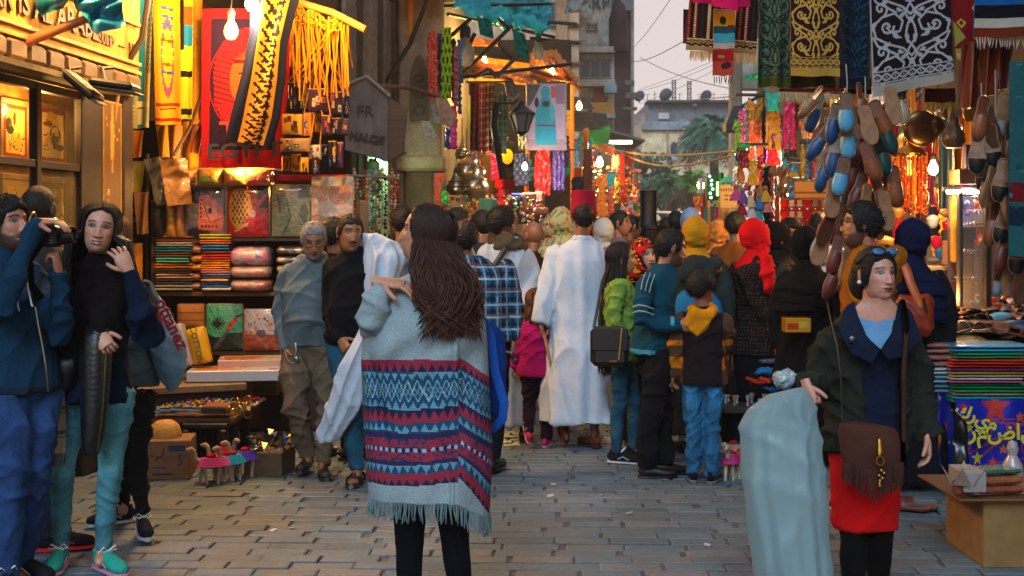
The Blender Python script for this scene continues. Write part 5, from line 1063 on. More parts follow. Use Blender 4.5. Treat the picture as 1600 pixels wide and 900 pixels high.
for a in((1142,748,7.75,'#a82868',1.2,'pink-skirted toy camel at the right stall'),(1158,744,7.8,'#a81c20',.4,'red-trimmed toy camel at the right stall'),(1146,728,8.1,'#8a7c6c',-.5,'pale toy camel behind the pink one at the right stall')):camel(a[5],a[0],a[1],a[2],a[3],a[4],'toy camels by the right stall')
m=MB();wbox(m,60,640,70,655,9,.1,'#000')if 0 else None
t=thing('ground_crate','dark low crate of goods on the ground behind the teal jeans','crate',W(130,745,8.1));t.location.z=0;m=MB();m.box((0,.1,.10),(.3,.3,.2),'#22201e',.02);m.build('crate','plastic',t,smooth=False);m=MB();m.box((0,.1,.215),(.5,.34,.03),'#6a3c20',.006);m.build('board','wood',t,smooth=False)
c=Cv(20,70,'#3c6c70');k=(np.sin(c.X*60)*np.sin(c.Y*230)>.2);c.m(k&(c.X<.42),'#8a9080');c.rect(.42,0,.5,1,'#8c8048').rect(.5,.0,.72,1,'#0c5878').rect(.72,0,1,1,'#a09058');k2=(np.sin(c.X*90)*np.sin(c.Y*150)>0)&(c.X>.74)&(c.Y<.6);c.m(k2,'#1c4858').rect(.45,.80,1,.84,'#a89878').ell(.78,.72,.1,.06,'#b89a28').rect(.5,.86,1,.97,'#8a8c78')
hang('teal and white patterned towel hanging left of the yellow ones','towel',199,-12,240,200,8.9,'#3c6c70',c,folds=1.5,amp=.03,seed=1,name='towel',dx=-6)
def ytowel(base,seed):
 r_=random.Random(seed);c=Cv(28,80,base).rect(.12,.05,.88,.78,'#c08a14').ring(.5,.5,.22,.3,'#7c3c68',.25)
 for k in range(9):c.line([(.3,.12+k*.06),(.7,.14+k*.06)],.03,r_.choice(['#2c4a8a','#a83818','#b89c48','#6c2c58']))
 return c.rect(.05,.84,.95,.86,'#8a2c14').rect(0,.95,1,.97,'#a82010').rect(.2,.88,.8,.89,'#5c4a18')
hang('yellow towel with a coloured oval medallion','towel',239,-14,281,195,9.0,'#c08a14',ytowel('#c48c18',2),folds=1.2,amp=.03,seed=2,name='towel',mat='cloth',dx=3)
c=Cv(16,60,'#a8a818').rect(0,0,.4,.45,'#1c1410').rect(.4,.1,1,.25,'#b03c0c').rect(.4,.25,1,.42,'#14608a').rect(0,.62,1,.66,'#14140c').rect(0,.92,1,.96,'#1c180c');hang('lime and black striped towel beside the yellow towel','towel',280,-10,301,186,9.1,'#a8a818',c,folds=1,amp=.02,seed=4,name='towel')
c=Cv(10,40,'#c88a18').dots(12,.12,['#b06a10','#d09c30']);hang('pale gold cloth hanging behind the bamboo','cloth',300,-10,316,190,9.5,'#c88a18',c,folds=1,amp=.02,seed=3)
for i,(x0,y0,x1,y1,col,la)in enumerate(((243,196,262,246,'#c0841c','gold cloth bale under the yellow towel'),(262,196,284,250,'#b0721c','amber cloth bale under the lime towel'),(285,190,316,262,'#c4861c','folded amber cloths on the wall left of the red towel'),(171,200,190,262,'#7c8c18','lime and yellow scarf behind the cane'),(190,196,208,250,'#3c6a48','green scarf on the stall rail'),(208,204,224,246,'#b06414','orange cloth on the stall rail'),(160,215,172,290,'#9a0c10','deep red scarf hanging behind the cane'),(184,250,205,300,'#a07868','pinkish grey scarf in plastic'),(158,282,184,345,'#a0705c','rose scarf hanging low on the scarf rail'),(186,285,208,335,'#c03c08','bright orange scarf behind the young woman'),(206,252,226,300,'#8a8430','olive patterned scarf on the rail'),(300,196,318,240,'#5c2c18','dark brown cloth by the red towel'),(210,300,232,366,'#6c4a2c','brown shawl behind the young woman'),(195,380,222,440,'#c0780c','amber shawl behind the young woman\'s hand'))):
 hang(la,'cloth',x0,y0,x1,y1,9.3+(i%3)*.12,col,folds=1,amp=.03,seed=i,dx=rr.uniform(-3,3),group='small cloths on the scarf stall',mat='satin' if i%2 else 'cloth',nar=.2)
SR=thing('scarf_rack','dark metal rack behind the scarves on the left','rack',W(205,300,9.6));m=MB()
for a,b in(((164,262),(232,262)),((166,200),(166,480)),((230,240),(230,480)),((170,330),(228,330)),((206,345),(228,345))):m.tube([W(a[0],a[1],9.6)-W(205,300,9.6),W(b[0],b[1],9.6)-W(205,300,9.6)],.016,6,'#1c1612')
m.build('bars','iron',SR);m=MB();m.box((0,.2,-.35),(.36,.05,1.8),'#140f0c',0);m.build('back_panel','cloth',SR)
c=Cv(100,160,'#8c0810').rect(.10,.06,.90,.885,'#1c0a1c')
hd=np.abs(c.X-.50);head_k=(((c.X-.5)/.36)**2+((c.Y-.42)/.30)**2<1)|((hd<.36*(1-.25*(c.Y-.42)))&(c.Y>.42)&(c.Y<.64));c.m(head_k,'#b01410');k=head_k&(np.sin((c.Y+.15*hd)*190)>.1);c.m(k,'#4c0a14');c.ell(.5,.44,.17,.17,'#c83c10').rect(.36,.32,.64,.345,'#4a0a10')
k=(((c.X-.5)/.3)**2+((c.Y-.30)/.16)**2<1)&(c.Y<.31)&(np.sin(np.arctan2(c.Y-.35,c.X-.5)*34)>0);c.m(k,'#6c0c14');c.rect(.42,.40,.46,.415,'#2c0810').rect(.54,.40,.58,.415,'#2c0810').rect(.49,.36,.51,.48,'#e05c14').rect(.46,.52,.54,.53,'#4a0a10').rect(.48,.56,.52,.66,'#380812')
k=(((c.X-.5)/.30)**2+((c.Y-.60)/.14)**2<1)&(c.Y>.60);c.m(k,'#a01218');c.ring(.5,.46,.42,.30,'#780a14',.04)
EG=hang('large red towel printed with a pharaoh head and the word EGYPT','towel',316,14,462,262,9.15,'#8c0810',c,folds=1.1,amp=.035,seed=2,name='towel',dx=-13,nar=.14)
M_=Matrix.Translation(W(382,236,9.06)-W(316,14,9.15))@Matrix.Rotation(radians(-2),4,'Y')@FRONT;text3d('EGYPT',.145,'#14081c',EG,M_,sx=1.25,ext=.002,off=.004,name='lettering')
text3d('TUT',.17,'#98101a',EG,Matrix.Translation(W(388,205,9.06)-W(316,14,9.15))@FRONT,sx=1.25,ext=.002,off=.004)
t=thing('rolled_towel','dark blue towel with a gold hieroglyph band hanging twisted over the red towel','towel',W(420,0,8.85));cvn=Cv(48,110,'#0c1024').rect(.36,0,.74,1,'#a8741c');r2=random.Random(6)
for k in range(15):y=.02+k*.066;cvn.line([(.42,y),(.52,y+.03),(.48,y+.05)],.022,'#120c14').line([(.58,y+.01),(.68,y),(.64,y+.045)],.022,'#120c14').ell(.55,y+.045,.05,.012,'#120c14').ell(.66,y+.05,.025,.014,'#120c14')
q=np.linspace(-pi/2-1.5,-pi/2+1.5,49);rows=[(-30,392,474,.06),(60,390,450,.08),(120,378,446,.09),(180,362,438,.08),(222,352,424,.05)];rr_=np.array(rows,float);tt=np.linspace(0,4,111);X0,X1,YY,RY=[np.interp(tt,np.arange(5),rr_[:,k])for k in(1,2,0,3)]
P=np.stack([((X0+X1)[:,None]/2+(X1-X0)[:,None]/2*np.sin(q+pi/2)[None,:]/sin(1.5)-800)/FPX*8.85,8.85-RY[:,None]*np.cos(q+pi/2)[None,:]*(1+.25*np.sin(q*6+tt[:,None])),CAMH-(YY[:,None]+6*np.sin(q+2)[None,:]-HY)/FPX*8.85],-1)-np.array(t.location)
MB().grid(P,cvn.a).build('cloth','cloth',t,smooth=2)
m=MB();m.tube([W(462,2,9.0),W(520,20,9.0),W(571,46,8.95)],.026,10,'#b07a24');m.build('bamboo_pole','wood',label='bamboo pole holding dozens of beaded bag straps',cat='pole')
def bagpr(seed,base,pal):
 c=Cv(26,24,base);r_=random.Random(seed)
 for k in range(5):x,y=r_.uniform(.15,.85),r_.uniform(.2,.85);c.rect(x-.1,y-.14,x+.1,y+.14,r_.choice(pal));c.rect(x-.05,y-.07,x+.05,y+.07,r_.choice(pal))
 return c.rect(0,.0,1,.05,'#a8782c').rect(0,.94,1,1,'#241820')
BPAL=('#1c4c8a','#a83848','#b88c1c','#3a2c60','#b06a18','#244838','#a89c80')
blist=[(449,128,458,172),(459,126,467,170),(469,126,480,172),(482,138,512,175),(514,143,536,180),(536,146,545,184),(441,178,472,212),(474,176,488,214),(488,178,500,208),(502,180,518,212),(518,184,532,212),(533,186,545,212),(438,216,484,238),(482,226,502,250),(502,226,512,246),(513,220,526,262),(527,222,536,264),(455,240,470,270),(470,246,482,270),(486,240,500,272),(440,244,452,268)]
for i,(x0,y0,x1,y1)in enumerate(blist):
 base=['#141018','#241c20','#6c6428','#2c1c34','#2c2038','#1c2c54','#b8842c','#c07414','#a8640c','#3a2430','#2c2444','#4a3c3c','#8a6c48','#a8a08c','#141c3c','#1c1820','#5c3854','#b8780c','#c08414','#2c1c18','#a86410'][i];c=bagpr(i,base,BPAL if i not in(6,17,18,20)else('#3a2410','#5c3a10'))
 la=['black ribbed pouch leftmost in the top row of bags','dark grey pouch second in the top row of bags','yellow ribbed pouch third in the top row of bags','beaded bag with a pink flower in the top row','beaded bag with a yellow star in the top row','narrow blue beaded bag at the right end of the top row','gold bag with black zigzag stripes','orange tasselled pouch in the middle row','small amber pouch in the middle row','dark embroidered pouch in the middle row','round purple-red beaded pouch in the middle row','grey pouch at the right end of the middle row','long embroidered clutch with red roses','white clutch with coloured patches','small navy pouch below the bags','black tassel pouch hanging low','mauve tassel pouch at the low right','orange purse under the rose clutch','second orange purse under the rose clutch','dark brown purse above the red strip','amber purse at the far left bottom'][i]
 t=thing('beaded_bag',la,'bag',W((x0+x1)/2,y0,9.1+(i%3)*.06),0,'beaded bags hung from the bamboo pole');k_=9.1/FPX;w_,h_=(x1-x0)*k_,(y1-y0)*k_;m=MB();P=flatP(w_,h_,26,24,(-w_/2,0,0));u=np.linspace(-1,1,27)[None,:];v=np.linspace(-1,1,25)[:,None];P[...,1]-=.02*(1-u**4)*(1-v**4)+.004*np.sin(u*9+i);m.grid(P,c.a);P2=P.copy();P2[...,1]=.02;m.grid(P2,base,flip=True);m.build('pouch','cloth',t,smooth=2)
 if i<6 or i in(7,8,9,13):
  m=MB();top=W(rr.uniform(466,540),rr.uniform(18,38),9.0)-Vector(t.location)
  for s_ in(-1,1):a=Vector((s_*w_*.4,0,0));mid=a.lerp(top,.5)+Vector((rr.uniform(-.02,.02),rr.uniform(-.03,.03),-.02));m.tube([a,mid,top],[.005,.007,.005],5,vary('#c07a14',.25))
  m.build('strap','cloth',t)
m=MB()
for k in range(34):
 x=rr.uniform(452,545);a=W(x,14+(x-462)*.28+rr.uniform(-4,4),9.0+rr.uniform(-.05,.08));b=W(x+rr.uniform(-10,10),rr.uniform(100,160),9.05+rr.uniform(-.05,.1));m.tube([a,a.lerp(b,.5)+Vector((rr.uniform(-.03,.03),0,0)),b],rr.uniform(.004,.010),5,vary('#c47e16',.3))
for k in range(30):x=rr.uniform(455,530);c_=W(x,18+(x-462)*.28+rr.uniform(-4,10),9.0);m.tube([c_+Vector((cos(t_)*.03,rr.uniform(-.02,.02),sin(t_)*.03))for t_ in np.linspace(0,6,8)],.005,4,vary('#c8861c',.3))
m.build('bag_straps','cloth',label='tangle of golden cords tied to the bamboo pole',cat='cords')
hang('pale cream cloth edge lying on the red strip beside the bags','cloth',487,276,552,290,9.3,'#a8a090',folds=2,amp=.01)
for i in range(15):
 px=553+i*4.9;y0=272 if i%3 else 262;t=thing('bead_string','%s string of beads in the bead shop doorway'%['amber','green and white','brown','red and cream','golden','pearl','turquoise','orange','dark green','ivory','black','yellow-white','coral','honey','crimson'][i],'bead string',W(px,y0,13+.06*(i%4)),0,'bead strings in the shop doorway');m=MB();z=0;col=['#b87414','#3c8a5c','#5c3414','#a83020','#c08a18','#b0a890','#1c8a80','#b85c10','#1c5c34','#b8a880','#1c1812','#b8b040','#b84838','#a86810','#8a1014'][i]
 while z>-.62:s_=rr.uniform(.012,.024);m.ell((rr.uniform(-.006,.006),0,z-s_),s_,vary(col if rr.random()<.7 else '#b8ac90',.3),7,5);z-=s_*1.9
 m.build('beads','gloss',t)
m=MB();m.tube([W(540,274,12.9),W(616,277,12.9)],.012,6,'#8a8278');m.build('rail','iron',label='thin rail carrying the bead strings',cat='rail')
for i,(px,py,s_,cc,la)in enumerate(((583,258,.07,'#4c8a58','green glass jar stacked highest in the bead shop'),(583,272,.085,'#7ca078','pale green glass jar second in the bead shop'),(585,290,.08,'#5ca890','mint glass jar third in the bead shop'),(582,360,.09,'#a8a040','yellowish glass jar at the bottom of the bead shop'))):t=thing('glass_jar',la,'jar',W(px,py,13.6),0,'glass jars in the bead shop');m=MB();m.lathe([(.6*s_,-.9*s_),(s_,-.5*s_),(s_,.4*s_),(.6*s_,.8*s_),(.6*s_,s_)],n=16,col=cc);m.build('jar','gloss',t)
def stripes(a,b,n):return lambda x,y:np.where((np.sin(y*n)>0)[:,None],np.array(lin(a)),np.array(lin(b)))
for i,(px,py,w_,h_,d,kind,col,mat,la,cat)in enumerate(((676,48,17,108,17.0,'strip','#b83c10','satin','orange scarf hanging left in the scarf row','scarf'),(688,52,12,90,17.2,'strip','#101c50','satin','navy scarf behind the orange one','scarf'),(698,44,18,110,17.0,'strip','#8ab018','cloth','lime green patterned scarf','scarf'),(709,60,9,100,17.3,'strip','#4a2820','cloth','dark brown scarf right of the lime one','scarf'),(712,72,10,95,17.1,'strip','#8a2c38','satin','wine red scarf in the scarf row','scarf'),(718,62,8,115,17.4,'strip','#145c90','satin','blue scarf at the right of the scarf row','scarf'),(709,166,12,66,17.2,'strip','#c8107c','satin','magenta scarf hanging low under the row','scarf'),(700,200,7,30,17.1,'strip','#1c3c9a','cloth','small blue cloth beside the magenta scarf','scarf'),(684,152,20,40,17.4,'shirt','#9a98a8','cloth','pale lilac shirt under the scarf row','shirt'),(641,217,14,40,20,'strip','#a80c1c','satin','red garment first on the clothes rail','garment'),(652,216,15,46,20,'skirt','#a8b4b4','satin','white satin skirt on the clothes rail','skirt'),(663,216,10,44,20.1,'strip','#c08a0c','satin','yellow garment on the clothes rail','garment'),(671,218,11,46,20.1,'strip','#1c3844','satin','dark teal garment on the clothes rail','garment'),(680,214,14,52,20,'skirt','#a0b4bc','satin','silver skirt on the clothes rail','skirt'),(691,196,16,34,19.6,'skirt','#98a8a8','satin','pale grey skirt above the silver skirt','skirt'),(706,222,18,12,19.8,'strip','#c81058','satin','small pink garment above the orange dress','garment'),(650,257,34,68,22,'dress','#c8a808','satin','bright yellow dress hanging in front of the stall','dress'),(681,264,32,62,22,'dress','#c03808','cloth','orange dress with patterned belt','dress'),(694,298,12,20,21.8,'strip','#0c9030','satin','green cloth bag on the orange dress','cloth'),(775,226,18,56,27,'strip','#c80c70','satin','magenta garment left of the black shirt','garment'),(792,222,32,58,26,'shirt','#0c0d12','cloth','black shirt with a yellow oval badge','shirt'),(789,276,32,48,26.5,'shirt','#a80c14','cloth','red jersey with white number','jersey'),(783,152,26,76,27.5,'shirt','#14141a','cloth','black garment hanging above the shirts','garment'),(765,242,20,60,28,'strip','#4c4c10','cloth','olive green cloth behind the silver lamps','cloth'),(815,240,26,50,25,'strip','#3a2c48','cloth','dark patterned blouse under the lantern','blouse'),(818,192,18,44,25.5,'strip','#8c8884','cloth','pale patterned blouse behind the lantern','blouse'),(826,250,14,36,26,'strip','#244c78','cloth','blue patterned cloth under the lantern','cloth'),(848,236,28,70,25,'strip','#a80c10','satin','red shiny scarves hanging under the dress poster','scarf'),(873,232,22,66,25,'strip','#4c3c90','satin','violet fringed shawl right of the red scarves','shawl'),(886,212,8,50,27,'strip','#3c1c5c','satin','deep purple scarf right of the poster','scarf'),(888,240,9,34,28,'strip','#0c6c70','cloth','teal cloth right of the violet shawl','cloth'),(903,276,22,58,27,'strip','#14142c','cloth','dark indigo dress beside the tarboosh','dress'),(888,172,14,60,33,'strip','#c89408','satin','yellow hanging cloth beyond the poster','cloth'),(918,232,16,90,34,'strip','#4a2c28','cloth','brown cloth hanging left of the orange bulb','cloth'),(940,272,24,66,40,'dress','#c8700c','satin','glowing orange dress at the far stall','dress'),(955,286,14,50,41,'dress','#c0480c','satin','red-orange dress beside the glowing one','dress'),(926,280,10,60,40.5,'strip','#b8600c','satin','amber scarf at the far stall','scarf'),(955,268,12,30,41,'strip','#1c7c8c','cloth','turquoise cloth at the far stall','cloth'),(962,240,12,44,45,'shirt','#a86c70','cloth','rose shirt under the tube lamp','shirt'),(972,240,10,50,46,'strip','#a82418','cloth','red cloth under the tube lamp','cloth'),(984,236,12,56,46,'shirt','#8a2c28','cloth','dark red shirt right of the tube lamp','shirt'),(964,274,9,44,44,'strip','#8c9c30','cloth','olive yellow cloth at the far stall','cloth'),(976,292,14,26,43,'strip','#b83c10','cloth','small orange cloth low at the far stall','cloth'),(984,306,10,24,43,'strip','#a09c98','cloth','white cloth low at the far stall','cloth'),(994,270,10,60,48,'strip','#5c4c44','cloth','grey-brown cloth at the end of the far stalls','cloth'),(994,318,8,20,44,'strip','#188030','cloth','green cloth low at the far stall','cloth'))):
 fn=None
 if 'patterned' in la or 'belt' in la:
  s_=i*1.7;fn=(lambda s_,col:lambda x,y:np.where(((np.sin(x*17+s_)*np.sin(y*23+s_*2))>.35)[:,None],np.array(lin('#1a1418' if 'lime' in la else '#2c6c80')),np.array(lin(col))))(s_,col)
 garment(la,cat,px,py,w_,h_,d,kind,col,mat,seed=i,colfn=fn,group='clothes hung in the left-hand stalls')
tb=[o for o in bpy.data.objects if o.get('label','').startswith('black shirt with a yellow')][0];m=MB();m.ell((.01,-.07,-.30),(.12,.012,.16),'#c08c0c',24,8);m.build('oval_badge','cloth',tb)
tb=[o for o in bpy.data.objects if o.get('label','').startswith('red jersey')][0];text3d('01',.16,'#b8b4b0',tb,Matrix.Translation((.02,-.06,-.32))@FRONT)
for i,(x0,y0,x1,y1,a,b,la)in enumerate(((735,130,748,236,'#5c1020','#2c0c14','maroon plaid fabric left in the plaid row'),(748,132,760,238,'#7c1c18','#a8988c','red and white plaid fabric'),(757,130,772,236,'#241410','#8a7058','brown checked fabric in the plaid row'),(768,146,792,240,'#16302c','#3c4c44','dark green plaid fabric at the right of the row'))):
 c=Cv(18,50,a);c.m(((c.Y*9)%1<.3),b,.6).m(((c.X*3)%1<.3),b,.6);hang(la,'fabric',x0,y0,x1,y1,24+i*.2,a,c,folds=1.5,amp=.05,seed=i,name='plaid_fabric',group='plaid fabrics in the left stalls')
c=Cv(60,90,'#a098b8').poly([(0,0),(.35,0),(.1,.3),(0,.35)],'#4a5068').rect(0,.86,1,1,'#8a7c90').rect(.62,.02,.8,.2,'#a85858').rect(.75,.0,.98,.3,'#8a6c8c').ell(.47,.12,.13,.10,'#2a94ac').poly([(.36,.2),(.6,.2),(.74,.55),(.78,.95),(.2,.95),(.2,.6),(.28,.35)],'#248cb0').poly([(.60,.24),(.74,.4),(.66,.58),(.58,.45)],'#3aa0bc').poly([(.34,.24),(.16,.5),(.24,.58),(.38,.42)],'#2c94b4').rect(.26,.62,.74,.66,'#5c4a58').ell(.48,.3,.1,.05,'#3c3444').ell(.24,.28,.06,.08,'#2c2c3c')
picture('dress_poster','framed poster of a light blue dress hanging over the stalls','poster',W(822,130,24.5),(1,.04,0),.78,1.28,c,fr='#8c8490',border=.03)
for i,(px,py,s_,kind,la)in enumerate(((713,292,.20,'drop','teardrop shaped pierced silver lamp'),(729,268,.25,'ball','large round silver lamp high in the cluster'),(741,292,.27,'ball','largest round silver lamp low in the cluster'),(748,268,.14,'ball','small silver lamp right of the large ball'),(722,240,.14,'drop','small pointed silver lamp at the top of the cluster'),(735,250,.16,'ball','silver lamp above the two large balls'),(750,300,.10,'drop','tiny silver lamp at the lower right of the cluster'))):
 t=thing('metal_lamp',la,'lamp',W(px,py,23.5+.1*i),0,'pierced silver lamps hung in a cluster');m=MB();pr=[(.001,-1),(.3,-.95),(.8,-.6),(1,0),(.8,.55),(.35,.9),(.12,1.05),(.08,1.3),(.0,1.32)]if kind=='ball' else[(.001,-.8),(.5,-.75),(.95,-.3),(.9,.1),(.5,.7),(.2,1.4),(.05,2.2),(0,2.3)];m.lathe([(a*s_,b*s_)for a,b in pr],n=24,col='#a89c88');m.build('shell','metal',t);m=MB();m.tube([(0,0,s_*1.2),(0,0,s_*1.2+.5)],.008,4,'#6a6050');m.build('chain','metal',t)
 for k in range(3):m=MB();m.tube([(cos(a)*s_*(1.0,.82,.7)[k]*.995,sin(a)*s_*(1.0,.82,.7)[k]*.995,(0,.5,-.62)[k]*s_)for a in np.linspace(0,2*pi,25)],.008,5,'#6c5c44');m.build('band','metal',t)
for i,(px,py,w_,h_,d,cc,la)in enumerate(((806,312,18,20,24,'#0c28a0','bright blue bag at the stall under the lantern'),(826,318,20,34,24,'#a06858','pink stone block goods under the lantern'),(843,312,14,26,24.2,'#b07c60','peach box right of the pink blocks'),(838,330,34,12,23.9,'#9a6050','low rose box below the stall goods'),(762,322,26,24,22,'#3c6c60','basket of small glassware by the silver lamps'),(700,330,22,16,22,'#5c4c3c','brown basket below the orange dress'))):
 t=thing('goods_box',la,'box',W(px,py,d),rr.uniform(-.3,.3));k_=d/FPX;m=MB();m.box((0,0,0),(w_*k_,.3,h_*k_),cc,.03);m.box((0,-.155,0),(w_*k_*.7,.01,h_*k_*.5),vary(cc,.5),.0);m.build('box','card',t,smooth=False)
JB=MB();rs_=np.random.RandomState(8)
for k in range(260):px,py=rs_.uniform(690,850),rs_.uniform(305,352);JB.ell(W(px,py,22.5+rs_.uniform(0,2)),rs_.uniform(.02,.05),bc[rs_.randint(len(bc))],6,4)
for k in range(170):px,py=rs_.uniform(925,1000),rs_.uniform(262,345);JB.ell(W(px,py,42+rs_.uniform(0,3)),rs_.uniform(.04,.10),['#c0700c','#b83c10','#a8a09c','#a01c20','#c09414','#2c7c4c'][rs_.randint(6)],6,4)
JB.build('small_goods','gloss',kind='stuff')
for i,(px,y0,d)in enumerate(((640,216,19.9),(740,128,23.9),(850,234,24.9),(940,270,40))):m=MB();a,b=W(px-(30,12,40,20)[i],y0,d),W(px+(60,60,50,60)[i],y0,d);m.tube([a,b],.02,6,'#3a2c20');m.build('rail','iron',label=['clothes rail under the stone pier','rail holding the plaid fabrics','rail under the dress poster','rail at the far orange stall'][i],cat='rail')
print('GOODS L',time.time()-T0)
def spiral(cx,cy,r,a0,turns,s=1,n=22,k=.12):return[(cx+cos(a0+s*t)*r*(1-(1-k)*t/(turns*6.283)),cy+sin(a0+s*t)*r*(1-(1-k)*t/(turns*6.283)))for t in np.linspace(0,turns*6.283,n)]
def leafp(x,y,a,L,w_):c_,s_=cos(a),sin(a);return[(x+c_*u*L-s_*v*w_,y+s_*u*L+c_*v*w_)for u,v in((0,0),(.25,.5),(.55,.55),(1,0),(.6,-.15),(.3,-.4))]
def ornament(c,col,t=.014,sym=True,y0=0.0,y1=.8,seed=0,bg=None):
 ar=c.h/c.w;S=lambda pts:[(x,y/ar*1.0)for x,y in pts];H_=(y1-y0)*ar;r_=random.Random(seed);L=[];Q=[]
 for j in range(int(H_/.52)+1):
  y=y0*ar+j*.52
  L+=[[(.5,y+.50),(.40,y+.40),(.22,y+.33),(.06,y+.24),(.03,y+.10),(.14,y+.0),(.30,y-.04),(.40,y+.06),(.36,y+.18),(.24,y+.19),(.20,y+.12)],spiral(.20,y+.12,.085,0,1.3),[(.5,y+.36),(.43,y+.26),(.45,y+.14),(.5,y+.02)],spiral(.13,y+.42,.085,1,1.2,-1),[(.03,y+.24),(.08,y+.34),(.2,y+.40),(.32,y+.47)],[(.5,y+.08),(.44,y-.02),(.46,y-.1),(.5,y-.16)]]
  Q+=[leafp(.26,y+.20,.5,.14,.07),leafp(.36,y+.02,-.9,.13,.06),leafp(.06,y+.05,1.9,.12,.06),leafp(.46,y+.22,1.6,.14,.05),leafp(.14,y+.36,-.6,.12,.06),leafp(.32,y+.42,.3,.10,.06)]
 for P in L:
  c.line([(x,y/ar)for x,y in P],t,col);c.line([(1-x,y/ar)for x,y in P],t,col)
 for P in Q:c.poly([(x,y/ar)for x,y in P],col);c.poly([(1-x,y/ar)for x,y in P],col)
def border(c,y0,y1,col,bg,n=6,t=.014):
 c.rect(0,y0,1,y1,bg);c.rect(0,y0,1,y0+.012,col).rect(0,y1-.012,1,y1,col);x=np.linspace(0,1,60);m_=(y0+y1)/2;a=(y1-y0)*.26
 c.line([(u,m_+a*sin(u*n*pi))for u in x],t,col);c.line([(u,m_-a*sin(u*n*pi))for u in x],t,col)
 for k in range(n):c.ell((k+.5)/n,m_,t*.9,t*.9*c.w/c.h,col)
c=Cv(110,150,'#140c12');ornament(c,'#9a9698',.0135,y0=-.06,y1=.80,seed=1);border(c,.79,.90,'#8e8a8c','#140c12',9,.013);c.rect(0,.905,1,1,'#8a867c').rect(0,0,.015,1,'#8e8a8c')
BW=hang('large black and white arabesque cloth hanging over the slipper stall','cloth',1358,-30,1484,152,7.9,'#8a867c',c,folds=1.2,amp=.018,seed=3,name='arabesque_cloth',dx=6,dyr=-26)
c=Cv(80,120,'#2a0c14');ornament(c,'#b08a3c',.016,y0=-.1,y1=.78,seed=2);border(c,.79,.90,'#a07c34','#2a0c14',8,.016);c.rect(0,.905,1,1,'#a07c34')
hang('maroon cloth with gold arabesque scrolls','cloth',1236,-24,1313,119,7.85,'#a07c34',c,folds=1.0,amp=.012,seed=1,name='arabesque_cloth')
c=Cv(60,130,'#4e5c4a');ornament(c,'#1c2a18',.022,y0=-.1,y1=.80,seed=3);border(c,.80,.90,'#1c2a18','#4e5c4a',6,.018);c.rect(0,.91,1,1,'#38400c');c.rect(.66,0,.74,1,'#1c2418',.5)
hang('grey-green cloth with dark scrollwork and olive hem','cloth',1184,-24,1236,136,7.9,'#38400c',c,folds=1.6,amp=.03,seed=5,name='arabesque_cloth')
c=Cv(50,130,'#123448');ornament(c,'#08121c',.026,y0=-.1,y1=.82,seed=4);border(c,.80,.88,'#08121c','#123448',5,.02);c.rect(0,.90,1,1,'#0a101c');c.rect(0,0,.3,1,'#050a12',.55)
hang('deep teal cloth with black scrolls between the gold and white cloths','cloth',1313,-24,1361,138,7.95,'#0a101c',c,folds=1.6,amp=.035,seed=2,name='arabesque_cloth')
hang('olive cloth hem showing under the maroon cloth','cloth',1216,108,1306,137,8.05,'#363c0c',None,folds=2,amp=.02,seed=2);hang('black cloth hanging under the teal one','cloth',1322,120,1362,146,8.1,'#07090f',None,folds=2,amp=.02,seed=2)
c=Cv(40,70,'#6a0c10')
for j in range(4):c.poly([(.1+.5*(j%2),.1+j*.22),(.25+.5*(j%2),.02+j*.22),(.4+.5*(j%2),.1+j*.22),(.25+.5*(j%2),.18+j*.22)],'#a08a3c').poly([(.17+.5*(j%2),.1+j*.22),(.25+.5*(j%2),.06+j*.22),(.33+.5*(j%2),.1+j*.22),(.25+.5*(j%2),.14+j*.22)],'#6a0c10')
c.poly([(0,.5),(.35,.75),(0,.9)],'#8a8038').rect(0,.93,1,1,'#8a7c3c');o=hang('red kilim with yellow diamonds right of the black and white cloth','rug',1486,-20,1532,84,7.95,'#6a0c10',c,folds=.8,amp=.02,seed=1,name='kilim',dx=8);fringe_part(o,.21,-.41,40,.05,'#a89c5c',slope=-.0);o.children[0].location.x=.03
c=Cv(20,30,'#0c4c8a').rect(0,.42,1,.66,'#0a0a14').rect(0,.66,1,.84,'#9c988c').rect(0,.84,1,1,'#5c2008');o=hang('blue, black and white banded rug at the top right corner','rug',1524,-30,1640,58,7.5,'#0c4c8a',c,folds=.6,amp=.05,seed=2,name='rug');fringe_part(o,.43,-.33,26,.07,'#a8a49c')
c=Cv(14,90,'#1c4c50').rect(0,.62,1,.72,'#5c0c18').rect(0,.74,1,.84,'#0c2030').dots(30,.05,['#2c6064','#143c44']);o=hang('teal woven rug hanging at the right edge','rug',1578,96,1640,400,7.2,'#1c4c50',c,folds=.7,amp=.03,seed=2,name='rug')
m=MB();wbox(m,1218,138,1320,143,7.95,.04,'#5c1014');t=m.build('fringed_rug','cloth',label='dark red rug edge with cream fringe above the slippers',cat='rug',smooth=False);f=fringe_part(t,.41,0,70,.065,'#a89468',slope=.02);f.location=W(1218,143,7.94)
c=Cv(70,50,'#1c0c12')
for k in range(11):x=k/11;c.rect(x,0,x+.035,.78,['#a84818','#6c1c24','#0c2c2c','#8c8468'][k%4]);c.m((c.X>x)&(c.X<x+.03)&(np.sin(c.Y*160)>0)&(c.Y<.78),'#b8aa80' if k%2 else '#241014')
c.rect(0,.78,1,.8,'#a89468').rect(0,.93,1,1,'#7c6848').m((c.Y>.8)&(c.Y<.93)&(np.sin(c.X*60)*np.sin(c.Y*120)>.1),'#8c7c58');o=hang('striped Bedouin rug with long fringe under the sky','rug',1078,-6,1188,78,9.4,'#1c0c12',c,folds=1,amp=.02,seed=1,name='striped_rug',dx=-6,dyr=6);fringe_part(o,.52,-.40,90,.075,'#a89060',slope=.03)
hang('plum rug edge at the left of the striped rug','rug',1068,14,1086,68,9.45,'#3c1428',None,folds=1,amp=.02,name='rug_edge')
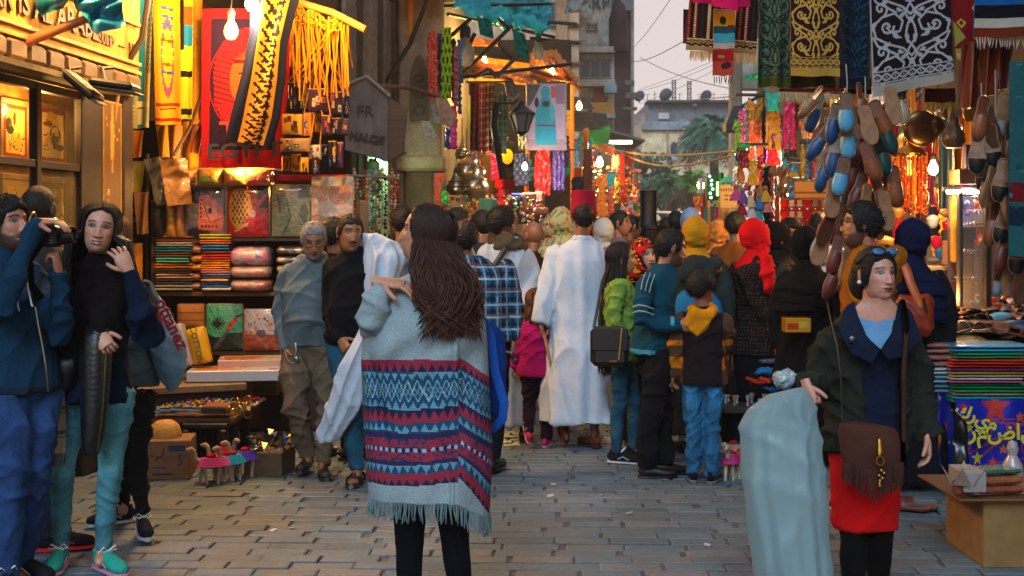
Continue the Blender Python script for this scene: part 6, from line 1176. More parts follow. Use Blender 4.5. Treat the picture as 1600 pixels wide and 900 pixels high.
c=Cv(30,44,'#a87c14').rect(0,.0,1,.1,'#8c8498').rect(0,.44,1,.62,'#0c3c48').rect(0,.62,1,.86,'#2c7c94').rect(0,.86,1,1,'#8c847c').ell(.45,.28,.16,.11,'#142c14').rect(.42,.32,.48,.48,'#142c14').ell(.8,.44,.16,.04,'#5c2014');hang('small woven picture of a tree on yellow hanging under the striped rug','wall hanging',1115,14,1148,76,9.2,'#a87c14',c,folds=.7,amp=.008,name='woven_picture')
c=Cv(30,40,'#7c0c1c').rect(0,.45,1,1,'#8a3428').ell(.4,.25,.16,.06,'#6c7424').rect(.42,.28,.46,.5,'#3c4418').ell(.68,.6,.2,.14,'#2c1428').ell(.5,.62,.1,.12,'#2c1428');o=hang('small red woven picture with palm and camel','wall hanging',1114,78,1146,118,9.2,'#7c0c1c',c,folds=.7,amp=.008,name='woven_picture');fringe_part(o,.145,-.19,8,.06,'#241a1c')
banner('magenta cloth draped over the striped rug at the top',((1078,-20,9.1),(1170,-20,9.1),(1172,12,9.1),(1082,4,9.1)),9,'#a00848',name='magenta_cloth',amp=.02);banner('bright pink fold hanging lower in the magenta cloth',((1112,-10,9.05),(1154,-6,9.05),(1153,18,9.05),(1113,9,9.05)),9,'#b00a50',name='magenta_cloth',amp=.01)
m=MB();m.tube([W(1070,-12,9.3),W(1200,-10,9.3)],.02,6,'#3a2c20');m.tube([W(1180,-16,8.1),W(1640,-20,7.9)],.02,6,'#3a2c20');m.build('rails','iron',label='rails over the right stalls holding rugs and cloths',cat='rails')
SOLE=[(0,.135),(.022,.128),(.036,.105),(.043,.07),(.044,.03),(.038,-.01),(.032,-.05),(.034,-.09),(.033,-.115),(.02,-.133),(0,-.138)];SOLE=[(x*1.22,y)for x,y in SOLE];SOLE=SOLE+[(-x,y)for x,y in SOLE[-2:0:-1]]
def slipper_meshes(up,insole,sole,pointed=.0,closed=True):
 so=[(x*(1-.0),y+(pointed if y>.12 else 0)*1.0)for x,y in SOLE];m=MB();m.prism(so,-.007,0,sole);m.prism([(x*.93,y*.96)for x,y in so],0.0005,.003,insole);b1=m.mesh('sole',False);b1.materials.append(MAT('leather'))
 m=MB();rings=[]
 for k,y in enumerate(np.linspace(.134+pointed,-.02 if closed else .04,12)):
  w_=np.interp(y,[p[1]for p in so[:11]][::-1],[p[0]for p in so[:11]][::-1])+.003;h_=.048*sin(min(1,(.15+pointed-y)/.12)*pi/2)**.7;a=np.linspace(0,pi,12);rings.append(np.stack([np.cos(a)*w_,np.full(12,y),np.sin(a)*h_+.001],-1))
 m.loft(rings,up,cap=False,closed=False);m.loft([r*np.array((.94,1,.92))for r in rings],shade(insole,.7),cap=False,closed=False);m.tube([tuple(p)for p in rings[-1]],.003,5,shade(insole,.9))
 q=[(x*1.04,y*1.01,.004)for x,y in so];m.tube(q+[q[0]],.0035,5,shade(insole,1.1),cap=False);b2=m.mesh('upper',True);b2.materials.append(MAT('leather'));return b1,b2
SK={'lb':slipper_meshes('#4a90b4','#6a4a38','#8a6a4c'),'navy':slipper_meshes('#0e3c68','#7a6a5c','#6a4c38',.012),'brown':slipper_meshes('#7a4426','#6c3c24','#4c2c1c',.01),'tan':slipper_meshes('#8a6648','#8a6a50','#8c6444'),'maroon':slipper_meshes('#5a2420','#7a5040','#5c3020',.012),'green':slipper_meshes('#0c3c38','#1a1a18','#1c1612'),'black':slipper_meshes('#141412','#94705a','#1c1612',0,False),'grey':slipper_meshes('#7c8894','#8c6c50','#6a5040',0,False)}
SN={'lb':'pale blue slipper','navy':'navy blue slipper','brown':'brown leather slipper','tan':'tan leather slipper','maroon':'dark red-brown slipper','green':'black-green slipper','black':'black flat shoe with tan lining','grey':'pale grey flat shoe'}
def slipper(px,py,d,kind,ang,view='top',tilt=0,where='',sc=1.0,flat=False,group='slippers hung on strings'):
 t=thing('slipper',where,'slipper',W(px,py,d),0,group,sc);so,up=SK[kind]
 for me in(so,up):o=bpy.data.objects.new(me.name.split('.')[0],me);COL.objects.link(o);o.parent=t
 base=Matrix.Rotation(pi/2,4,'X')if view=='top' else Matrix.Rotation(-pi/2,4,'X');flip=Matrix.Rotation(pi,4,'Y')if view=='top' else Matrix.Identity(4)
 Mx=Matrix.Rotation(radians(ang),4,'Y')@Matrix.Rotation(radians(tilt),4,'Z')@(Matrix.Rotation(pi,4,'Y')if view=='top' else Matrix.Identity(4))@base
 if flat:Mx=Matrix.Rotation(radians(ang),4,'Z')@Matrix.Rotation(radians(tilt),4,'X')
 t.rotation_euler=Mx.to_euler();return t
LST=[(1322,176,7.3,'lb',0,'top',0),(1302,192,7.45,'navy',10,'top',20),(1280,222,7.5,'navy',34,'top',30),(1324,218,7.4,'lb',-3,'top',0),(1302,244,7.45,'navy',8,'top',-20),(1287,268,7.5,'navy',16,'top',25),(1314,276,7.35,'lb',12,'top',5),(1301,310,7.4,'tan',4,'sole',8),(1343,160,7.5,'brown',-2,'top',55),(1357,196,7.35,'tan',-14,'sole',0),(1376,186,7.5,'brown',-24,'top',-10),(1385,212,7.5,'green',-26,'top',20),(1340,222,7.5,'maroon',8,'top',-20),(1360,252,7.35,'brown',-22,'top',0),(1378,244,7.5,'green',-14,'top',20),(1332,268,7.55,'maroon',4,'top',30),(1340,300,7.5,'maroon',20,'top',20),(1352,318,7.4,'tan',8,'sole',30),(1374,300,7.45,'brown',-18,'top',25),(1385,330,7.4,'tan',-8,'sole',10),(1366,345,7.5,'tan',-22,'sole',40),(1293,352,7.45,'brown',22,'sole',20),(1284,385,7.5,'tan',18,'sole',0),(1305,398,7.5,'maroon',14,'top',20),(1322,420,7.45,'tan',4,'sole',30),(1300,436,7.5,'maroon',20,'top',30),(1266,160,7.6,'tan',38,'top',60),(1330,350,7.6,'brown',8,'top',0),(1345,390,7.6,'maroon',-4,'top',20),(1310,350,7.6,'maroon',16,'top',0),(1395,165,7.55,'tan',-10,'sole',0),(1330,455,7.5,'tan',0,'sole',0),(1397,290,7.6,'brown',-6,'top',0)]
QUAL=['highest','upper','outermost','second highest','middle','lower','lowest','low','strung','tall','dark','slanted','inner','broad','right-leaning','hidden','left-leaning','side-on','steep','rightmost','twisted','lower left','far lower left','long','bottom','bottom left','top left','back','inner low','shadowed','top right','hindmost','rear right']
cnt={}
for i,a in enumerate(LST):slipper(*a[:5],view=a[5],tilt=a[6],where='%s %s %s of the big hanging bunch'%(QUAL[i],SN[a[3]],'showing its sole' if a[5]=='sole' else 'in the middle' if 1310<a[0]<1350 else 'at the left side' if a[0]<=1310 else 'at the right side'),sc=.84*a[2]/7.4,group='slippers in the big hanging bunch')
L2=[(1532,185,'brown',10,'top',20),(1548,196,'brown',-14,'sole',10),(1568,180,'grey',6,'top',0),(1570,212,'grey',-2,'sole',50),(1527,238,'black',4,'top',0),(1549,228,'black',-6,'top',0),(1548,256,'green',-4,'top',10),(1571,250,'grey',0,'top',20),(1565,282,'black',10,'top',0),(1545,292,'tan',14,'sole',40),(1583,262,'tan',0,'sole',40),(1555,320,'grey',4,'top',30),(1576,318,'tan',-6,'sole',40),(1568,348,'black',14,'top',0),(1550,350,'brown',10,'top',30),(1588,350,'tan',-4,'sole',20),(1590,395,'black',6,'top',0),(1565,392,'maroon',12,'top',30),(1580,430,'tan',8,'sole',0),(1560,430,'grey',10,'top',40),(1596,440,'brown',4,'sole',10),(1575,225,'brown',0,'top',50),(1590,300,'black',0,'top',0),(1538,268,'black',2,'top',0),(1597,240,'brown',0,'top',20),(1594,195,'tan',4,'sole',0)]
for i in range(16):
 px,py=1272+(i*53%125),175+i*17;k_=['navy','brown','tan','maroon','lb','tan','green','brown'][i%8];slipper(px,py,7.72+.03*(i%3),k_,(px-1335)*-.35+rr.uniform(-14,14),['top','sole'][i%2],rr.uniform(-40,50),'half-hidden %s, %s from the top behind the big hanging bunch'%(SN[k_],['first','second','third','fourth','fifth','sixth','seventh','eighth','ninth','tenth','eleventh','twelfth','thirteenth','fourteenth','fifteenth','last'][i]),sc=.86,group='slippers in the big hanging bunch')
for i,a in enumerate(L2):slipper(a[0],a[1],7.35+.06*(i%4),a[2],a[3],a[4],a[5],'%s %s in the column at the right edge'%(['topmost','second','pale top','pale side-on','left','centre','small centre','right','mid-height','side-on','edge','low pale','leaning','lower','tilted','outer','far right','turned','bottom','lowest','outermost low','upper side-on','right-hand','inner','edge-on upper','outer upper'][i],SN[a[2]]),sc=.92,group='shoes in the column at the right edge')
m=MB()
for px,y0,y1,d in((1322,100,160,7.35),(1352,120,420,7.6),(1300,150,440,7.65),(1375,150,330,7.65),(1555,110,460,7.6),(1580,110,460,7.6),(1533,130,260,7.6)):m.tube([W(px,y0,d),W(px+2,(y0+y1)/2,d),W(px,y1,d)],.004,5,'#8a8a88')
m.build('strings','cloth',label='strings from which the slippers hang',cat='strings')
for i,(x0,y0,x1,y1,col,la)in enumerate(((1504,66,1532,170,'#5c1c10','rust-brown leather strap bag above the right shoes'),(1532,60,1560,150,'#7a3414','orange-brown leather bag at the upper right'),(1556,72,1580,140,'#4c1810','dark leather bag beside the teal rug'))):hang(la,'leather bag',x0,y0,x1,y1,7.7,col,None,'leather',1.5,.05,i,'leather_bag',nar=.3,dx=-4)
t=thing('bead_chandelier','orange beaded chandelier glowing behind the bearded man','chandelier',W(1421,240,9.2));m=MB()
for k in range(64):a=k*2.399;r_=.118*sqrt((k%16+4)/20);L_=rr.uniform(.30,.5);x,y=cos(a)*r_,sin(a)*r_;zz=0;m.tube([(x,y,0),(x+rr.uniform(-.01,.01),y,-L_*.5),(x,y,-L_)],[.0035]*3,4,rr.choice(['#c0480c','#c8680c','#b83008','#b8860c']))
m.build('bead_strands','gloss',t,kind='stuff');m=MB()
for k in range(300):a=rr.uniform(0,6.28);r_=.122;m.ell((cos(a)*r_,sin(a)*r_,-rr.uniform(0,.44)),.0075,rr.choice(['#c0480c','#c8740c','#b82c08','#c8901c']),5,4)
m.build('beads','gloss',t,kind='stuff');m=MB();m.lathe([(.122,-.02),(.125,.0),(.10,.03),(.04,.06),(.03,.12),(.0,.13)],n=20,col='#a86c20');m.build('crown','metal',t)
for k in range(3):m=MB();a=k*2.1;m.tube([(cos(a)*.06,sin(a)*.06,.04),(cos(a)*.03,sin(a)*.03,.3),(0,0,.5)],.004,5,'#b86c10');m.build('cord','cloth',t)
for i,(px,py,r_,cc,la)in enumerate(((1372,190,.11,'#7a5628','large hammered brass disc behind the slippers'),(1440,200,.125,'#6a4c30','dark brass disc right of the clear bulb'),(1462,196,.06,'#5a3c28','round brown drum over the red scarves'))):t=thing('brass_disc',la,'disc',W(px,py,8.9));m=MB();m.ell((0,0,0),(r_,.03,r_),cc,28,10);m.build('disc','metal',t);m=MB();m.tube([(cos(a)*r_,-.0,sin(a)*r_)for a in np.linspace(0,6.29,30)],.008,6,'#8a6a38');m.build('rim','metal',t)
t=thing('gourd_lamp','studded dark gourd ornament with cream tassel on top','ornament',W(1490,214,8.3));m=MB();m.lathe([(.001,-.08),(.05,-.07),(.075,-.03),(.07,.02),(.045,.06),(.03,.09),(.035,.12),(.0,.13)],n=24,col='#4a3826');m.build('gourd','leather',t);m=MB()
for k in range(60):a=k*.9;z=-.05+.1*((k*7)%20)/20;r_=.074-abs(z+.01)*.35;m.ell((cos(a)*r_,sin(a)*r_,z),.005,'#8a7450',5,4)
m.build('stud','metal',t,kind='stuff');m=MB()
for k in range(16):m.tube([(rr.uniform(-.03,.03),rr.uniform(-.02,.02),.28),(rr.uniform(-.04,.04),rr.uniform(-.02,.02),.1)],.005,4,'#a09080')
m.build('tassel','cloth',t);c=Cv(20,8,'#3c0c14');o=hang('small red and yellow fringed mat above the gourd','mat',1446,138,1492,160,8.2,'#3c0c14',c,folds=.8,amp=.01,name='fringed_mat');fringe_part(o,.19,-.09,24,.05,'#b0a020')
for i,(x0,y0,x1,y1,col,la)in enumerate(((1449,196,1458,300,'#8a0c10','red scarf left of the lit bulb'),(1452,250,1461,320,'#5c0c68','purple scarf below the lit bulb'),(1460,196,1468,262,'#b8540c','orange scarf above the lit bulb'),(1468,186,1488,326,'#2c4440','dark green shawl hanging beside the bulb'),(1432,160,1442,330,'#8a2c0c','rust scarf behind the chandelier'),(1488,190,1500,290,'#6a4018','brown cloth right of the gourd'),(1508,190,1518,262,'#b0640c','amber leather strip by the wooden shelf'),(1424,130,1430,240,'#b8700c','thin gold cord bundle over the chandelier'))):hang(la,'scarf',x0,y0,x1,y1,9.3+.1*(i%3),col,None,'satin',1,.03,i,'scarf',dx=rr.uniform(-4,3),group='scarves in the right stall')
for i,(px,y0,y1,w_,d,col,la)in enumerate(((1438,330,480,14,9.6,'#3a2818','dark wooden post behind the navy-scarfed woman'),(1492,300,410,7,8.6,'#b07c0c','yellow painted post at the counter'),(1502,302,480,6,8.3,'#4a4440','grey post of the glass cabinet'),(1545,270,480,9,8.2,'#2c2018','dark post right of the glass cabinet'),(1216,300,360,5,15,'#8a0c10','red post left of the jewellery board'))):m=MB();wbox(m,px-w_/2,y0,px+w_/2,y1,d,.06,col,.006);m.build('post','wood',label=la,cat='post',smooth=False)
GC=thing('glass_cabinet','glass cabinet of small trinkets beside the yellow post','cabinet',W(1522,480,8.5));GC.location.z=0;k_=8.5/FPX;gz=lambda py:CAMH-(py-HY)*k_;m=MB()
for py in(305,355,400,440,480):m.box((0,.12,gz(py)),(.17,.24,.012),'#5a3c20',.002)
for x in(-.085,.085):m.box((x,0,(gz(300)+0)/2),(.014,.014,gz(300)),'#6a6058',.002)
m.build('frame','wood',GC,smooth=False);m=MB();m.box((0,.25,gz(390)),(.18,.01,.8),'#4a3c50',0);m.build('back_panel','card',GC,smooth=False);m=MB();m.box((0,.0,gz(392)),(.165,.003,.78),'#c8d0d8',0);m.build('pane','glass',GC,smooth=False)
m=MB()
for k in range(150):m.ell((rr.uniform(-.075,.075),rr.uniform(.03,.2),gz(rr.choice([303,320,335,353,398,438,478]))+rr.uniform(.008,.03)),rr.uniform(.005,.012),rr.choice(['#a8a8b0','#3038a0','#a89050','#b04020','#c8c8c8','#5c3c80']),6,4)
m.build('trinkets','gloss',kind='stuff',loc=GC.location);m=MB();m.box(W(1522,276,8.5)+Vector((0,.1,0)),(.2,.2,.1),'#6a3c18',.005);m.box(W(1515,245,8.5),(.07,.05,.16),'#241c34',.005);m.build('wooden_box','wood',label='small wooden drawer box on top of the glass cabinet',cat='box',smooth=False)
CT=thing('counter','small counter with pale top and blue side behind the trinkets','counter',W(1472,480,8.9));CT.location.z=0;cz=CAMH-(420-HY)*8.9/FPX;m=MB();m.box((0,.2,cz),(.24,.4,.025),'#a09068',.004);m.build('top','wood',CT,smooth=False);m=MB();m.box((.02,.2,cz/2),(.17,.36,cz-.03),'#6a4418',.004);m.box((-.09,.2,cz/2),(.05,.36,cz-.03),'#1c4c80',.004);m.build('body','wood',CT,smooth=False)
t=thing('cord_roll','tall tan roll with black band standing on the counter','roll',W(1482,413,8.9));m=MB();m.lathe([(.045,0),(.045,.17)],n=18,col='#8a5c38');m.lathe([(.05,.17),(.05,.24),(.0,.24)],n=18,col='#0e0c0c');m.build('roll','straw',t)
for i,(px,py,cc,la)in enumerate(((1459,408,'#5c5c64','grey felt cap on the counter'),(1464,378,'#a81030','red cloth pouch hanging over the counter'),(1470,395,'#1c5c98','blue cloth pouch hanging over the counter'),(1476,400,'#a0a4b0','white pouch beside the tan roll'),(1482,352,'#a81828','red round box on the shelf above the roll'),(1478,334,'#8a6c40','brass dish on the shelf above the roll'),(1402,332,'#8a5c1c','brown leather pouch under the candle lamp'),(1458,345,'#a8a8a8','bag of clear ornaments beside the post'))):t=thing('small_ware',la,'ware',W(px,py,9.0));m=MB();m.ell((0,0,0),(.045,.035,.05 if i not in(0,5)else .025),cc,14,8,fn=lambda P:P*(1+.12*np.sin(P[...,2:3]*90)));m.build('ware','cloth' if i<4 else 'gloss',t)
RT=thing('market_table','big market table covered in slippers and wrapped textiles on the right','table',(3.0,8.6,0));rz_=.93
m=MB();m.box((.35,.25,rz_-.02),(1.7,1.7,.04),'#3a2818',.005);m.build('tabletop','wood',RT,smooth=False)
for x in(-.45,1.1):m=MB();m.box((x,-.5,(rz_-.04)/2),(.06,.06,rz_-.04),'#241a12',.004);m.build('leg','wood',RT,smooth=False)
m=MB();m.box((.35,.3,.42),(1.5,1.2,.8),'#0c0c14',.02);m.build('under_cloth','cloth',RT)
m=MB();rs_=np.random.RandomState(9)
for k in range(330):x,y=rs_.uniform(-.55,.9),rs_.uniform(.1,.9);s_=rs_.uniform(.010,.026);m.ell((x,y,rz_+.03+.07*rs_.rand()),(s_,s_*1.4,s_*.8),['#8a5c28','#a8a090','#b04c18','#5c2c1c','#a8843c','#c06a20','#6c6c70','#8c1c1c'][rs_.randint(8)],7,5)
m.build('trinket_heap','gloss',kind='stuff',loc=RT.location)
kk=list(SK)
for i in range(40):
 cn_,rn_=i%10,i//10;px,py=1464+cn_*14.5+rr.uniform(-4,4)+(rn_%2)*6,478+rn_*13+rr.uniform(-3,3);d=8.9-rn_*.3;k_=rr.choice(['brown','black','maroon','grey','navy','tan','black','green','lb']);z=CAMH-(py-HY)/FPX*d
 slipper(px,py,d,k_,rr.uniform(-80,80),'top',rr.uniform(-15,15),'%s, %s in the %s row of the shoe heap'%(SN[k_],['first','second','third','fourth','fifth','sixth','seventh','eighth','ninth','last'][cn_],['back','second','third','front'][rn_]),flat=True,sc=1.0,group='shoes heaped on the right table')
m=MB();a=W(1520,545,7.7);m.box((a.x,8.15,a.z-.06),(.9,.9,.12),'#241c14',.02);m.build('plinth','wood',RT,smooth=False).location=-Vector(RT.location)
t=thing('board','flat tan board with a price sticker lying on the wrapped textiles','board',W(1515,540,7.65),.1);m=MB();m.box((0,.2,.0),(.40,.34,.03),'#7a6434',.005,rot=Euler((radians(9),radians(-2),0)));m.build('board','card',t,smooth=False);m=MB();m.box((.08,.12,.012),(.09,.06,.004),'#a8b0b0',0,rot=Euler((radians(9),radians(-2),0)));m.build('sticker','paper',t,smooth=False)
FC=[(11,'#0c7a34','green','#147c80'),(10,'#8c6c50','tan and green','#0c7038'),(10,'#0c7444','emerald'),(9,'#a8487c','pink and white','#a89ca0'),(9,'#a08a48','cream and gold','#7c6c34'),(11,'#6c1450','magenta','#b82c0c'),(9,'#b0300c','orange-red floral'),(10,'#107858','green floral','#0c8050'),(12,'#2484a4','light blue')]
stack('wrapped textile','the bright right-edge stack',1548,630,116,.36,7.25,FC,mat='wrap',name='wrapped_textile',plump=3,jit=.02)
stack('wrapped textile','the paler stack by her coat',1468,616,56,.34,7.35,[(16,'#506c80','blue-grey'),(14,'#5c8088','pale blue floral'),(12,'#8a949c','silver','#a0a4a4'),(20,'#7c4c48','rose brown'),(18,'#8a5c54','dusty pink')],mat='wrap',name='wrapped_textile',plump=3,jit=.02)
c=Cv(110,80,'#0c1c90');r3=random.Random(15)
for k in range(9):c.line([(0,r3.uniform(0,1)),(1,r3.uniform(0,1))],.006,'#a03018')
def star(c,x,y,r_,col):c.poly([(x+r_*(1 if k%2==0 else .42)*cos(k*pi/5-pi/2),y+r_*c.w/c.h*(1 if k%2==0 else .42)*sin(k*pi/5-pi/2))for k in range(10)],col)
for x,y,r_,cc in((.14,.35,.05,'#b8b010'),(.68,.22,.06,'#c05010'),(.42,.10,.16,'#a81818'),(.30,.9,.05,'#b8b010'),(.8,.42,.05,'#b8b010'),(.5,.62,.05,'#c05010'),(.22,.72,.07,'#b8b010'),(.92,.7,.07,'#b83018'),(.62,.86,.05,'#b8b010'),(.08,.1,.05,'#a81818'),(.4,.78,.05,'#b83018'),(.9,.15,.08,'#a81818')):star(c,x,y,r_,cc)
for x,y in((.1,.55),(.58,.35),(.75,.6),(.34,.4)):c.ring(x,y,.05,.08,'#b03014',.3)
o=hang('deep blue cloth printed with yellow and red stars hanging from the table','cloth',1494,624,1640,750,7.2,'#0c1c90',c,'satin',2,.03,3,'printed_cloth')
M_=Matrix.Translation(W(1566,676,7.12)-W(1494,624,7.2))@FRONT;text3d('رمضان',.12,'#b8b010',o,M_,ext=.002,off=.003);text3d('كريم',.10,'#b8b010',o,Matrix.Translation(W(1526,652,7.12)-W(1494,624,7.2))@Matrix.Rotation(.4,4,'Y')@FRONT,ext=.002,off=.003)
hang('blue printed cloth with red rings between the parka woman and the stars','cloth',1440,612,1492,748,7.4,'#0c1c80',Cv(40,60,'#0c1c80').dots(10,.09,['#a02414','#0c1c80','#b8700c']).dots(14,.03,['#b8b010','#a02414']),'satin',2,.03,5,'printed_cloth')
m=MB();a=[(1490,640),(1508,660),(1512,760),(1486,780)];banner('black plastic sack between the two printed cloths',[(x,y,7.1)for x,y in a],7,'#0c1014','gloss',name='plastic_sack',cat='sack',amp=.04)
t=thing('white_tub','pale green plastic tub under the table behind her hand','tub',W(1446,745,7.6));t.location.z=0;m=MB();m.lathe([(.10,.0),(.12,.12),(.13,.13),(.11,.14),(.0,.13)],n=20,col='#5c8c88');m.build('tub','plastic',t)
for i,(px,py)in enumerate(((1408,792),(1420,786))):slipper(px,py,6.9,'maroon',60+20*i,'top',0,['red-brown shoe on the ground right of the red skirt','second red-brown shoe just behind it'][i],flat=True,sc=1.1,group='shoes on the ground').location.z=.02
BS=thing('box_stand','tall plain brown carton used as a stand at the lower right','carton',W(1590,900,5.75));BS.location.z=0;bz=CAMH-(776-HY)/FPX*5.75;m=MB();m.box((.05,.2,bz/2),(.44,.5,bz),'#806034',.006);m.build('carton','card',BS,smooth=False);m=MB();m.box((.02,.18,bz+.006),(.64,.58,.012),'#6a4420',.003);m.build('board','wood',BS,smooth=False)
for i,(px,py,w_,h_,dp,cc,la)in enumerate(((1524,770,.10,.09,.2,'#8a8480','open white paper box with brown packets on the carton stand'),(1500,776,.04,.07,.05,'#6c3414','leftmost brown cigar-like packet on the stand'),(1517,776,.035,.07,.05,'#7a3c18','second brown packet on the stand'),(1566,772,.22,.03,.1,'#7c3c28','lower copper wrapped roll on the stand'),(1566,758,.22,.035,.1,'#8a4c2c','upper copper wrapped roll on the stand'),(1566,742,.22,.02,.14,'#1c5c50','green and red flat packet on the rolls'))):
 t=thing('packet',la,'packet',W(px,py,5.62+.02*i),.05*i,'packets on the carton stand');m=MB();m.box((0,dp/2,h_/2),(w_,dp,h_),cc,.012 if i else .004);m.build('packet','wrap' if i>2 else 'card',t)
m=MB();q=W(1505,735,5.65);
for k in range(4):a=k*1.57+.4;m.add([q+Vector((cos(a)*.06,sin(a)*.06,-.06)),q+Vector((cos(a+1.5)*.06,sin(a+1.5)*.06,-.06)),q+Vector((cos(a+.8)*.10,sin(a+.8)*.10,.03))],[(0,1,2)],'#9c8474')
m.build('box_flaps','card',label='raised paper flaps of the open white box',cat='flaps',smooth=False);t=thing('wrapped_figurine','figurine wrapped in clear plastic on the stand','figurine',W(1582,742,5.85));m=MB();m.lathe([(.05,0),(.045,.05),(.02,.09),(.028,.12),(.02,.15),(.0,.16)],n=14,col='#9a8c88');m.build('figurine','wrap',t)
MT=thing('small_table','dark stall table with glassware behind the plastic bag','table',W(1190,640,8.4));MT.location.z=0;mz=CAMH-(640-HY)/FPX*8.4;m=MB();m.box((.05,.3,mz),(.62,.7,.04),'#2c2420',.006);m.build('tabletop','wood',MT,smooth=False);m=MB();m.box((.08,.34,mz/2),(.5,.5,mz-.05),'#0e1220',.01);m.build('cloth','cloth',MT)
for i in range(16):
 px=1128+i*5+rr.uniform(-2,2);t=thing('glassware','%s on the dark table behind the boy'%['short glass','silver cup','tiny bottle','white saucer','clear goblet','brass cup','small jar','tea glass','perfume bottle','egg cup','grey bowl','thin vase','salt shaker','tin box','glass lid','narrow beaker'][i],'glassware',W(px,638-(i%4)*5,8.45+(i%4)*.12),0,'small glassware on the dark table');t.location.z=mz+.02;m=MB();s_=rr.uniform(.012,.022);h_=rr.uniform(.03,.07);m.lathe([(s_*.8,0),(s_*.5,h_*.4),(s_,h_*.8),(s_*.9,h_),(s_*.7,h_*.9)],n=12,col=rr.choice(['#8c8c90','#a09c94','#8a7c60','#b0b0b0']));m.build('glass','gloss',t)
for i,(px,py,sx,sz,cc,dd,la)in enumerate(((1195,594,.10,.03,'#a83018',8.3,'red and orange scarf heap on the dark table'),(1205,580,.11,.035,'#145c8c',8.5,'blue scarf heap behind the red one'),(1202,562,.09,.03,'#5c5c60',8.6,'grey striped scarf heap above the blue one'),(1228,590,.07,.09,'#8c9ca4',8.1,'bundle of white plastic bags hanging on the table'),(1236,556,.09,.05,'#5c4c44',8.5,'brown and black patterned scarf heap'),(1214,608,.10,.02,'#0c3c70',8.25,'flat blue cloth beneath the scarf heaps'))):
 t=thing('scarf_heap',la,'scarves',W(px,py,dd));m=MB()
 for k in range(5):m.ell((rr.uniform(-.5,.5)*sx,rr.uniform(-.03,.03),rr.uniform(-.4,.4)*sz),(sx*rr.uniform(.4,.8),.06,sz*.6),cc,14,8,Euler((0,rr.uniform(-.3,.3),0)))
 V,F,N=remesh(m,.009,1);cc_=np.tile(np.array(lin(cc)),(len(V),1));kq=np.sin(V[:,0]*140+V[:,2]*260+2*np.sin(V[:,0]*60))>.5;cc_[kq]=cc_[kq]*(.3 if i%2==0 else 1.7);MB().add(V+N*wr(V,.012,i,2.4)[:,None],F,np.clip(cc_,0,.9),pv=True).build('cloth','cloth' if i!=3 else 'wrap',t,smooth=2)
m=MB();m.box(W(1188,625,8.6)+Vector((.1,.3,-.1)),(.6,.4,.5),'#1a1014',.02);m.build('dark_chest','cloth',label='dark covered chest under the scarf heaps',cat='chest');hang('wine-red cloth hanging beside the cloaked woman','cloth',1215,515,1245,560,8.6,'#3c0c18',None,folds=1.5,amp=.03)
t=thing('yellow_box','yellow and red printed box beside the cloaked woman','box',W(1248,520,8.0));cv=Cv(24,12,'#b87c10').rect(.05,.3,.5,.8,'#a82c10').rect(.55,.2,.9,.7,'#c09a30');m=MB();m.box((0,.07,.045),(.16,.12,.09),'#a8700c',.004);m.build('carton','gloss',t,smooth=False);m=MB();m.grid(flatP(.15,.08,24,12,(-.075,0.008,.085)),cv.a);m.build('print','gloss',t,smooth=False)
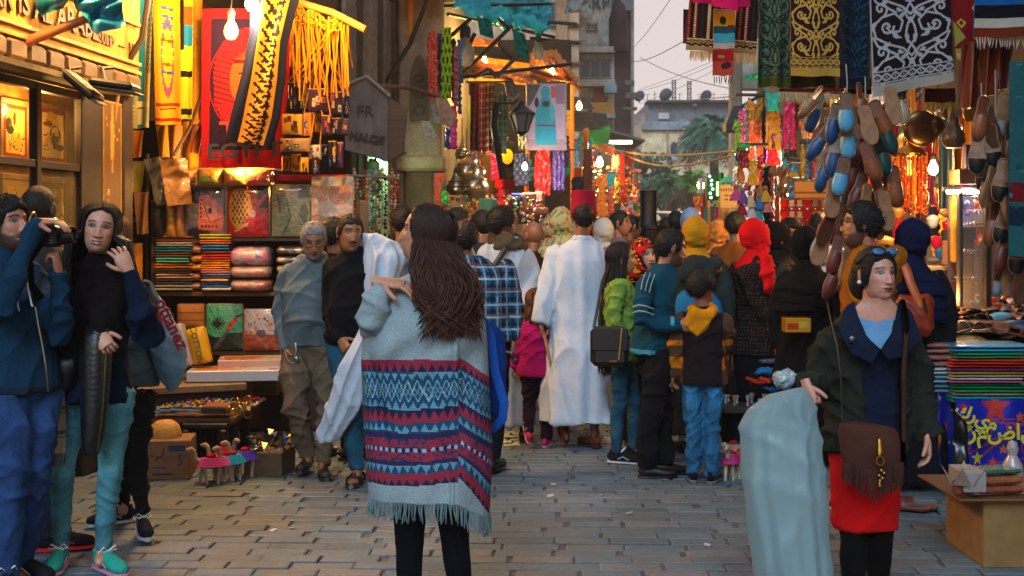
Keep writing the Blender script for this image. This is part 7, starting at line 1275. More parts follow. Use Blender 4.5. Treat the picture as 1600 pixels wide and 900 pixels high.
for i,(px,py,w_,h_,d,kind,col,mat,la,cat)in enumerate(((1208,138,28,36,15.6,'top','#14a090','satin','turquoise bodice on the costume rail','bodice'),(1180,152,30,38,16,'top','#9a6c10','satin','mustard bodice left of the turquoise one','bodice'),(1180,186,26,64,16,'trousers','#c0500c','satin','orange satin harem trousers','trousers'),(1208,172,28,62,15.8,'trousers','#b0780c','satin','gold satin harem trousers','trousers'),(1208,230,24,28,15.9,'skirt','#c00c0c','satin','red fringe below the gold trousers','fringe'),(1233,160,26,74,15.8,'trousers','#b00a48','satin','crimson harem trousers beside the gold ones','trousers'),(1234,232,22,18,15.9,'strip','#0c0c10','satin','black cloth under the crimson trousers','cloth'),(1166,166,9,62,16.2,'strip','#a88480','satin','pale pink garment at the left of the costumes','garment'),(1193,165,7,92,16.4,'strip','#141c28','cloth','dark blue strip between the costumes','cloth'),(1260,158,18,58,15.8,'strip','#a05c4c','satin','rose striped satin cloth','cloth'),(1270,156,9,40,15.7,'strip','#8c94a8','satin','silver strip right of the rose cloth','cloth'),(1246,170,8,34,15.9,'strip','#3c2c28','cloth','brown cloth behind the crimson trousers','cloth'),(1250,150,4,52,15.6,'strip','#c06a18','satin','thin orange sash beside the crimson trousers','sash'),(1163,228,20,34,15,'top','#8c0c24','satin','child costume bodice in maroon and green','costume'),(1163,224,20,9,14.9,'strip','#0c8c3c','satin','green shoulder trim of the child costume','trim'),(1176,250,20,40,15,'skirt','#c08c0c','satin','yellow flared skirt of the child costume','skirt'),(1158,258,14,30,15.1,'skirt','#b8640c','satin','orange skirt left of the yellow one','skirt'),(1188,244,12,24,15.3,'strip','#98141c','satin','red pouch right of the child costume','pouch'),(1168,286,12,12,15.2,'strip','#a00c2c','satin','red pompom under the child costume','pompom'),(1254,224,6,54,14,'strip','#c0900c','satin','yellow tie hanging in the thin row','scarf'),(1262,220,6,60,14,'strip','#1c6c90','satin','blue tie in the thin row','scarf'),(1266,228,6,52,14.1,'strip','#5c2c7c','satin','purple tie in the thin row','scarf'),(1272,232,6,48,14,'strip','#b01c0c','satin','red tie in the thin row','scarf'),(1278,236,4,44,14.1,'strip','#b88c0c','satin','mustard tie at the right of the thin row','scarf'),(1240,254,16,18,14.4,'top','#0c7088','satin','small turquoise top over the yellow panel','top'),(1240,278,15,34,14.5,'skirt','#0c7ca0','satin','turquoise skirt left of the yellow panel','skirt'),(1240,270,16,8,14.3,'strip','#a88414','satin','gold belt on the turquoise costume','belt'),(1222,260,22,50,15,'dress','#7c4414','satin','brown costume with gold trim','costume'),(1198,262,14,90,15.2,'strip','#0c0a0c','cloth','black abaya hanging beside the brown costume','abaya'),(1206,270,8,80,15.1,'strip','#6c0c14','satin','dark red cloth right of the abaya','cloth'),(1216,306,10,50,15.2,'strip','#8c7c5c','cloth','beige patterned cloth by the jewellery board','cloth'),(1186,290,14,60,15.6,'strip','#1c1c1c','cloth','black dress behind the dolls','dress'),(1244,300,10,12,15,'strip','#144c8c','cloth','small blue cloth by the panel','cloth'))):
 fn=(lambda x,y:np.where((np.sin(x*24)>.3)[:,None],np.array(lin('#c89058')),np.array(lin('#a05c4c'))))if 'rose striped' in la else None
 garment(la,cat,px,py,w_,h_,d,kind,col,mat,seed=i,group='dance costumes hung in the right stalls',hanger=False,colfn=fn)
for i,(a,b,d)in enumerate((((1150,148),(1300,150),16),((1152,226),(1200,226),15),((1248,222),(1284,224),14),((1235,252),(1295,252),14.6))):m=MB();m.tube([W(*a,d),W(*b,d)],.02,6,'#3a2c20');m.build('rail','iron',label=['long rail over the dance costumes','short rail over the child costume','rail of the thin coloured ties','rail over the turquoise costume'][i],cat='rail')
for i in range(9):px,py=1150+(i*37%50),300+(i*13%34);t=thing('doll','%s little doll hanging left of the jewellery board'%['pink','blue','white','violet','rose','turquoise','cream','crimson','gold'][i],'doll',W(px,py,14.6),0,'little dolls by the right stalls');cc=['#a84070','#2c5c8c','#a0a0a8','#5c3c7c','#a86068','#1c8088','#a89878','#8c1428','#a8842c'][i];m=MB();m.lathe([(.07,-.10),(.05,-.03),(.02,.03),(.0,.04)],n=12,col=cc);m.ell((0,0,.06),.03,'#8a5c44',10,8);m.build('figure','cloth',t)
c=Cv(30,24,'#8a6030').rect(.04,.04,.96,.96,'#a07c44')
for x in(.3,.42,.58,.7):
 for y in(.45,.62):c.rect(x-.04,y-.05,x+.04,y+.05,'#5c1418')
for k in range(6):c.poly([(.1+k*.14,.12),(.16+k*.14,.22),(.1+k*.14,.32),(.04+k*.14,.22)],'#5c3420')
o=hang('woven tan bag with red squares at the right stall','bag',1125,288,1152,326,20,'#8a6030',c,folds=.6,amp=.01,name='woven_bag');fringe_part(o,.27,-.38,20,.08,'#a88440')
banner('bright green awning strip over the woven bag',((1130,278,21),(1156,272,21),(1156,284,20.5),(1122,288,20.5)),20,'#0c9a50','satin',name='awning',cat='awning',amp=.02);banner('green cloth by the concrete post',((1165,118,20),(1184,114,20),(1184,126,20),(1163,126,20)),20,'#0c8a50','satin',name='green_cloth',amp=.02)
for i,(x0,x1,col)in enumerate(((1095,1100,'#98281c'),(1100,1105,'#1c6c6c'),(1105,1110,'#a8703c'),(1110,1116,'#5c4434'),(1118,1122,'#a01850'),(1122,1130,'#a86838'),(1131,1138,'#8c5c34'),(1139,1148,'#a88050'))):hang('%s striped cloth in the row beyond the tan bag'%['red','teal','peach','brown','magenta','orange','ochre','cream'][i],'cloth',x0,322+(i%3),x1,352,22,col,None,folds=.6,amp=.02,group='striped cloths beyond the woven bag')
t=thing('neon_sign','small green lit sign with white dots at the right stall','sign',W(1113,292,24));m=MB();m.box((0,.05,0),(.22,.08,.5),'#12402c',.01);m.build('panel','plastic',t,smooth=False)
for k in range(6):m=MB();m.ell((rr.uniform(-.08,.08),0,-.2+k*.08),.025,(.3,1,.4),8,6);m.build('lamp','emit5',t)
m=MB();wbox(m,1120,284,1123,306,21,.05,(.35,1,.15));m.build('green_tube','emit4',label='thin lime green neon tube by the woven bag',cat='neon tube',smooth=False)
m=MB();wbox(m,1242,284,1292,310,13.8,.06,'#c8740c',.01);wbox(m,1242,299,1292,301,13.78,.02,'#a05808');m.build('display_sheet','paper',label='plain orange-yellow panel above the jewellery board',cat='panel',smooth=False)
JBd=thing('jewellery_board','red board covered with silver and gold necklaces','display board',W(1256,312,13.9));k_=13.9/FPX;m=MB();m.box((0,.03,-.28),(70*k_,.04,.56),'#a00c10',.005);m.build('board','cloth',JBd,smooth=False)
for i in range(24):
 cx=(-31+(i%6)*12.2)*k_;cz_=-.05-(i//6)*.125;m=MB();cc=rr.choice(['#b8b0a4','#b89038','#a8a09c','#b84020','#b8983c']);pts=[(cx+cos(a)*.034,-.005,cz_+sin(a)*.05)for a in np.linspace(pi*1.05,pi*1.95+.0,9)]
 for p_ in pts:m.ell(p_,rr.uniform(.006,.010),vary(cc,.2),6,4)
 m.ell((cx,-.008,cz_-.055),(.014,.006,.018),cc,8,6);m.box((cx,-.002,cz_+.01),(.05,.004,.07),'#a8a098' if i%3 else '#b01414',0);m.build('necklace','metal',JBd)
print('GOODS',time.time()-T0)
CN=[('crimson','#a80c1c'),('orange','#c0560c'),('golden','#b8860c'),('turquoise','#0c8088'),('navy','#101c48'),('magenta','#a00c5c'),('green','#0c6c34'),('violet','#4c1c7c'),('cream','#a89c80'),('rust','#7c2c0c'),('black','#0c0c10'),('pink','#b85070'),('sky blue','#2c78a8'),('brown','#4c2c18'),('white','#a8a8a8'),('lime','#80a010')]
KN=[('shawl','strip'),('tunic','shirt'),('sash','strip'),('skirt','skirt'),('gown','dress')]
def fill(n,x0,x1,y0,y1,d0,d1,where,hp,wp,seed,warm=0):
 r_=random.Random(seed);seen=set()
 for i in range(n):
  for _ in range(40):
   ci,ki=r_.randrange(len(CN))if r_.random()>warm else r_.choice([0,1,2,5,9]),r_.randrange(len(KN))
   if(ci,ki)not in seen:break
  seen.add((ci,ki));t=(i+.5)/n;px=x0+(x1-x0)*((i*.618034)%1);py=r_.uniform(y0,y1);d=r_.uniform(d0,d1)
  k_=KN[ki][1];w_=r_.uniform(*wp)*(1.6 if k_!='strip' else 1);h_=r_.uniform(*hp)
  if k_=='strip':hang('%s %s %s'%(CN[ci][0],KN[ki][0],where),KN[ki][0],px-w_/2,py,px+w_/2,py+h_,d,CN[ci][1],None,r_.choice(['satin','cloth']),1.2,.04,i,KN[ki][0],group='clothes '+where,nar=.15)
  else:garment('%s %s %s'%(CN[ci][0],KN[ki][0],where),KN[ki][0],px,py,w_,h_,d,k_,CN[ci][1],r_.choice(['satin','cloth']),seed=i,group='clothes '+where)
fill(34,1288,1545,120,330,11,15,'packed behind the slippers',(50,120),(10,18),3,.3)
fill(14,1455,1540,190,330,9.6,10.6,'packed above the glass cabinet',(40,90),(10,16),5,.5)
fill(26,640,770,150,262,26,31,'deep in the left stalls',(34,70),(8,13),7,.3)
fill(18,860,930,200,285,38,44,'at the far left stalls',(30,55),(7,11),9,.7)
fill(16,1150,1230,170,290,17.5,20,'behind the dance costumes',(40,80),(8,13),11,.4)
fill(12,1090,1150,268,325,25,32,'beyond the woven bag',(20,36),(6,10),13,.4)
for i in range(26):
 px,py=1296+(i*47%240),150+(i*71%260);d=9.6+(i%5)*.5;kn=[('lantern','brass lantern'),('purse','leather purse'),('pouch','beaded pouch'),('plate','brass plate')][i%4];cnm=CN[(i*7+i//5)%16]if i%4 in(1,2)else(['small','pierced','tall','round','dull','bright','dented'][i//4],['#a87c30','#8a6a3c','#b08a48'][i%3])
 t=thing('hanging_'+kn[0],'%s %s hung %s among the leather goods'%(cnm[0],kn[1],['high','at mid-height','low'][(py>220)+(py>320)]),kn[0],W(px,py,d),rr.uniform(-.5,.5),'small wares among the leather goods');m=MB()
 if i%4==0:m.lathe([(.001,-.10),(.05,-.09),(.075,-.02),(.05,.05),(.02,.09),(.0,.11)],n=10,col=cnm[1]);m.build('body','metal',t,smooth=False)
 elif i%4==3:m.ell((0,0,0),(.10,.015,.10),cnm[1],24,8);m.build('body','metal',t)
 else:m.box((0,0,0),(.13,.05,.12),cnm[1],.02);m.tube([(-.05,0,.05),(0,0,.22),(.05,0,.05)],.005,5,cnm[1]);m.build('body','leather' if i%4==1 else 'cloth',t)
def bodycol(base,*bands):
 """colour by local height / position: bands = (test, colour)"""
 def fn(V):
  C=np.tile(np.array(lin(base)),(len(V),1))
  for t,c in bands:C[t(V[:,0],V[:,1],V[:,2])]=lin(c)
  return C
 return fn
GR='people standing and walking in the bazaar street'
def held(name,label,cat,p,**k):return thing(name,label,cat,p.pos,0,**k)
def at0(mb,root):
 return MB().join(mb,Matrix.Translation(-Vector(root.location)))
p=Person('man in blue hooded sweatshirt and jeans holding a camera to his eye',34,915,300,52,body='#a9745c',group=GR,J=dict(neck=('p',14,428,.02),head=('p',12,352,0),shL=('p',62,448,.12),shR=('p',-8,452,-.12),elR=('p',2,488,-.36),wrR=('p',57,347,-.24),elL=('p',98,530,-.08),wrL=('p',92,428,-.14),chest=('p',28,520,0),knL=('p',52,742,0),anL=('p',30,880,.12),knR=('p',22,742,-.1),anR=('p',4,905,-.1)))
p.body(dict(beard='#120e0c',brow='#0c0807',stubble=.5),yaw=12,pitch=-2,hands=dict(R=dict(f=(1,.05,.02),n=(0,.1,-1),t=(0,-1,-.1),w=1,curl=.42),L=dict(f=(-.1,-.25,1),n=(-.95,-.1,.0),t=(-.3,1,.2),w=1,curl=1.25)))
p.top('#12324a','knit','hoodie',hem=.86,w=1.06,amp=.013,vox=.012,hood=1.0,seed=4,colfn=bodycol('#12324a',(lambda x,y,z:z<.90,'#1b2a38')))
m=MB()
for k,(x0,x1)in enumerate(((20,30),(40,52))):
 m.tube([W(x0,438+k*-16,p.d-.19),W(x0+4,452,p.d-.25),W(x1-2,478,p.d-.26),W(x1,478+8*(1-k),p.d-.26)],.0035,6,'#c8ccd0')
p.w2l(m).build('drawstring','cloth',p.root)
m=MB();m.tube([W(x,y,p.d-.155-.02*(1-abs(i-3)/3))for i,(x,y)in enumerate([(55,480),(60,510),(66,540),(71,570),(74,600),(75,612)])],.004,6,'#9a9278');p.w2l(m).build('zip','metal',p.root)
p.trousers('#223f6c',r=(.105,.098,.078,.075,.07),amp=.012,vox=.013);p.short_hair('#0c0a09',th=.016,front=.062,bumpy=.006,seed=5);p.shoes('sneaker','#181a1e','#a8a8a8')
m=MB();hc=Vector(W(55,346,p.d-.24));m.tube([hc+Vector((sin(t)*.006-.012,cos(t)*.036,sin(t)*.036))for t in np.linspace(0,2*pi,20)],.005,6,'#b59a50');p.w2l(m).build('bracelet','metal',p.root)
k=held('camera','black digital camera held up to the bearded man\'s eye','camera',p);c=W(80,368,p.d-.12)-p.pos
m=MB();m.box(c,(.062,.13,.095),'#0b0b0d',.012);m.box(c+Vector((0,0,.056)),(.05,.05,.035),'#0b0b0d',.01);m.box(c+Vector((.01,-.06,0)),(.07,.03,.09),'#101012',.012);m.build('body','plastic',k)
m=MB();q=[(.034,0),(.036,.02),(.036,.05),(.038,.05),(.038,.07),(.031,.073),(.029,.06),(.0,.058)]
m.lathe(q,n=24,col='#101114');b=MB().join(m,Matrix.Translation(c+Vector((.025,0,-.005)))@Matrix.Rotation(pi/2-.15,4,'Y'));b.build('lens','plastic',k)
m=MB();m.tube([c+Vector((-.02,-.07,-.03)),c+Vector((-.06,-.09,-.10)),c+Vector((-.06,-.07,-.2)),c+Vector((-.03,-.03,-.26))],.008,6,'#0d0d0f',flat=2.2);m.build('strap','cloth',k)
p=Person('man with closely shaven head seen from behind the photographer',60,858,291,172,body='#5a4238',group=GR,J=dict(anL=('p',40,842,.15),anR=('p',78,838,-.05)))
p.body(dict(bald='#1c1817'),yaw=0);p.top('#2c2c2c','cloth','jacket',amp=.012,w=1.05);p.trousers('#161d29',r=(.1,.09,.075,.072,.066));p.shoes('sneaker','#121214','#b01c20',R=dict(td=radians(-60)))
p.short_hair('#1a1716',th=.002,front=.05,bumpy=.0004)
p=Person('young woman with long black hair and navy sweater touching her hair',148,893,310,8,body='#c08d74',group=GR,J=dict(pel=('p',146,598,0),chest=('p',150,500,0),neck=('p',155,424,0),head=('p',156,358,-.03),shL=('p',208,452,.02),shR=('p',103,450,.02),elL=('p',236,532,-.10),wrL=('p',202,424,-.16),elR=('p',104,556,.02),wrR=('p',152,520,-.19),hipL=('p',180,610,0),hipR=('p',112,610,0),knL=('p',172,735,-.03),knR=('p',96,735,.0),anL=('p',160,862,.02),anR=('p',95,866,.08)))
p.body(dict(fem=True,smile=.62,brow='#120c0a',lips='#96444a',liner=1,open_eye=1.1),yaw=6,pitch=3,roll=8,vox=.013,hands=dict(L=dict(f=(-.5,-.05,1),n=(-.5,.9,0),t=(-1,0,0),w=1,curl=.55,spread=.22),R=dict(f=(.6,-.4,-.6),n=(-.3,.9,0),t=(.3,0,1),w=1,curl=.9)))
p.top('#0c1a30','knit','sweater',hem=.80,w=1.02,r=(.085,.085,.082,.07,.045),amp=.014,vox=.012,seed=6,hemw=1.05,colfn=bodycol('#0c1a30',(lambda x,y,z:(z>1.34)&(np.abs(x)<.17),'#100c0f')))
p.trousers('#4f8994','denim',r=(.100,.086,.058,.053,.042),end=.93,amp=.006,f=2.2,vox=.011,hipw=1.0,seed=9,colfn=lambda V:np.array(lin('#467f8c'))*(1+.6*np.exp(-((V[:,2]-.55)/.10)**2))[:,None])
m,P=p.sheet([(400,130,182,.05,-.0),(416,122,188,.09,-.02),(450,106,194,.14,-.05),(500,100,188,.16,-.06),(545,106,182,.15,-.06),(590,112,168,.10,-.07),(602,120,160,.05,-.07)],sub=3,amp=.016,seed=2)
V,F,N=remesh(m,.012,2);p.w2l(MB().add(V+N*wr(V,.012,8,1.8)[:,None],F,'#100c0f')).build('scarf','cloth',p.root,smooth=2)
p.long_hair('#0b0807',L=.36,n=1900,gap=.92,vol=1.17,wave=.008,spread=1.9,seed=12,rad=.0022)
p.shoes('sneaker','#2a9a88','#b88098',L=dict(td=radians(38)),R=dict(td=radians(-2)))
k=held('leather_jacket','black leather jacket draped over the young woman\'s arm','jacket',p)
m,P=p.sheet([(508,128,172,.04,-.16),(530,120,170,.06,-.17),(580,120,168,.055,-.19),(640,122,164,.045,-.20),(690,124,158,.04,-.19),(714,128,150,.03,-.18)],sub=5,folds=5,fa=.25,seed=3)
V,F,N=remesh(m,.010,1);at0(MB().add(V+N*(.005*np.abs(np.sin(V[:,2]*190+3*np.sin(V[:,0]*40)))-.003)[:,None],F,'#0e1013'),k).build('shell','leather',k,smooth=2)
m=MB();m.tube([W(166,540,p.d-.25),W(163,580,p.d-.255),W(160,640,p.d-.255),W(152,705,p.d-.235)],.004,6,'#8e8420');at0(m,k).build('zip','metal',k)
def tartan(u,v):
 c=np.tile(np.array(lin('#8d8266')),u.shape+(1,))
 for q,w_,cc,al in((u,.13,'#3c1418',.8),(v,.16,'#3c1418',.75)):
  t=(q*3.0)%1;k_=((t<w_)|((t>.26)&(t<.31)));c[k_]=c[k_]*(1-al)+np.array(lin(cc))*al
 return c
k=held('tartan_scarf','beige and maroon checked scarf hanging fringed from her handbag','scarf',p)
u,v=np.meshgrid(np.linspace(0,1,40),np.linspace(0,1,60));D=p.d-.12
X=84-14*v**1.3+(u-.5)*(34+30*v);Y=590+v*112+6*u
P=np.stack([(X-800)/FPX*D,D+.02*np.sin(u*19+v*2)-.02,CAMH-(Y-HY)/FPX*D],-1);m=MB();m.grid(P,tartan(u,v)[:-1,:-1])
for i in range(0,40,1):a=P[-1,i];m.tube([a,a+[R.uniform(-.006,.006),-.004,-.03],a+[R.uniform(-.01,.01),0,-.05]],.002,4,tartan(u,v)[-1,i])
at0(m,k).build('cloth','cloth',k);m2,_=p.sheet([(560,84,120,.05,-.14),(575,78,122,.06,-.14),(598,80,116,.05,-.13),(612,84,108,.04,-.12)],sub=3)
b=held('handbag','black handbag hanging at the young woman\'s side above the checked scarf','handbag',p);V,F,N=remesh(m2,.011,2);at0(MB().add(V,F,'#0c0a0b'),b).build('pouch','leather',b,smooth=2)
m=MB();m.tube([W(84,565,p.d-.15),W(90,520,p.d-.19),W(98,480,p.d-.17)],.006,6,'#0c0a0b',flat=2);at0(m,b).build('strap','leather',b)
p=Person('person in grey sleeve and black jeans behind the black-haired woman',205,838,340,14,body='#b0806a',group=GR,J=dict(head=('p',176,372,.1),neck=('p',178,430,.08),shL=('p',226,455,0),shR=('p',142,455,.08),elL=('p',252,518,-.04),wrL=('p',190,540,-.12),pel=('p',200,610,0),hipL=('p',222,615,0),hipR=('p',185,615,0),knL=('p',215,712,-.02),knR=('p',190,712,.05),anL=('p',222,808,-.02),anR=('p',192,788,.28)))
p.body(dict(fem=True));p.top('#4c6068','knit','sweater',hem=.82,amp=.012,seed=7,r=(.07,.066,.056,.05,.043));p.trousers('#101015',amp=.012,f=2,seed=4,r=(.088,.075,.06,.055,.046));p.long_hair('#5a3a1c',L=.2,n=220,rad=.006)
p.shoes('sneaker','#161b2c','#b9bcc4',L=dict(td=radians(10)),R=dict(td=radians(-70),lift=0))
k=held('tote_bag','pale blue tote bag with red lettering under the friend\'s arm','bag',p)
rows=[(452,228,240,.02,.02),(470,226,252,.05,-.0),(510,222,272,.08,-.03),(545,224,286,.10,-.05),(580,236,284,.09,-.04),(600,252,280,.06,-.02),(612,262,274,.03,0)]
m,P=p.sheet(rows,sub=4,folds=4,fa=.12,seed=1);V,F,N=remesh(m,.012,2);at0(MB().add(V+N*wr(V,.008,5)[:,None],F,'#6f9dbb'),k).build('sack','cloth',k,smooth=2)
M=Matrix.Translation(W(268,506,p.d-.17)-p.pos)@Matrix.Rotation(radians(64),4,'Y')@FRONT
text3d('ottanez',.085,'#a3202c',k,M,sx=1.0,off=.003,ext=.003)
m=MB();m.tube([W(231,456,p.d+.02),W(238,462,p.d-.06),W(252,505,p.d-.12)],.011,6,'#a5202a',flat=.4);at0(m,k).build('strap','cloth',k)
p=Person('grey-haired man in grey sweater and brown trousers looking down',484,738,340,4,body='#9c6848',group=GR,J=dict(head=('p',490,376,-.12),neck=('p',488,418,-.03),chest=('p',482,470,-.01),shL=('p',522,425,0),shR=('p',452,425,0),elR=('p',436,486,.03),wrR=('p',446,545,-.06),elL=('p',534,480,.06),wrL=('p',520,548,-.02),knR=('p',462,632,-.10),anR=('p',482,712,.0),knL=('p',515,630,-.06),anL=('p',504,724,-.12)))
p.body(dict(moust='#6d6a68',beard='#77736f',brow='#4a4442',age=1),pitch=24,yaw=6)
p.top('#5d6b70','knit','sweater',hem=.87,belly=.045,w=1.08,amp=.013,seed=8,vox=.013,r=(.074,.070,.062,.055,.044));p.trousers('#6a5a49','cloth',r=(.118,.108,.088,.08,.06),amp=.018,f=1.2,hipw=1.08,seed=6);p.short_hair('#77777a',th=.007,front=.064,recede=.008,bumpy=.002)
p.collar('#54626a',r=.066,h=.025,z=-.005,y=-.012);p.shoes('loafer','#2c2620');m=MB()
for sx in(-1,1):m.tube([p.HM@(Vector((sx*.031+sin(t)*.021,-.098,.013+cos(t)*.016))*p.hs)for t in np.linspace(0,2*pi,18)],.0018,5,'#1a1614')
m.tube([p.HM@(Vector((x,-.1,.016))*p.hs)for x in(-.01,0,.01)],.0018,5,'#1a1614');m.build('glasses','metal',p.root)
m=MB();m.tube([W(462,536,p.d-.14),W(463,548,p.d-.15),W(461,556,p.d-.15)],.004,5,'#aaa');m.ell(W(463,561,p.d-.15),(.016,.006,.018),'#7aa0a8',10,6);p.w2l(m).build('key_ring','metal',p.root)
p=Person('moustached man in black sweater and jeans carrying a white cloth',553,752,327,8,body='#96603f',group=GR,J=dict(head=('p',547,365,-.04),neck=('p',553,408,0),chest=('p',556,465,0),shL=('p',592,418,.04),shR=('p',522,416,.02),elR=('p',513,486,-.02),wrR=('p',531,530,-.16),elL=('p',606,480,-.05),wrL=('p',590,500,-.28),knL=('p',572,645,0),anL=('p',586,730,.1),knR=('p',548,648,-.05),anR=('p',558,732,-.05)))
p.body(dict(moust='#120e0c',age=.8,brow='#120d0b'),yaw=14,pitch=8,roll=4,hands=dict(R=dict(f=(.5,-.5,-.6),n=(.4,.6,-.2),t=(.5,-.3,.6),w=1,curl=1.3)))
p.top('#0e0f13','knit','sweater',w=1.08,amp=.013,belly=.04,seed=11,vox=.013);p.trousers('#1e5068',r=(.1,.09,.075,.07,.062),amp=.01);p.short_hair('#14100e',th=.006,front=.060,recede=.010,bumpy=.002);p.collar('#0e0f13',r=.068,h=.03,z=0,y=-.012)
p.shoes('sandal','#15110f','#8a5a40')
k=held('white_cloth','pale blue-white cloth over the moustached man\'s shoulder trailing to his knees','cloth',p)
m,P=p.sheet([(362,562,566,.03,-.02),(368,562,600,.09,.0),(380,563,622,.12,.0),(400,564,636,.15,-.02),(450,566,620,.15,-.04),(500,566,604,.12,-.10),(535,548,598,.09,-.18),(570,528,588,.07,-.20),(610,514,572,.06,-.18),(650,501,556,.055,-.16),(680,491,536,.045,-.14),(694,496,522,.03,-.14)],sub=5,folds=8,fa=.30,seed=4,n=90)
V,F,N=remesh(m,.012,1);at0(MB().add(V+N*wr(V*np.array((1,1,.3)),.012,2,1.3)[:,None],F,'#b4c0d0'),k).build('drape','cloth',k,smooth=2)
p=Person('dark-haired man in black hidden behind the two older men',526,716,342,150,body='#8a5a40',group=GR,J=dict(head=('p',522,368,0)));p.body();p.top('#0f1014');p.trousers('#191b22');p.short_hair();p.shoes('loafer','#151210')
p=Person('dark-haired man in slate shirt looking into the bead shop',628,690,324,190,body='#7d523a',group=GR);p.body();p.top('#4a5864','cloth',amp=.012);p.trousers('#20242c');p.short_hair(th=.009);p.shoes('loafer','#151210')
p=Person('woman with long wavy dark hair in grey poncho with red and blue bands',662,965,318,180,body='#b98268',group=GR,J=dict(head=('p',664,366,-.03),neck=('p',668,432,0),shL=('p',615,462,0),shR=('p',722,470,0),elL=('p',580,520,-.05),wrL=('p',594,440,-.13),elR=('p',742,560,.05),wrR=('p',735,620,.2),knL=('p',640,858,0),knR=('p',712,858,.02),anL=('p',640,940,0),anR=('p',722,940,.02),hipL=('p',640,695,0),hipR=('p',698,695,0)))
p.body(dict(fem=True,brow='#20120e',lips='#9a5850',liner=.6),yaw=78,pitch=-4,vox=.013,hands=dict(L=dict(f=(1,-.1,-.12),n=(0,.35,-1),t=(.1,-.6,-1),w=1,curl=.38,spread=.2,sc=1.06)))
p.trousers('#0b0c14','knit',r=(.086,.080,.062,.058,.044),amp=.003,name='leggings');p.shoes('loafer','#141214')
rows=[(424,646,706,.07,0),(436,620,730,.10,0),(450,598,744,.13,0),(470,580,752,.15,0),(500,566,756,.17,-.01),(530,559,759,.175,-.01),(570,557,761,.18,0),(650,560,765,.19,0),(720,564,768,.20,0),(774,567,764,.205,0),(786,569,763,.205,0)]
m,P=p.sheet(rows,sub=24,n=420,folds=3,fa=.07,seed=2,p=2.15)
nr,ncol=P.shape[:2];px_=P[...,0]/P[...,1]*FPX+800;py_=HY+(CAMH-P[...,2])/P[...,1]*FPX
back=P[...,1]<(p.d+.02)
def kn(P):
 x=(P[...,0]/P[...,1]*FPX+800);y=HY+(CAMH-P[...,2])/P[...,1]*FPX;return x,y
x,y=kn(P)
rightp=sm(x,711,716)*back
sag=sm(y,560,640)
off=(12*np.cos((x-640)/62.)*(x<716)*sag-7)+np.where(x>=716,(x-716)*.62-5,0)
drop_=sm(y,700,786)*np.where((x>716),30*np.clip((x-716)/45,0,1),8*np.cos((x-640)/60.)*0)
P[...,2]-=drop_*p.d/FPX
y2=y-off*1.0
drape=-np.abs(np.sin(((x-560)+(y-540)*1.25)/34.))**3*.020*(1-sm(y,545,600))*sm(y,455,480)*back
ridge=.030*np.exp(-((x-(712-(y-560)*.02))/5.)**2)*back*sm(y,470,560)+.03*rightp*sm(y,500,600)
tuck=.028*np.exp(-((x-(579+(y-560)*.17))/7.)**2)*back*sm(y,540,580)*(1-sm(y,640,720))
P[...,1]+=drape-ridge*.8+tuck+.006*np.sin(x/9.+y/40.)*back
def poncho_cols(nr,nc):
 j=np.arange(nc)[None,:];yy=y2;v=(yy-568)/3.28
 base=np.array(lin('#8a9da3'));C=np.tile(base,(nr,nc,1));NV,LB,RD,TL=[np.array(lin(c))for c in('#1c2844','#5f8ca4','#8c2c40','#1c4866')]
 per=12.;u=((j*(x.max()-x.min())*2.4/nc)/1.0+0*yy)/1.45*1.62%per;tri=np.abs(u-per/2)/(per/2);
 def band(a,b,c):k=(v>=a)&(v<b);C[k]=c;return k
 B=lambda a,b:(v>=a)&(v<b)
 jag=lambda k,a,b,up:k&((((v-a)/(b-a))>tri)if up else(((v-a)/(b-a))<1-tri))
 band(0,5.5,RD);k=B(1.8,5.5);C[jag(k,1.8,5.5,True)]=NV
 k=B(4.8,20);C[k]=TL;kk=jag(B(5.5,8.5),5.5,8.5,False);C[kk]=LB
 dia=np.abs(((u/per*2)%2)-1);vv=((v-8.5)/8.0);d2=np.abs(np.abs(vv*2-1)-dia);C[B(8.5,16.5)&(d2<.13)]=np.array(lin('#7fa3a6'));C[B(10,15)&(np.abs(np.abs(vv*2-1)+dia-.9)<.1)]=LB
 C[jag(B(16.5,20),16.5,20,True)]=LB
 band(20,27,NV);C[jag(B(20.8,25),20.8,25,True)]=RD;C[B(25,26.6)]=RD
 C[B(26.6,31.5)]=TL;C[jag(B(27.4,31),27.4,31,True)]=LB
 band(31.5,48,NV*1.1+np.array((.012,0,.012)));kr=B(34.5,45);rn=np.sin(np.floor(j/3)*12.9898+np.floor(v*1.3)*78.2)*43758.5;C[kr&((rn%1)<.72)]=RD;C[kr&((rn%1)>=.72)]=NV*1.8
 kd=B(38.8,40.4);C[kd]=NV;C[kd&(((j//4)%2)==0)]=np.array(lin('#93a6c0'))
 C[B(46.8,51)]=TL;C[jag(B(46.8,50.6),46.8,50.6,False)]=LB
 C[B(50.8,56.5)]=RD;C[jag(B(53.4,56.5),53.4,56.5,True)]=NV
 return C
C=poncho_cols(nr,ncol);m=MB();m.loft(P,C[:-1].reshape(-1,3),cap=False)
p.w2l(m).build('poncho','knit',p.root,smooth=2)
m=MB();g='#8a9da3'
m.tube([W(640,468,p.d-.02),W(600,492,p.d-.07),W(580,512,p.d-.1),W(577,500,p.d-.14),W(586,468,p.d-.16),W(596,446,p.d-.14)],[.07,.075,.066,.066,.056,.045],16)
V,F,N=remesh(m,.012,3);p.w2l(MB().add(V+N*wr(V,.014,3,1.6)[:,None],F,g)).build('poncho_sleeve','knit',p.root,smooth=2)
m=MB();hem=P[-1]
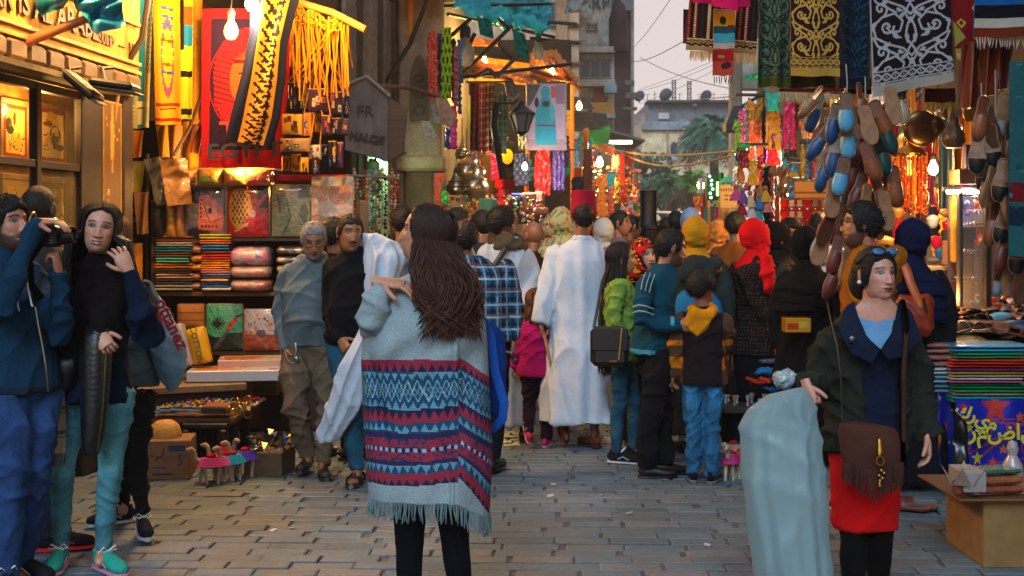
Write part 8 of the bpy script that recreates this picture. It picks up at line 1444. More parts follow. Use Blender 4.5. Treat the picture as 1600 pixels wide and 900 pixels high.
for i in range(0,ncol,2):
 a=hem[i];L_=R.uniform(.055,.078);o1=R.uniform(-.007,.007)
 m.tube([a+[0,0,.004],a+[o1,R.uniform(-.004,.004),-L_*.5],a+[o1*1.6+R.uniform(-.005,.005),0,-L_]],[.0024,.0026,.0012],4,vary('#6f878c',.25))
p.w2l(m).build('fringe','knit',p.root,kind='stuff')
p.long_hair('#20130f',L=.37,n=3000,gap=1.28,vol=1.15,wave=.034,wf=19,spread=1.15,side_bias=-.07,seed=21,rad=.0021,tip='#4a2a1c',back=.09)
k=held('shoulder_bag','bright blue bag with long blue strap hanging beside the poncho','bag',p);k.location=W(772,600,0).lerp(W(772,600,p.d+.12),1);k.location.z=0
m,P2=p.sheet([(500,742,764,.03,.12),(520,744,790,.06,.14),(560,748,792,.07,.15),(620,752,790,.06,.14),(650,756,784,.04,.13)],sub=3);V,F,N=remesh(m,.012,2);at0(MB().add(V+N*wr(V,.008,3)[:,None],F,'#123a86'),k).build('sack','cloth',k,smooth=2)
m=MB();m.tube([W(752,455,p.d+.02),W(748,490,p.d+.03),W(766,522,p.d+.04),W(773,580,p.d+.03),W(788,630,p.d+.03),W(785,655,p.d+.04),W(768,672,p.d+.06)],.018,8,'#1d50a8',flat=.25,up=(0,1,0));at0(m,k).build('strap','cloth',k)
def plaid(V):
 x,y,z=V[:,0]+V[:,1]*.6,V[:,1],V[:,2];C=np.tile(np.array(lin('#24506e')),(len(V),1))
 def st(q,per,w_,c,al,ph=0):k=((q+ph)%per)<w_;C[k]=C[k]*(1-al)+np.array(lin(c))*al
 st(x,.085,.026,'#0e1626',.75);st(z,.085,.026,'#0e1626',.75);st(x,.085,.012,'#8fb0c0',.65,.03);st(z,.085,.012,'#9ab6c2',.65,.03);st(z,.17,.014,'#6a3c38',.7,.1);st(x,.17,.012,'#7a4a3c',.6,.06)
 return C
p=Person('broad man in blue plaid shirt seen from behind',756,742,340,176,body='#8f5e45',group=GR,J=dict(head=('p',726,374,0),neck=('p',737,408,.02),shL=('p',722,425,.05),shR=('p',792,420,-.02),elR=('p',806,480,-.02),wrR=('p',802,528,-.05),anR=('p',772,716,.05)))
p.body(dict(),yaw=10,hands=dict(R=dict(f=(.0,0,-1),n=(-1,0,0),t=(0,1,0),w=1,curl=.9)));p.top('#24506e','cloth','shirt',w=1.16,hem=.92,amp=.010,vox=.0105,colfn=plaid,seed=4);p.trousers('#101116','cloth');p.short_hair('#121012',th=.010,seed=7);p.shoes('loafer','#1a1312')
m=MB();q=np.linspace(0,2*pi,30);m.tube([p.j('neck')+Vector((sin(t)*.068,cos(t)*.066,.02+.004*cos(t)))for t in q],.016,8,'#2a4a62');m.build('collar','cloth',p.root,smooth=2)
k=held('sunglasses','sunglasses dangling from the plaid-shirted man\'s hand','sunglasses',p);m=MB()
for a in(-1,1):m.ell(W(803+a*3,560+a*5,p.d-.08),(.017,.006,.022),'#0a0c10',12,8)
m.tube([W(800,538,p.d-.06),W(799,550,p.d-.08),W(806,562,p.d-.09)],.0025,5,'#202020');at0(m,k).build('frame','gloss',k)
p=Person('man in white robe with olive scarf and black strap turning right',796,688,318,182,body='#7a4e38',group=GR,J=dict(head=('p',786,350,0),shR=('p',822,405,0),elR=('p',832,448,-.02),wrR=('p',818,480,-.2)))
p.body(dict(stubble=.6),yaw=-62);p.robe('#9faab8',hw=.23,hem=.12,w=1.08,amp=.012);p.short_hair('#0e0b0a',th=.016,seed=4)
m=MB();n_=p.j('neck')
for k_,(r_,z_)in enumerate(((.085,.015),(.10,-.02),(.115,-.05))):m.tube([n_+Vector((sin(t)*r_,cos(t)*r_*.95,z_+.012*sin(t*2+k_)))for t in np.linspace(0,2*pi,30)],.030,8,'#3a3628')
V,F,N=remesh(m,.014,2);MB().add(V+N*wr(V,.012,3,2)[:,None],F,'#3f3b2e').build('scarf','cloth',p.root,smooth=2)
m=MB();m.tube([W(800,372,p.d-.02),W(790,388,p.d-.16),W(776,410,p.d-.185),W(760,440,p.d-.19)],.022,8,'#14161a',flat=.25,up=(0,1,0));p.w2l(m).build('strap','leather',p.root);p.shoes('loafer','#4a2c20')
p=Person('tall man in long white robe and dark red tarboosh walking away',903,700,312,178,body='#87583e',group=GR,J=dict(head=('p',912,340,0),neck=('p',908,378,.01),shL=('p',868,396,0),shR=('p',945,396,0),elL=('p',856,456,-.02),wrL=('p',846,504,-.05),elR=('p',962,452,.12),wrR=('p',956,470,.3),anL=(.10,.0,.17),anR=(-.12,-.02,.085),knL=(.1,-.06,.52)))
p.body(dict(age=.5),hands=dict(L=dict(f=(.1,0,-1),n=(1,0,0),t=(0,1,-.2),w=1,curl=1.3)));p.robe('#b4bfce',hem=.19,hw=.265,hdp=.22,amp=.014,w=1.06,mid=.185,folds=5,fold_amp=.030,seed=9,vox=.014,r=(.078,.080,.078,.078,.072));p.short_hair('#15100e',th=.007)
p.collar('#aab6c6',r=.064,mat='cloth',h=.036,z=.012);m=MB();m.lathe([(.001,.186),(.070,.186),(.077,.180),(.092,.03),(.094,.022),(.085,.022)],n=32,col='#84102a');MB().join(m,p.HM@Matrix.Scale(p.hs,4)).build('tarboosh','cloth',p.root)
p.shoes('loafer','#6a3420',L=dict(pitch=radians(-50),lift=.08),R=dict(td=radians(30)))
k=held('walking_stick','pale wooden walking stick in the robed man\'s left hand','walking stick',p);m=MB();m.tube([W(842,502,p.d-.06),W(852,530,p.d-.08),W(868,603,p.d-.12),W(872,640,p.d-.14)],[.013,.011,.010,.008],8,'#9c7850');at0(m,k).build('shaft','wood',k)
p=Person('small girl in bright pink top and dark purple trousers walking away',838,698,452,176,kid=1,body='#9a6a50',group=GR,J=dict(anL=(.085,.06,.17),knL=(.08,-.03,.48),shL=(.15,.01,1.27),shR=(-.15,.01,1.27),elL=(.2,0,1.05),elR=(-.2,0,1.05)))
p.body();p.top('#a01257','knit','top',hem=.78,w=1.22,r=(.08,.075,.065,.06,.05),amp=.01);p.trousers('#241226','cloth',r=(.10,.09,.074,.072,.066),amp=.012,hipw=1.0);p.long_hair('#4c2c1a',L=.18,n=260,rad=.008,gap=.8,wave=.01);p.shoes('sneaker','#c02860','#d0a0b0',L=dict(pitch=radians(-45),lift=.09))
for lab,px,fy,ty,hd,colr,hairk,hw_,yw in(('bald man in dark brown jacket beyond the olive-scarfed man',832,655,348,178,'#2a1a14',None,.0,40),('bald man in orange-red jacket between market-goers',850,630,346,170,'#a82408','grey',.0,20),('dark-haired man in navy beside the olive-scarfed man',752,668,330,175,'#232c3a','black',0,30),('man with dark brown hair behind the plaid shirt',716,655,326,165,'#3a2a20','black',0,-30)):
 p=Person(lab,px,fy,ty,hd,body='#8a5c44',group=GR,det=.6);p.body(dict(bald='#8a5c44')if hairk!='black' else{},yaw=yw);p.top(colr,'cloth','jacket',vox=.02,amp=.012);p.trousers('#20242e','cloth',vox=.02);p.shoes('loafer','#181412')
 if hairk:p.short_hair('#15100e' if hairk=='black' else '#6b5b52',th=.010 if hairk=='black' else .002,det=.6)
def flor(base,sp,n=9):
 def f(A,T,P):
  C=np.tile(np.array(lin(base)),A.shape+(1,));
  for k,c in enumerate(sp):q=np.sin(A*(5+k)+k*2+3*np.sin(T*21+k))*np.sin(T*(19+5*k)+k+2*np.sin(A*4));C[q>.45]=lin(c)
  return C
 return f
for lab,px,fy,ty,hd,robe,sc_,cf,yw in(('woman in pale green patterned headscarf behind the robed man\'s shoulder',878,655,329,165,'#5c4a3c','#a8a468',flor('#a5a878',('#c08048','#6a7a58')),-10),('woman in cream patterned headscarf beyond the robed man',864,640,338,170,'#4a3026','#a89068',flor('#a08a68',('#5a4630','#c0b090')),20),('woman in white headscarf right of the tarboosh',942,622,346,178,'#3a4048','#a8aaa4',None,20),('woman in pale blue head covering beyond the mustard scarf',1078,610,329,175,'#6c7c98','#6c88b0',None,10),('woman in mustard headscarf and grey-green hooded coat',1088,706,345,172,'#2a302e','#a5760c',None,-20),('woman in tan headscarf beside the brown-jacketed man',1122,622,348,190,'#6a4420','#a86a28',flor('#a86a28',('#c09048',)),0)):
 p=Person(lab,px,fy,ty,hd,body='#b5836a',group=GR,det=.6);p.body(dict(fem=True),yaw=yw);p.robe(robe,hem=.14,vox=.018,hw=.21,amp=.012,folds=7);p.scarf(sc_,colfn=cf,seed=px,fold=.008,vol=1.06)
 if 'mustard' in lab:
  m=MB();n_=p.j('neck');m.tube([n_+Vector((sin(t)*.15,.04+cos(t)*.11,-.04-.035*cos(t)))for t in np.linspace(0,2*pi,26)],[.05+.02*max(0,cos(t))for t in np.linspace(0,2*pi,26)],10);m.ell(n_+Vector((0,.17,-.10)),(.16,.07,.13))
  V,F,N=remesh(m,.016,3);MB().add(V+N*wr(V,.012,5)[:,None],F,'#232a2b').build('hood','cloth',p.root,smooth=2)
  m=MB();m.ell(n_+Vector((0,.12,-.42)),(.2,.1,.2),'#1d6a9c',20,12);m.build('blue_shirt','cloth',p.root,smooth=2);p.shoes('loafer','#151515')
p=Person('girl with waist-long dark hair in green jacket and jeans',970,722,374,84,kid=.35,body='#a06c48',group=GR,J=dict(head=('p',972,405,0),neck=('p',967,440,0),pel=('p',970,560,0),knR=('p',968,630,-.02),anR=('p',963,708,-.05),knL=('p',992,630,.1),anL=('p',990,700,.12),elR=('p',958,490,-.16),wrR=('p',978,530,-.16)))
p.body(dict(fem=True,lips='#8a3c34'),yaw=4,pitch=4);p.top('#6f8f3c','cloth','jacket',hem=.80,w=1.06,amp=.012,f=1.5,seed=12,vox=.012,hemw=.95);p.trousers('#1d4458',r=(.088,.075,.06,.056,.048));p.long_hair('#140d0b',L=.82,n=700,gap=1.15,vol=1.1,wave=.018,wf=12,spread=.6,seed=9,rad=.0042,tip='#241511',back=.06);p.shoes('sneaker','#14161c','#9aa0a8')
p.collar('#6f8f3c',r=.066,mat='cloth',h=.03)
k=held('shoulder_bag','black and brown leather bag hanging on the long-haired girl\'s hip','bag',p);m=MB();c=W(952,541,p.d-.24)-p.pos;m.box(c,(.24,.09,.25),'#1c1310',.03);m.build('pouch','leather',k)
m=MB();m.box(c+Vector((0,-.047,.045)),(.23,.012,.14),'#1a1210',.005);m.tube([c+Vector((.075,-.056,.12)),c+Vector((.055,-.056,-.08))],.004,5,'#b08020');m.build('flap','leather',k)
m=MB();m.box(c+Vector((.02,-.056,-.09)),(.05,.004,.012),'#a07a28',.001);m.build('badge','metal',k);m=MB();m.tube([c+Vector((-.1,-.02,.12)),c+Vector((-.04,.08,.4)),c+Vector((.02,.2,.52))],.012,6,'#15100e',flat=.4);m.build('strap','leather',k)
p=Person('woman in red, black and yellow flowered headscarf facing the camera',1002,706,362,12,body='#b48068',group=GR,J=dict(head=('p',1008,400,-.02)))
p.body(dict(fem=True,lips='#8a2e30',liner=1,open_eye=1.3),yaw=12,roll=-6);p.robe('#0d0b0d',hem=.1,vox=.018)
def rs(A,T,P):
 C=np.tile(np.array(lin('#1a0c0c')),A.shape+(1,));C[(np.sin(A*6+T*30)*np.sin(T*50-A*3)>.35)]=lin('#c8860a');C[np.sin(A*4-T*26)>.45]=lin('#98101c');C[(T>.17)&(T<.24)&(np.abs(A)<1.2)]=lin('#b01818');return C
p.scarf('#8a0c18',colfn=rs,seed=5,open_w=.056)
def teal(V):
 x,y,z=V.T;C=np.tile(np.array(lin('#0c3c4e')),(len(V),1));C[z<.90]=lin('#3b86a0');return C
p=Person('dark-haired man in teal track top with white stripes guiding the boy',1026,745,354,112,body='#966244',group=GR,J=dict(head=('p',1049,388,0),neck=('p',1034,428,.0),chest=('p',1024,480,0),pel=('p',1018,560,0),shR=('p',1010,446,-.14),shL=('p',1042,444,.14),elR=('p',1000,505,-.24),wrR=('p',1060,507,-.22),knR=('p',1016,650,-.06),anR=('p',1012,728,-.04),knL=('p',1034,650,.1),anL=('p',1036,724,.06),elL=('p',1040,510,.2),wrL=('p',1060,545,.2)))
p.body(dict(beard='#181210',brow='#0f0b0a',age=.3),yaw=-10,pitch=10,hands=dict(R=dict(f=(1,-.05,-.22),n=(0.1,1,0),t=(.1,0,1),w=1,curl=.15,spread=.16,sc=1.08)))
p.top('#0c3c4e','knit','track_top',hem=.86,w=1.03,amp=.011,seed=14,vox=.012,colfn=teal);p.trousers('#0c0c10','cloth',r=(.115,.105,.088,.085,.078),amp=.014);p.short_hair('#0c0909',th=.012,front=.066,recede=.012,side=-.01,nape=-.075);p.collar('#0c3c4e',r=.066,h=.04,z=.008)
m=MB()
for i in range(3):a=(i-1)*7;m.tube([W(1016+a,427+a*.25,p.d-.21),W(1011+a,441+a*.3,p.d-.235),W(1008+a*.9,455+a*.35,p.d-.243)],.0075,6,'#9fb6bc',flat=.35,up=(1,0,0))
for i in range(2):m.tube([W(989+0*i,480+i*9,p.d-.23),W(997,477+i*9,p.d-.303),W(1008,478+i*9,p.d-.315),W(1021,483+i*9,p.d-.27)],.0065,6,'#a8bcc0',flat=.5,up=(0,1,0))
p.w2l(m).build('stripe','knit',p.root);m=MB();m.tube([W(1046,506,p.d-.22),W(1052,506.6,p.d-.22)],[.047,.047],16,'#4a90a8');m.tube([W(1052,506.6,p.d-.22),W(1060,507.3,p.d-.22)],[.045,.04],16,'#0c3c4e');p.w2l(m).build('cuff','knit',p.root);p.shoes('loafer','#0e0d0e',R=dict(td=radians(-20)),L=dict(td=radians(-6)))
def boyc(V):
 x,y,z=V.T;C=np.tile(np.array(lin('#1c1214')),(len(V),1));arm_=np.abs(x)>.165;C[arm_]=lin('#4c3424');C[arm_&(z>1.12)&(z<1.17)]=lin('#b86a08');C[arm_&(z<1.03)&(z>.93)]=lin('#b86a08');return C
p=Person('boy in dark jacket with yellow hood and jeans seen from behind',1099,753,420,168,kid=.7,body='#8a5a40',group=GR,J=dict(head=('p',1097,451,0),elR=('p',1138,520,-.02),wrR=('p',1128,560,.12),anL=('p',1083,740,0),anR=('p',1112,744,-.04),knL=('p',1084,665,0),knR=('p',1112,665,0)))
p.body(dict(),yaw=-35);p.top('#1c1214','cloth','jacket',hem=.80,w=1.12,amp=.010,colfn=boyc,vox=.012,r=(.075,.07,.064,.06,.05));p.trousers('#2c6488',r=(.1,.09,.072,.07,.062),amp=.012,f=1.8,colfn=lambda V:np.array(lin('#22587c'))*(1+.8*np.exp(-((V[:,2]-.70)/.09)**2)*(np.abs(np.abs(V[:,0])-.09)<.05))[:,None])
p.short_hair('#0d0908',th=.018,front=.055,seed=3,bumpy=.005,nape=-.04);p.shoes('sneaker','#101216','#6a7076')
m=MB();n_=p.j('neck');m.tube([n_+Vector((sin(t)*.10,.03+cos(t)*.09,-.0-.035*cos(t)))for t in np.linspace(0,2*pi,26)],[.036+.02*max(0,cos(t))for t in np.linspace(0,2*pi,26)],10);m.ell(n_+Vector((.04,.12,-.09)),(.11,.05,.12))
V,F,N=remesh(m,.012,3);MB().add(V+N*wr(V,.014,5)[:,None],F,'#c07a0c').build('hood','cloth',p.root,smooth=2)
p=Person('man in tan-brown jacket seen from behind left of the red scarf',1150,640,333,165,body='#7d523a',group=GR);p.body(yaw=-20);p.top('#6a3c14','cloth','jacket',w=1.12,amp=.014);p.trousers('#1c1c20','cloth');p.short_hair('#14100e',th=.012);p.shoes('loafer','#1a1412')
def dots(V):
 C=np.tile(np.array(lin('#0e0b0d')),(len(V),1));k=(np.sin(V[:,0]*190+V[:,2]*190)*np.sin(V[:,0]*190-V[:,2]*190)*1>.55);C[k]=lin('#4a342c');return C
p=Person('woman in bright red headscarf and black dotted coat at the stall',1180,706,348,128,body='#b07c5c',group=GR,J=dict(elR=('p',1182,470,-.18),wrR=('p',1200,505,-.16),shR=('p',1165,425,-.1)))
p.body(dict(fem=True),yaw=-12);p.robe('#0b0a0d','cloth','skirt',sleeves='',vox=.018,hw=.2,hdp=.17);p.top('#0e0b0d','cloth','coat',hem=.74,w=1.16,colfn=dots,vox=.0105,amp=.010,seed=5,hemw=1.12);p.scarf('#c00a10',mat='cloth',seed=2,fold=.008,flare=(.16,.13),drop=.13,vol=1.05)
m=MB();m.tube([W(1196,398,p.d-.14),W(1199,425,p.d-.19),W(1201,445,p.d-.19),W(1204,462,p.d-.18)],[.05,.05,.042,.012],12);V,F,N=remesh(m,.011,2);p.w2l(MB().add(V+N*wr(V,.014,2,2)[:,None],F,'#c00a10')).build('scarf_tail','cloth',p.root,smooth=2)
m=MB();c=p.j('wrR');m.tube([c+Vector((sin(t)*.034,cos(t)*.034,.0))for t in np.linspace(0,2*pi,16)],.006,6,'#98a010');m.build('bracelet','plastic',p.root)
p=Person('woman in black headscarf and green-grey coat in profile',1216,690,352,95,body='#a8704a',group=GR);p.body(dict(fem=True,lips='#7a3a2c'));p.robe('#2c2c22',vox=.018);p.scarf('#0c0a0b',seed=7,open_w=.06)
p=Person('boy with black hair looking down among the shoppers',1238,672,345,-22,body='#8e5c40',group=GR,J=dict(elL=('p',1262,410,-.1),wrL=('p',1256,378,-.08)));p.body(dict(),pitch=14,roll=-8,hands=dict(L=dict(f=(-.4,0,1),n=(-.6,1,0),t=(-1,0,0),w=1,curl=.5)));p.top('#1a1416','cloth','jacket');p.trousers('#16181e');p.short_hair('#0c0908',th=.020,bumpy=.006);p.shoes('loafer','#151515')
def chk(V):C=np.tile(np.array(lin('#98a0b0')),(len(V),1));k=((np.floor(V[:,0]/.035)+np.floor(V[:,2]/.035))%3)==0;C[k]=lin('#2f3a5a');return C
p=Person('man in white checked shirt at the jewellery boards',1282,650,333,170,body='#6a4430',group=GR);p.body(yaw=-20);p.top('#98a0b0','cloth','shirt',colfn=chk,vox=.012,w=1.1);p.trousers('#20242e');p.short_hair('#0e0b0a',th=.009);p.shoes('loafer','#151515')
p=Person('woman wrapped in a long plain black cloak at the stall',1262,722,362,150,body='#a87858',group=GR,J=dict(elR=('p',1312,460,-.12),wrR=('p',1318,490,-.2)))
p.body(dict(fem=True),yaw=-25);p.robe('#09090b','cloth','cloak',vox=.016,hw=.29,hdp=.22,w=1.25,amp=.016,fold_amp=.03,folds=6);p.scarf('#0a0a0c','cloth','hood',seed=3,vol=1.12,flare=(.25,.19),drop=.34,fold=.008)
p=Person('bearded man in glasses and mustard hooded top facing left',1356,806,311,268,body='#9a6648',group=GR,J=dict(head=('p',1345,352,0),neck=('p',1358,410,0)))
p.body(dict(beard='#0e0a09',brow='#0e0a09'),yaw=-4,vox=.014);p.top('#8a5208','knit','hooded_top',w=1.1,hood=1.15,amp=.012,vox=.013,hem=.84);p.trousers('#171a22');p.short_hair('#0c0a09',th=.016,side=-.02,nape=-.06,bumpy=.003);p.shoes('sneaker','#202020','#8a8a8a')
m=MB()
for sx in(-1,1):m.tube([p.HM@(Vector((sx*.031+sin(t)*.023,-.1,.013+cos(t)*.018))*p.hs)for t in np.linspace(0,2*pi,18)],.0024,5,'#0b0b0b');m.tube([p.HM@(Vector(v)*p.hs)for v in((sx*.054,-.098,.018),(sx*.072,-.05,.018),(sx*.08,.0,.016))],.0022,5,'#0b0b0b')
m.build('glasses','plastic',p.root)
p=Person('woman in navy headscarf with an orange leather shoulder bag',1424,762,350,182,body='#a87858',group=GR)
p.body(dict(fem=True),yaw=20);p.robe('#0f0f16',vox=.016,w=1.1,amp=.014);p.scarf('#0c1230',seed=9,vol=1.1,flare=(.23,.17),drop=.40,fold=.011)
k=held('shoulder_bag','orange-brown leather bag on the back of the navy-scarfed woman','bag',p);m=MB();c=W(1428,492,p.d-.24)-p.pos;m.box(c,(.24,.11,.24),'#8a2c0a',.04);V,F,N=remesh(m,.012,3);MB().add(V+N*wr(V,.01,2)[:,None],F,'#8a2c0a').build('pouch','leather',k,smooth=2)
m=MB();m.tube([W(1404,400,p.d-.17),W(1416,420,p.d-.24),W(1424,445,p.d-.27),W(1440,480,p.d-.29)],.024,8,'#b04c08',flat=.3,up=(0,1,0));at0(m,k).build('strap','leather',k)
m=MB();m.tube([c+Vector((.03,-.07,.1)),c+Vector((.05,-.075,.02))],.008,6,'#a08038');m.build('buckle','metal',k)
p=Person('woman in olive parka and red skirt holding a large plastic bag',1358,952,381,6,body='#b88470',group=GR,J=dict(head=('p',1369,431,-.02),neck=('p',1362,497,.0),chest=('p',1358,570,0),pel=('p',1352,680,0),shL=('p',1415,528,.03),shR=('p',1302,528,.02),elR=('p',1266,590,-.06),wrR=('p',1266,596,-.32),elL=('p',1440,618,.04),wrL=('p',1448,684,-.10),hipL=('p',1378,705,0),hipR=('p',1328,705,0),knL=('p',1374,842,.02),knR=('p',1334,842,-.03),anL=('p',1372,930,.1),anR=('p',1334,940,-.05)))
p.J['elR']=p.lp(1275,605,.0);p.J['wrR']=p.lp(1260,602,-.22)
p.body(dict(fem=True,brow='#1c1210',lips='#7c3438',liner=.5,iris='#140a06'),yaw=14,pitch=0,vox=.013,hands=dict(R=dict(f=(.15,-.25,-.8),n=(.6,.5,0),t=(.6,-.7,-.1),w=1,curl=1.5),L=dict(f=(.1,-.1,-1),n=(-1,.2,0),t=(-.2,-1,0),w=1,curl=.55)))
p.top('#101a30','cloth','navy_jacket',prof=[(.80,.170,.128),(.9,.174,.132),(1.06,.158,.122),(1.2,.166,.126),(1.32,.176,.128),(1.385,.168,.112),(1.42,.145,.098),(1.44,.12,.085)],hem=.80,w=.98,sleeves='',amp=.008,vox=.013,seed=3)
def sk(m_):pass
m=MB();q=np.linspace(0,2*pi,40,endpoint=False);out=[np.stack([p.spine(.9)[0]+rx*np.cos(q),ry*np.sin(q)+p.spine(.9)[1],np.full(40,z)],-1)for z,rx,ry in((.86,.15,.11),(.95,.16,.12),(.80,.17,.125),(.66,.172,.13),(.52,.160,.125),(.455,.150,.115),(.45,.13,.10))][::-1]
m=MB();o2=[np.stack([p.lp(1352,0,0)[0]+rx*np.cos(q),p.lp(1352,600,0)[1]+ry*np.sin(q),np.full(40,z)],-1)for z,rx,ry in((.385,.135,.105),(.39,.158,.120),(.50,.166,.128),(.66,.176,.132),(.80,.176,.130),(.90,.165,.12),(.95,.14,.1))];m.loft(o2);p.cloth('skirt',m,'cloth','#c20c10',vox=.014,amp=.006)
m=MB()
for sd in 'LR':p.leg(m,sd,(.08,.085,.064,.066,.045))
p.cloth('boots',m,'suede','#0b0a0b',amp=.002)
def parka(mb):
 n=p.j('neck');mb.tube([n+Vector((sin(t)*.15,.02+cos(t)*.115,-.045+.03*cos(t)))for t in np.linspace(.35,2*pi-.35,30)+pi*0],[.034]*30,10)
pr=[(.76,.21,.15),(.80,.215,.152),(1.0,.205,.148),(1.2,.205,.145),(1.32,.205,.14),(1.39,.192,.122),(1.43,.155,.105),(1.462,.13,.095)]
pk=p.top('#20241e','cloth','parka',prof=pr,hem=.76,w=1.0,r=(.088,.084,.076,.068,.056),amp=.020,f=1.5,seed=13,vox=.0125,extra=parka,end=.93)
me=pk.data
V=np.zeros(len(me.vertices)*3);me.vertices.foreach_get('co',V);V=V.reshape(-1,3)
cx=p.lp(1360,600,0)[0];front=(V[:,1]<-.02+p.J['neck'][1])&(V[:,0]>cx-.085-.05*(V[:,2]-1.1))&(V[:,0]<cx+.105);front|=(V[:,1]<.02+p.J['neck'][1])&(V[:,2]>1.36)&(np.abs(V[:,0]-cx)<.10)
import bmesh
b=bmesh.new();b.from_mesh(me);b.verts.ensure_lookup_table();bmesh.ops.delete(b,geom=[v for v in b.verts if front[v.index]],context='VERTS');b.to_mesh(me);b.free()
m=MB();m.tube([W(1292,470,p.d-.10),W(1298,500,p.d-.16),W(1308,540,p.d-.185),W(1314,590,p.d-.19),(W(1316,640,p.d-.185)),W(1316,668,p.d-.18)],.0032,6,'#6a6048');m.tube([W(1410,470,p.d-.08),W(1416,505,p.d-.15),W(1410,600,p.d-.17),W(1410,700,p.d-.165),W(1412,728,p.d-.16)],.012,6,'#15170f');p.w2l(m).build('zip','metal',p.root)
def patch(name,poly,col,lift,mat='cloth',n=70):
 xs=[q_[0]for q_ in poly];ys=[q_[1]for q_ in poly];X,Y=np.meshgrid(np.linspace(min(xs),max(xs),n+1),np.linspace(min(ys),max(ys),n+1));dd=-.075-.10*sm(Y,470,540)+.055*((X-1364)/62)**2-lift
 D_=p.d+dd;P=np.stack([(X-800)/FPX*D_,D_,CAMH-(Y-HY)/FPX*D_],-1);cv_=Cv(n,n,'#000');cv_.poly([((x-min(xs))/(max(xs)-min(xs)),(y-min(ys))/(max(ys)-min(ys)))for x,y in poly],'#fff');kp=cv_.a[...,0].reshape(-1)>.5
 i_=np.arange(n)[:,None];j_=np.arange(n)[None,:];F=np.stack([i_*(n+1)+j_,i_*(n+1)+j_+1,(i_+1)*(n+1)+j_+1,(i_+1)*(n+1)+j_],-1).reshape(-1,4)[kp];p.w2l(MB().add(P.reshape(-1,3),F,col)).build(name,mat,p.root,smooth=2)
patch('pale_blue_top',[(1342,496),(1370,503),(1397,496),(1393,520),(1376,546),(1352,524)],'#5c88b0',.006)
patch('neckline',[(1350,466),(1390,466),(1404,480),(1399,500),(1370,507),(1341,500),(1336,480)],'#b07c68',.004,'skin')
patch('lapel',[(1334,470),(1341,494),(1354,524),(1374,548),(1362,568),(1330,552),(1312,520),(1318,486)],'#0f1a2e',.016);patch('lapel',[(1404,470),(1399,496),(1394,522),(1377,548),(1388,562),(1416,556),(1440,528),(1424,486)],'#0f1a2e',.016)
m=MB();m.ell(W(1332,530,p.d-.192),(.014,.005,.014),'#5d6470',12,6);p.w2l(m).build('button','metal',p.root)
p.short_hair('#0f0a09',th=.013,front=.072,side=-.03,nape=-.05,bumpy=.0008)
m=MB();m.ell(p.HM@Vector((-.02,.10,-.03)),(.06,.05,.09),'#1c0f0c',16,10);V,F,N=remesh(m,.01,1);MB().add(V,F,'#1c0f0c').build('ponytail','hair',p.root,smooth=2)
m=MB();m.ell(p.HM@(Vector((-.085,.0,-.026))*p.hs),.010,'#d8d8dc',12,8);m.build('earring','gloss',p.root)
m=MB()
for sx in(-1,1):m.ell(p.HM@(Vector((sx*.034,-.062,.104))*p.hs),(.031,.012,.020),'#2a5e8c',16,10,Euler((radians(-48),0,0)))
m.tube([p.HM@(Vector(v)*p.hs)for v in((-.085,.02,.05),(-.070,-.045,.098),(0,-.078,.102),(.070,-.045,.098),(.085,.02,.05))],.004,6,'#0c0c0e');k=m.build('sunglasses','gloss',p.root)
k=held('fringed_bag','brown leather shoulder bag with long fringe and gold clasp','bag',p)
m,P2=p.sheet([(660,1318,1334,.02,-.21),(664,1312,1398,.035,-.215),(680,1312,1412,.045,-.22),(710,1316,1414,.05,-.225),(735,1322,1412,.045,-.22),(752,1335,1402,.03,-.215)],sub=3);V,F,N=remesh(m,.010,2);at0(MB().add(V+N*wr(V,.006,2)[:,None],F,'#43281f'),k).build('pouch','suede',k,smooth=2)
m=MB()
for i in range(62):
 x_=1316+i*1.55;y_=735-12*abs(i-31)/31+R.uniform(-2,2);L_=50-22*abs(i-38)/38+R.uniform(-5,5);w_=R.uniform(-4,4)
 m.tube([W(x_,y_,p.d-.262),W(x_+w_*.4,y_+L_*.5,p.d-.258-R.uniform(0,.01)),W(x_+w_,y_+L_,p.d-.25)],[.0035,.0038,.002],4,vary('#3f251d',.3),flat=.5)
at0(m,k).build('fringe','suede',k,kind='stuff')
m=MB();m.tube([W(1374,686,p.d-.268),W(1375,706,p.d-.276),W(1374,712,p.d-.28)],[.008,.012,.008],8,'#b58a3a');m.tube([W(1375+6*sin(t),720+7*cos(t),p.d-.28)for t in np.linspace(0,2*pi,14)],.004,6,'#c09038')
for i in range(7):m.ell(W(1370+R.uniform(0,12),735+i*4,p.d-.285),.007,'#b59048',8,6)
at0(m,k).build('clasp','metal',k);m=MB();m.tube([W(1412,690,p.d-.19),W(1412,640,p.d-.185),W(1412,580,p.d-.195),W(1416,520,p.d-.16),W(1412,478,p.d-.05)],.009,6,'#3a211c',flat=.35,up=(0,1,0));at0(m,k).build('strap','suede',k)
k=held('plastic_bag','large translucent pale blue plastic bag in the parka woman\'s hand','plastic bag',p)
m,P2=p.sheet([(606,1250,1260,.012,-.28),(614,1226,1266,.045,-.28),(624,1196,1276,.075,-.27),(640,1178,1284,.09,-.26),(662,1166,1290,.10,-.25),(700,1162,1297,.11,-.25),(760,1166,1302,.12,-.25),(820,1174,1306,.13,-.25),(880,1184,1311,.13,-.25),(960,1196,1317,.12,-.25),(992,1206,1308,.08,-.25)],sub=6,folds=9,fa=.08,seed=5,n=140,p=2.0,amp=.010)
at0(m,k).build('bag','bagfilm',k,smooth=2);bg_=k.children[0].data
ca=np.tile(np.array(list(lin('#9cc3d2'))+[1]),(len(bg_.loops),1)).astype(np.float32);bg_.color_attributes['Col'].data.foreach_set('color',ca.ravel())
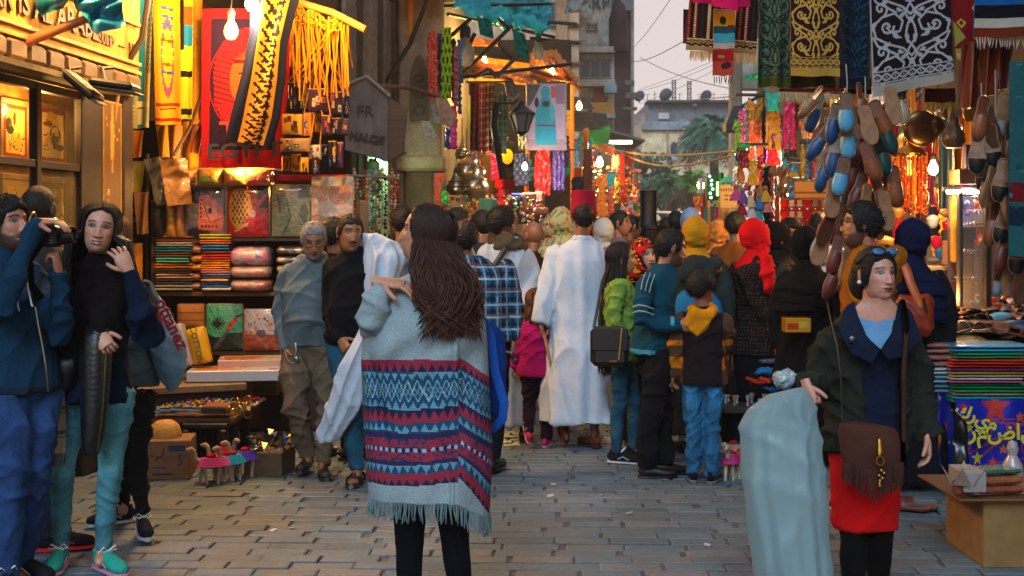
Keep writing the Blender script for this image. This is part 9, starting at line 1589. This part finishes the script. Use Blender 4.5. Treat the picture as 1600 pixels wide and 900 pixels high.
rr=random.Random(11);cols=['#15161c','#2b1d18','#5c1418','#1c2a4c','#3a3a3e','#6a5a48','#0f0f12','#70320c','#384838','#7a7c84']
spots=[(968,610,331,70,'#5d5a66'),(986,600,338,110,'#5a3c34'),(1002,585,340,-60,'#6c6468'),(1056,605,331,175,'#1c1e2a'),(1040,560,340,170,'#40302c')]
for i in range(26):
 f=rr.uniform(435,520);spots.append((rr.choice([rr.uniform(1012,1150),rr.uniform(1085,1140),rr.uniform(925,1010)]),f,None,rr.choice([170,185,160,15,-20]),rr.choice(cols)))
used=[]
for i,(px,fy,ty,hd,cc)in enumerate(spots):
 if ty is None:ty=fy-(fy-HY)*rr.uniform(1.02,1.12)
 if any(abs(px-a)<9 and abs(fy-b_)<30 for a,b_ in used):continue
 used.append((px,fy));cs={'#15161c':'black','#2b1d18':'dark brown','#5c1418':'maroon','#1c2a4c':'navy','#3a3a3e':'grey','#6a5a48':'tan','#0f0f12':'black','#70320c':'rust','#384838':'green','#7a7c84':'pale grey'}.get(cc,'grey')
 fem=i>4 and rr.random()<.4
 wh=[(960,'by the tarboosh'),(1012,'left of the bollard'),(1045,'right of the bollard'),(1085,'over the flowered scarf'),(1105,'below the kiosk'),(1128,'below the tan bag'),(2000,'by the dolls')];wh=[t for q_,t in wh if px<q_][0];wh+=', farther off' if fy<470 else ', a little nearer'
 lab=['grey-shirted man in profile beyond the tarboosh','man with short hair turned right beside the grey shirt','man with raised hand beside the black bollard','dark-haired man with neat neckline right of the black bollard','man behind the flowered headscarf woman'][i]if i<5 else 'distant %s in %s %s'%('woman with covered head' if fem else 'man',cs,wh)
 p=Person(lab,px,fy,ty,hd,body='#8a5c44',group=GR if i<5 else 'distant crowd in the street',det=.45 if i>=5 else .6)
 if i<5:p.body(vox=.02);p.top(cc,'cloth','shirt',vox=.022);p.trousers('#1c1e26',vox=.025);p.short_hair('#120e0c',th=.010,det=.5)
 else:
  p.body(vox=.035)
  if fem:p.robe(cc,vox=.035);p.scarf(rr.choice(['#0d0b0d','#6a1418','#7a7c84','#1c2a4c','#8a6a3c']),det=.4)
  else:p.top(cc,'cloth','shirt',vox=.035);p.trousers(rr.choice(['#14151a','#20304a']),vox=.035);p.short_hair('#120e0c',th=.010,det=.4)
print('PEOPLE',time.time()-T0)
hz=MB();hz.box((0,60,11.5),(150,150,28),'#ffffff',0);hm=bpy.data.materials.new('haze');hm.use_nodes=True;hn=hm.node_tree.nodes;hn.remove(hn['Principled BSDF']);pv=hn.new('ShaderNodeVolumePrincipled');pv.inputs['Color'].default_value=(.86,.88,.92,1);pv.inputs['Density'].default_value=.0009;hm.node_tree.links.new(pv.outputs[0],hn['Material Output'].inputs['Volume']);hz.build('haze',hm,kind='stuff',smooth=False)
print('END',time.time()-T0)
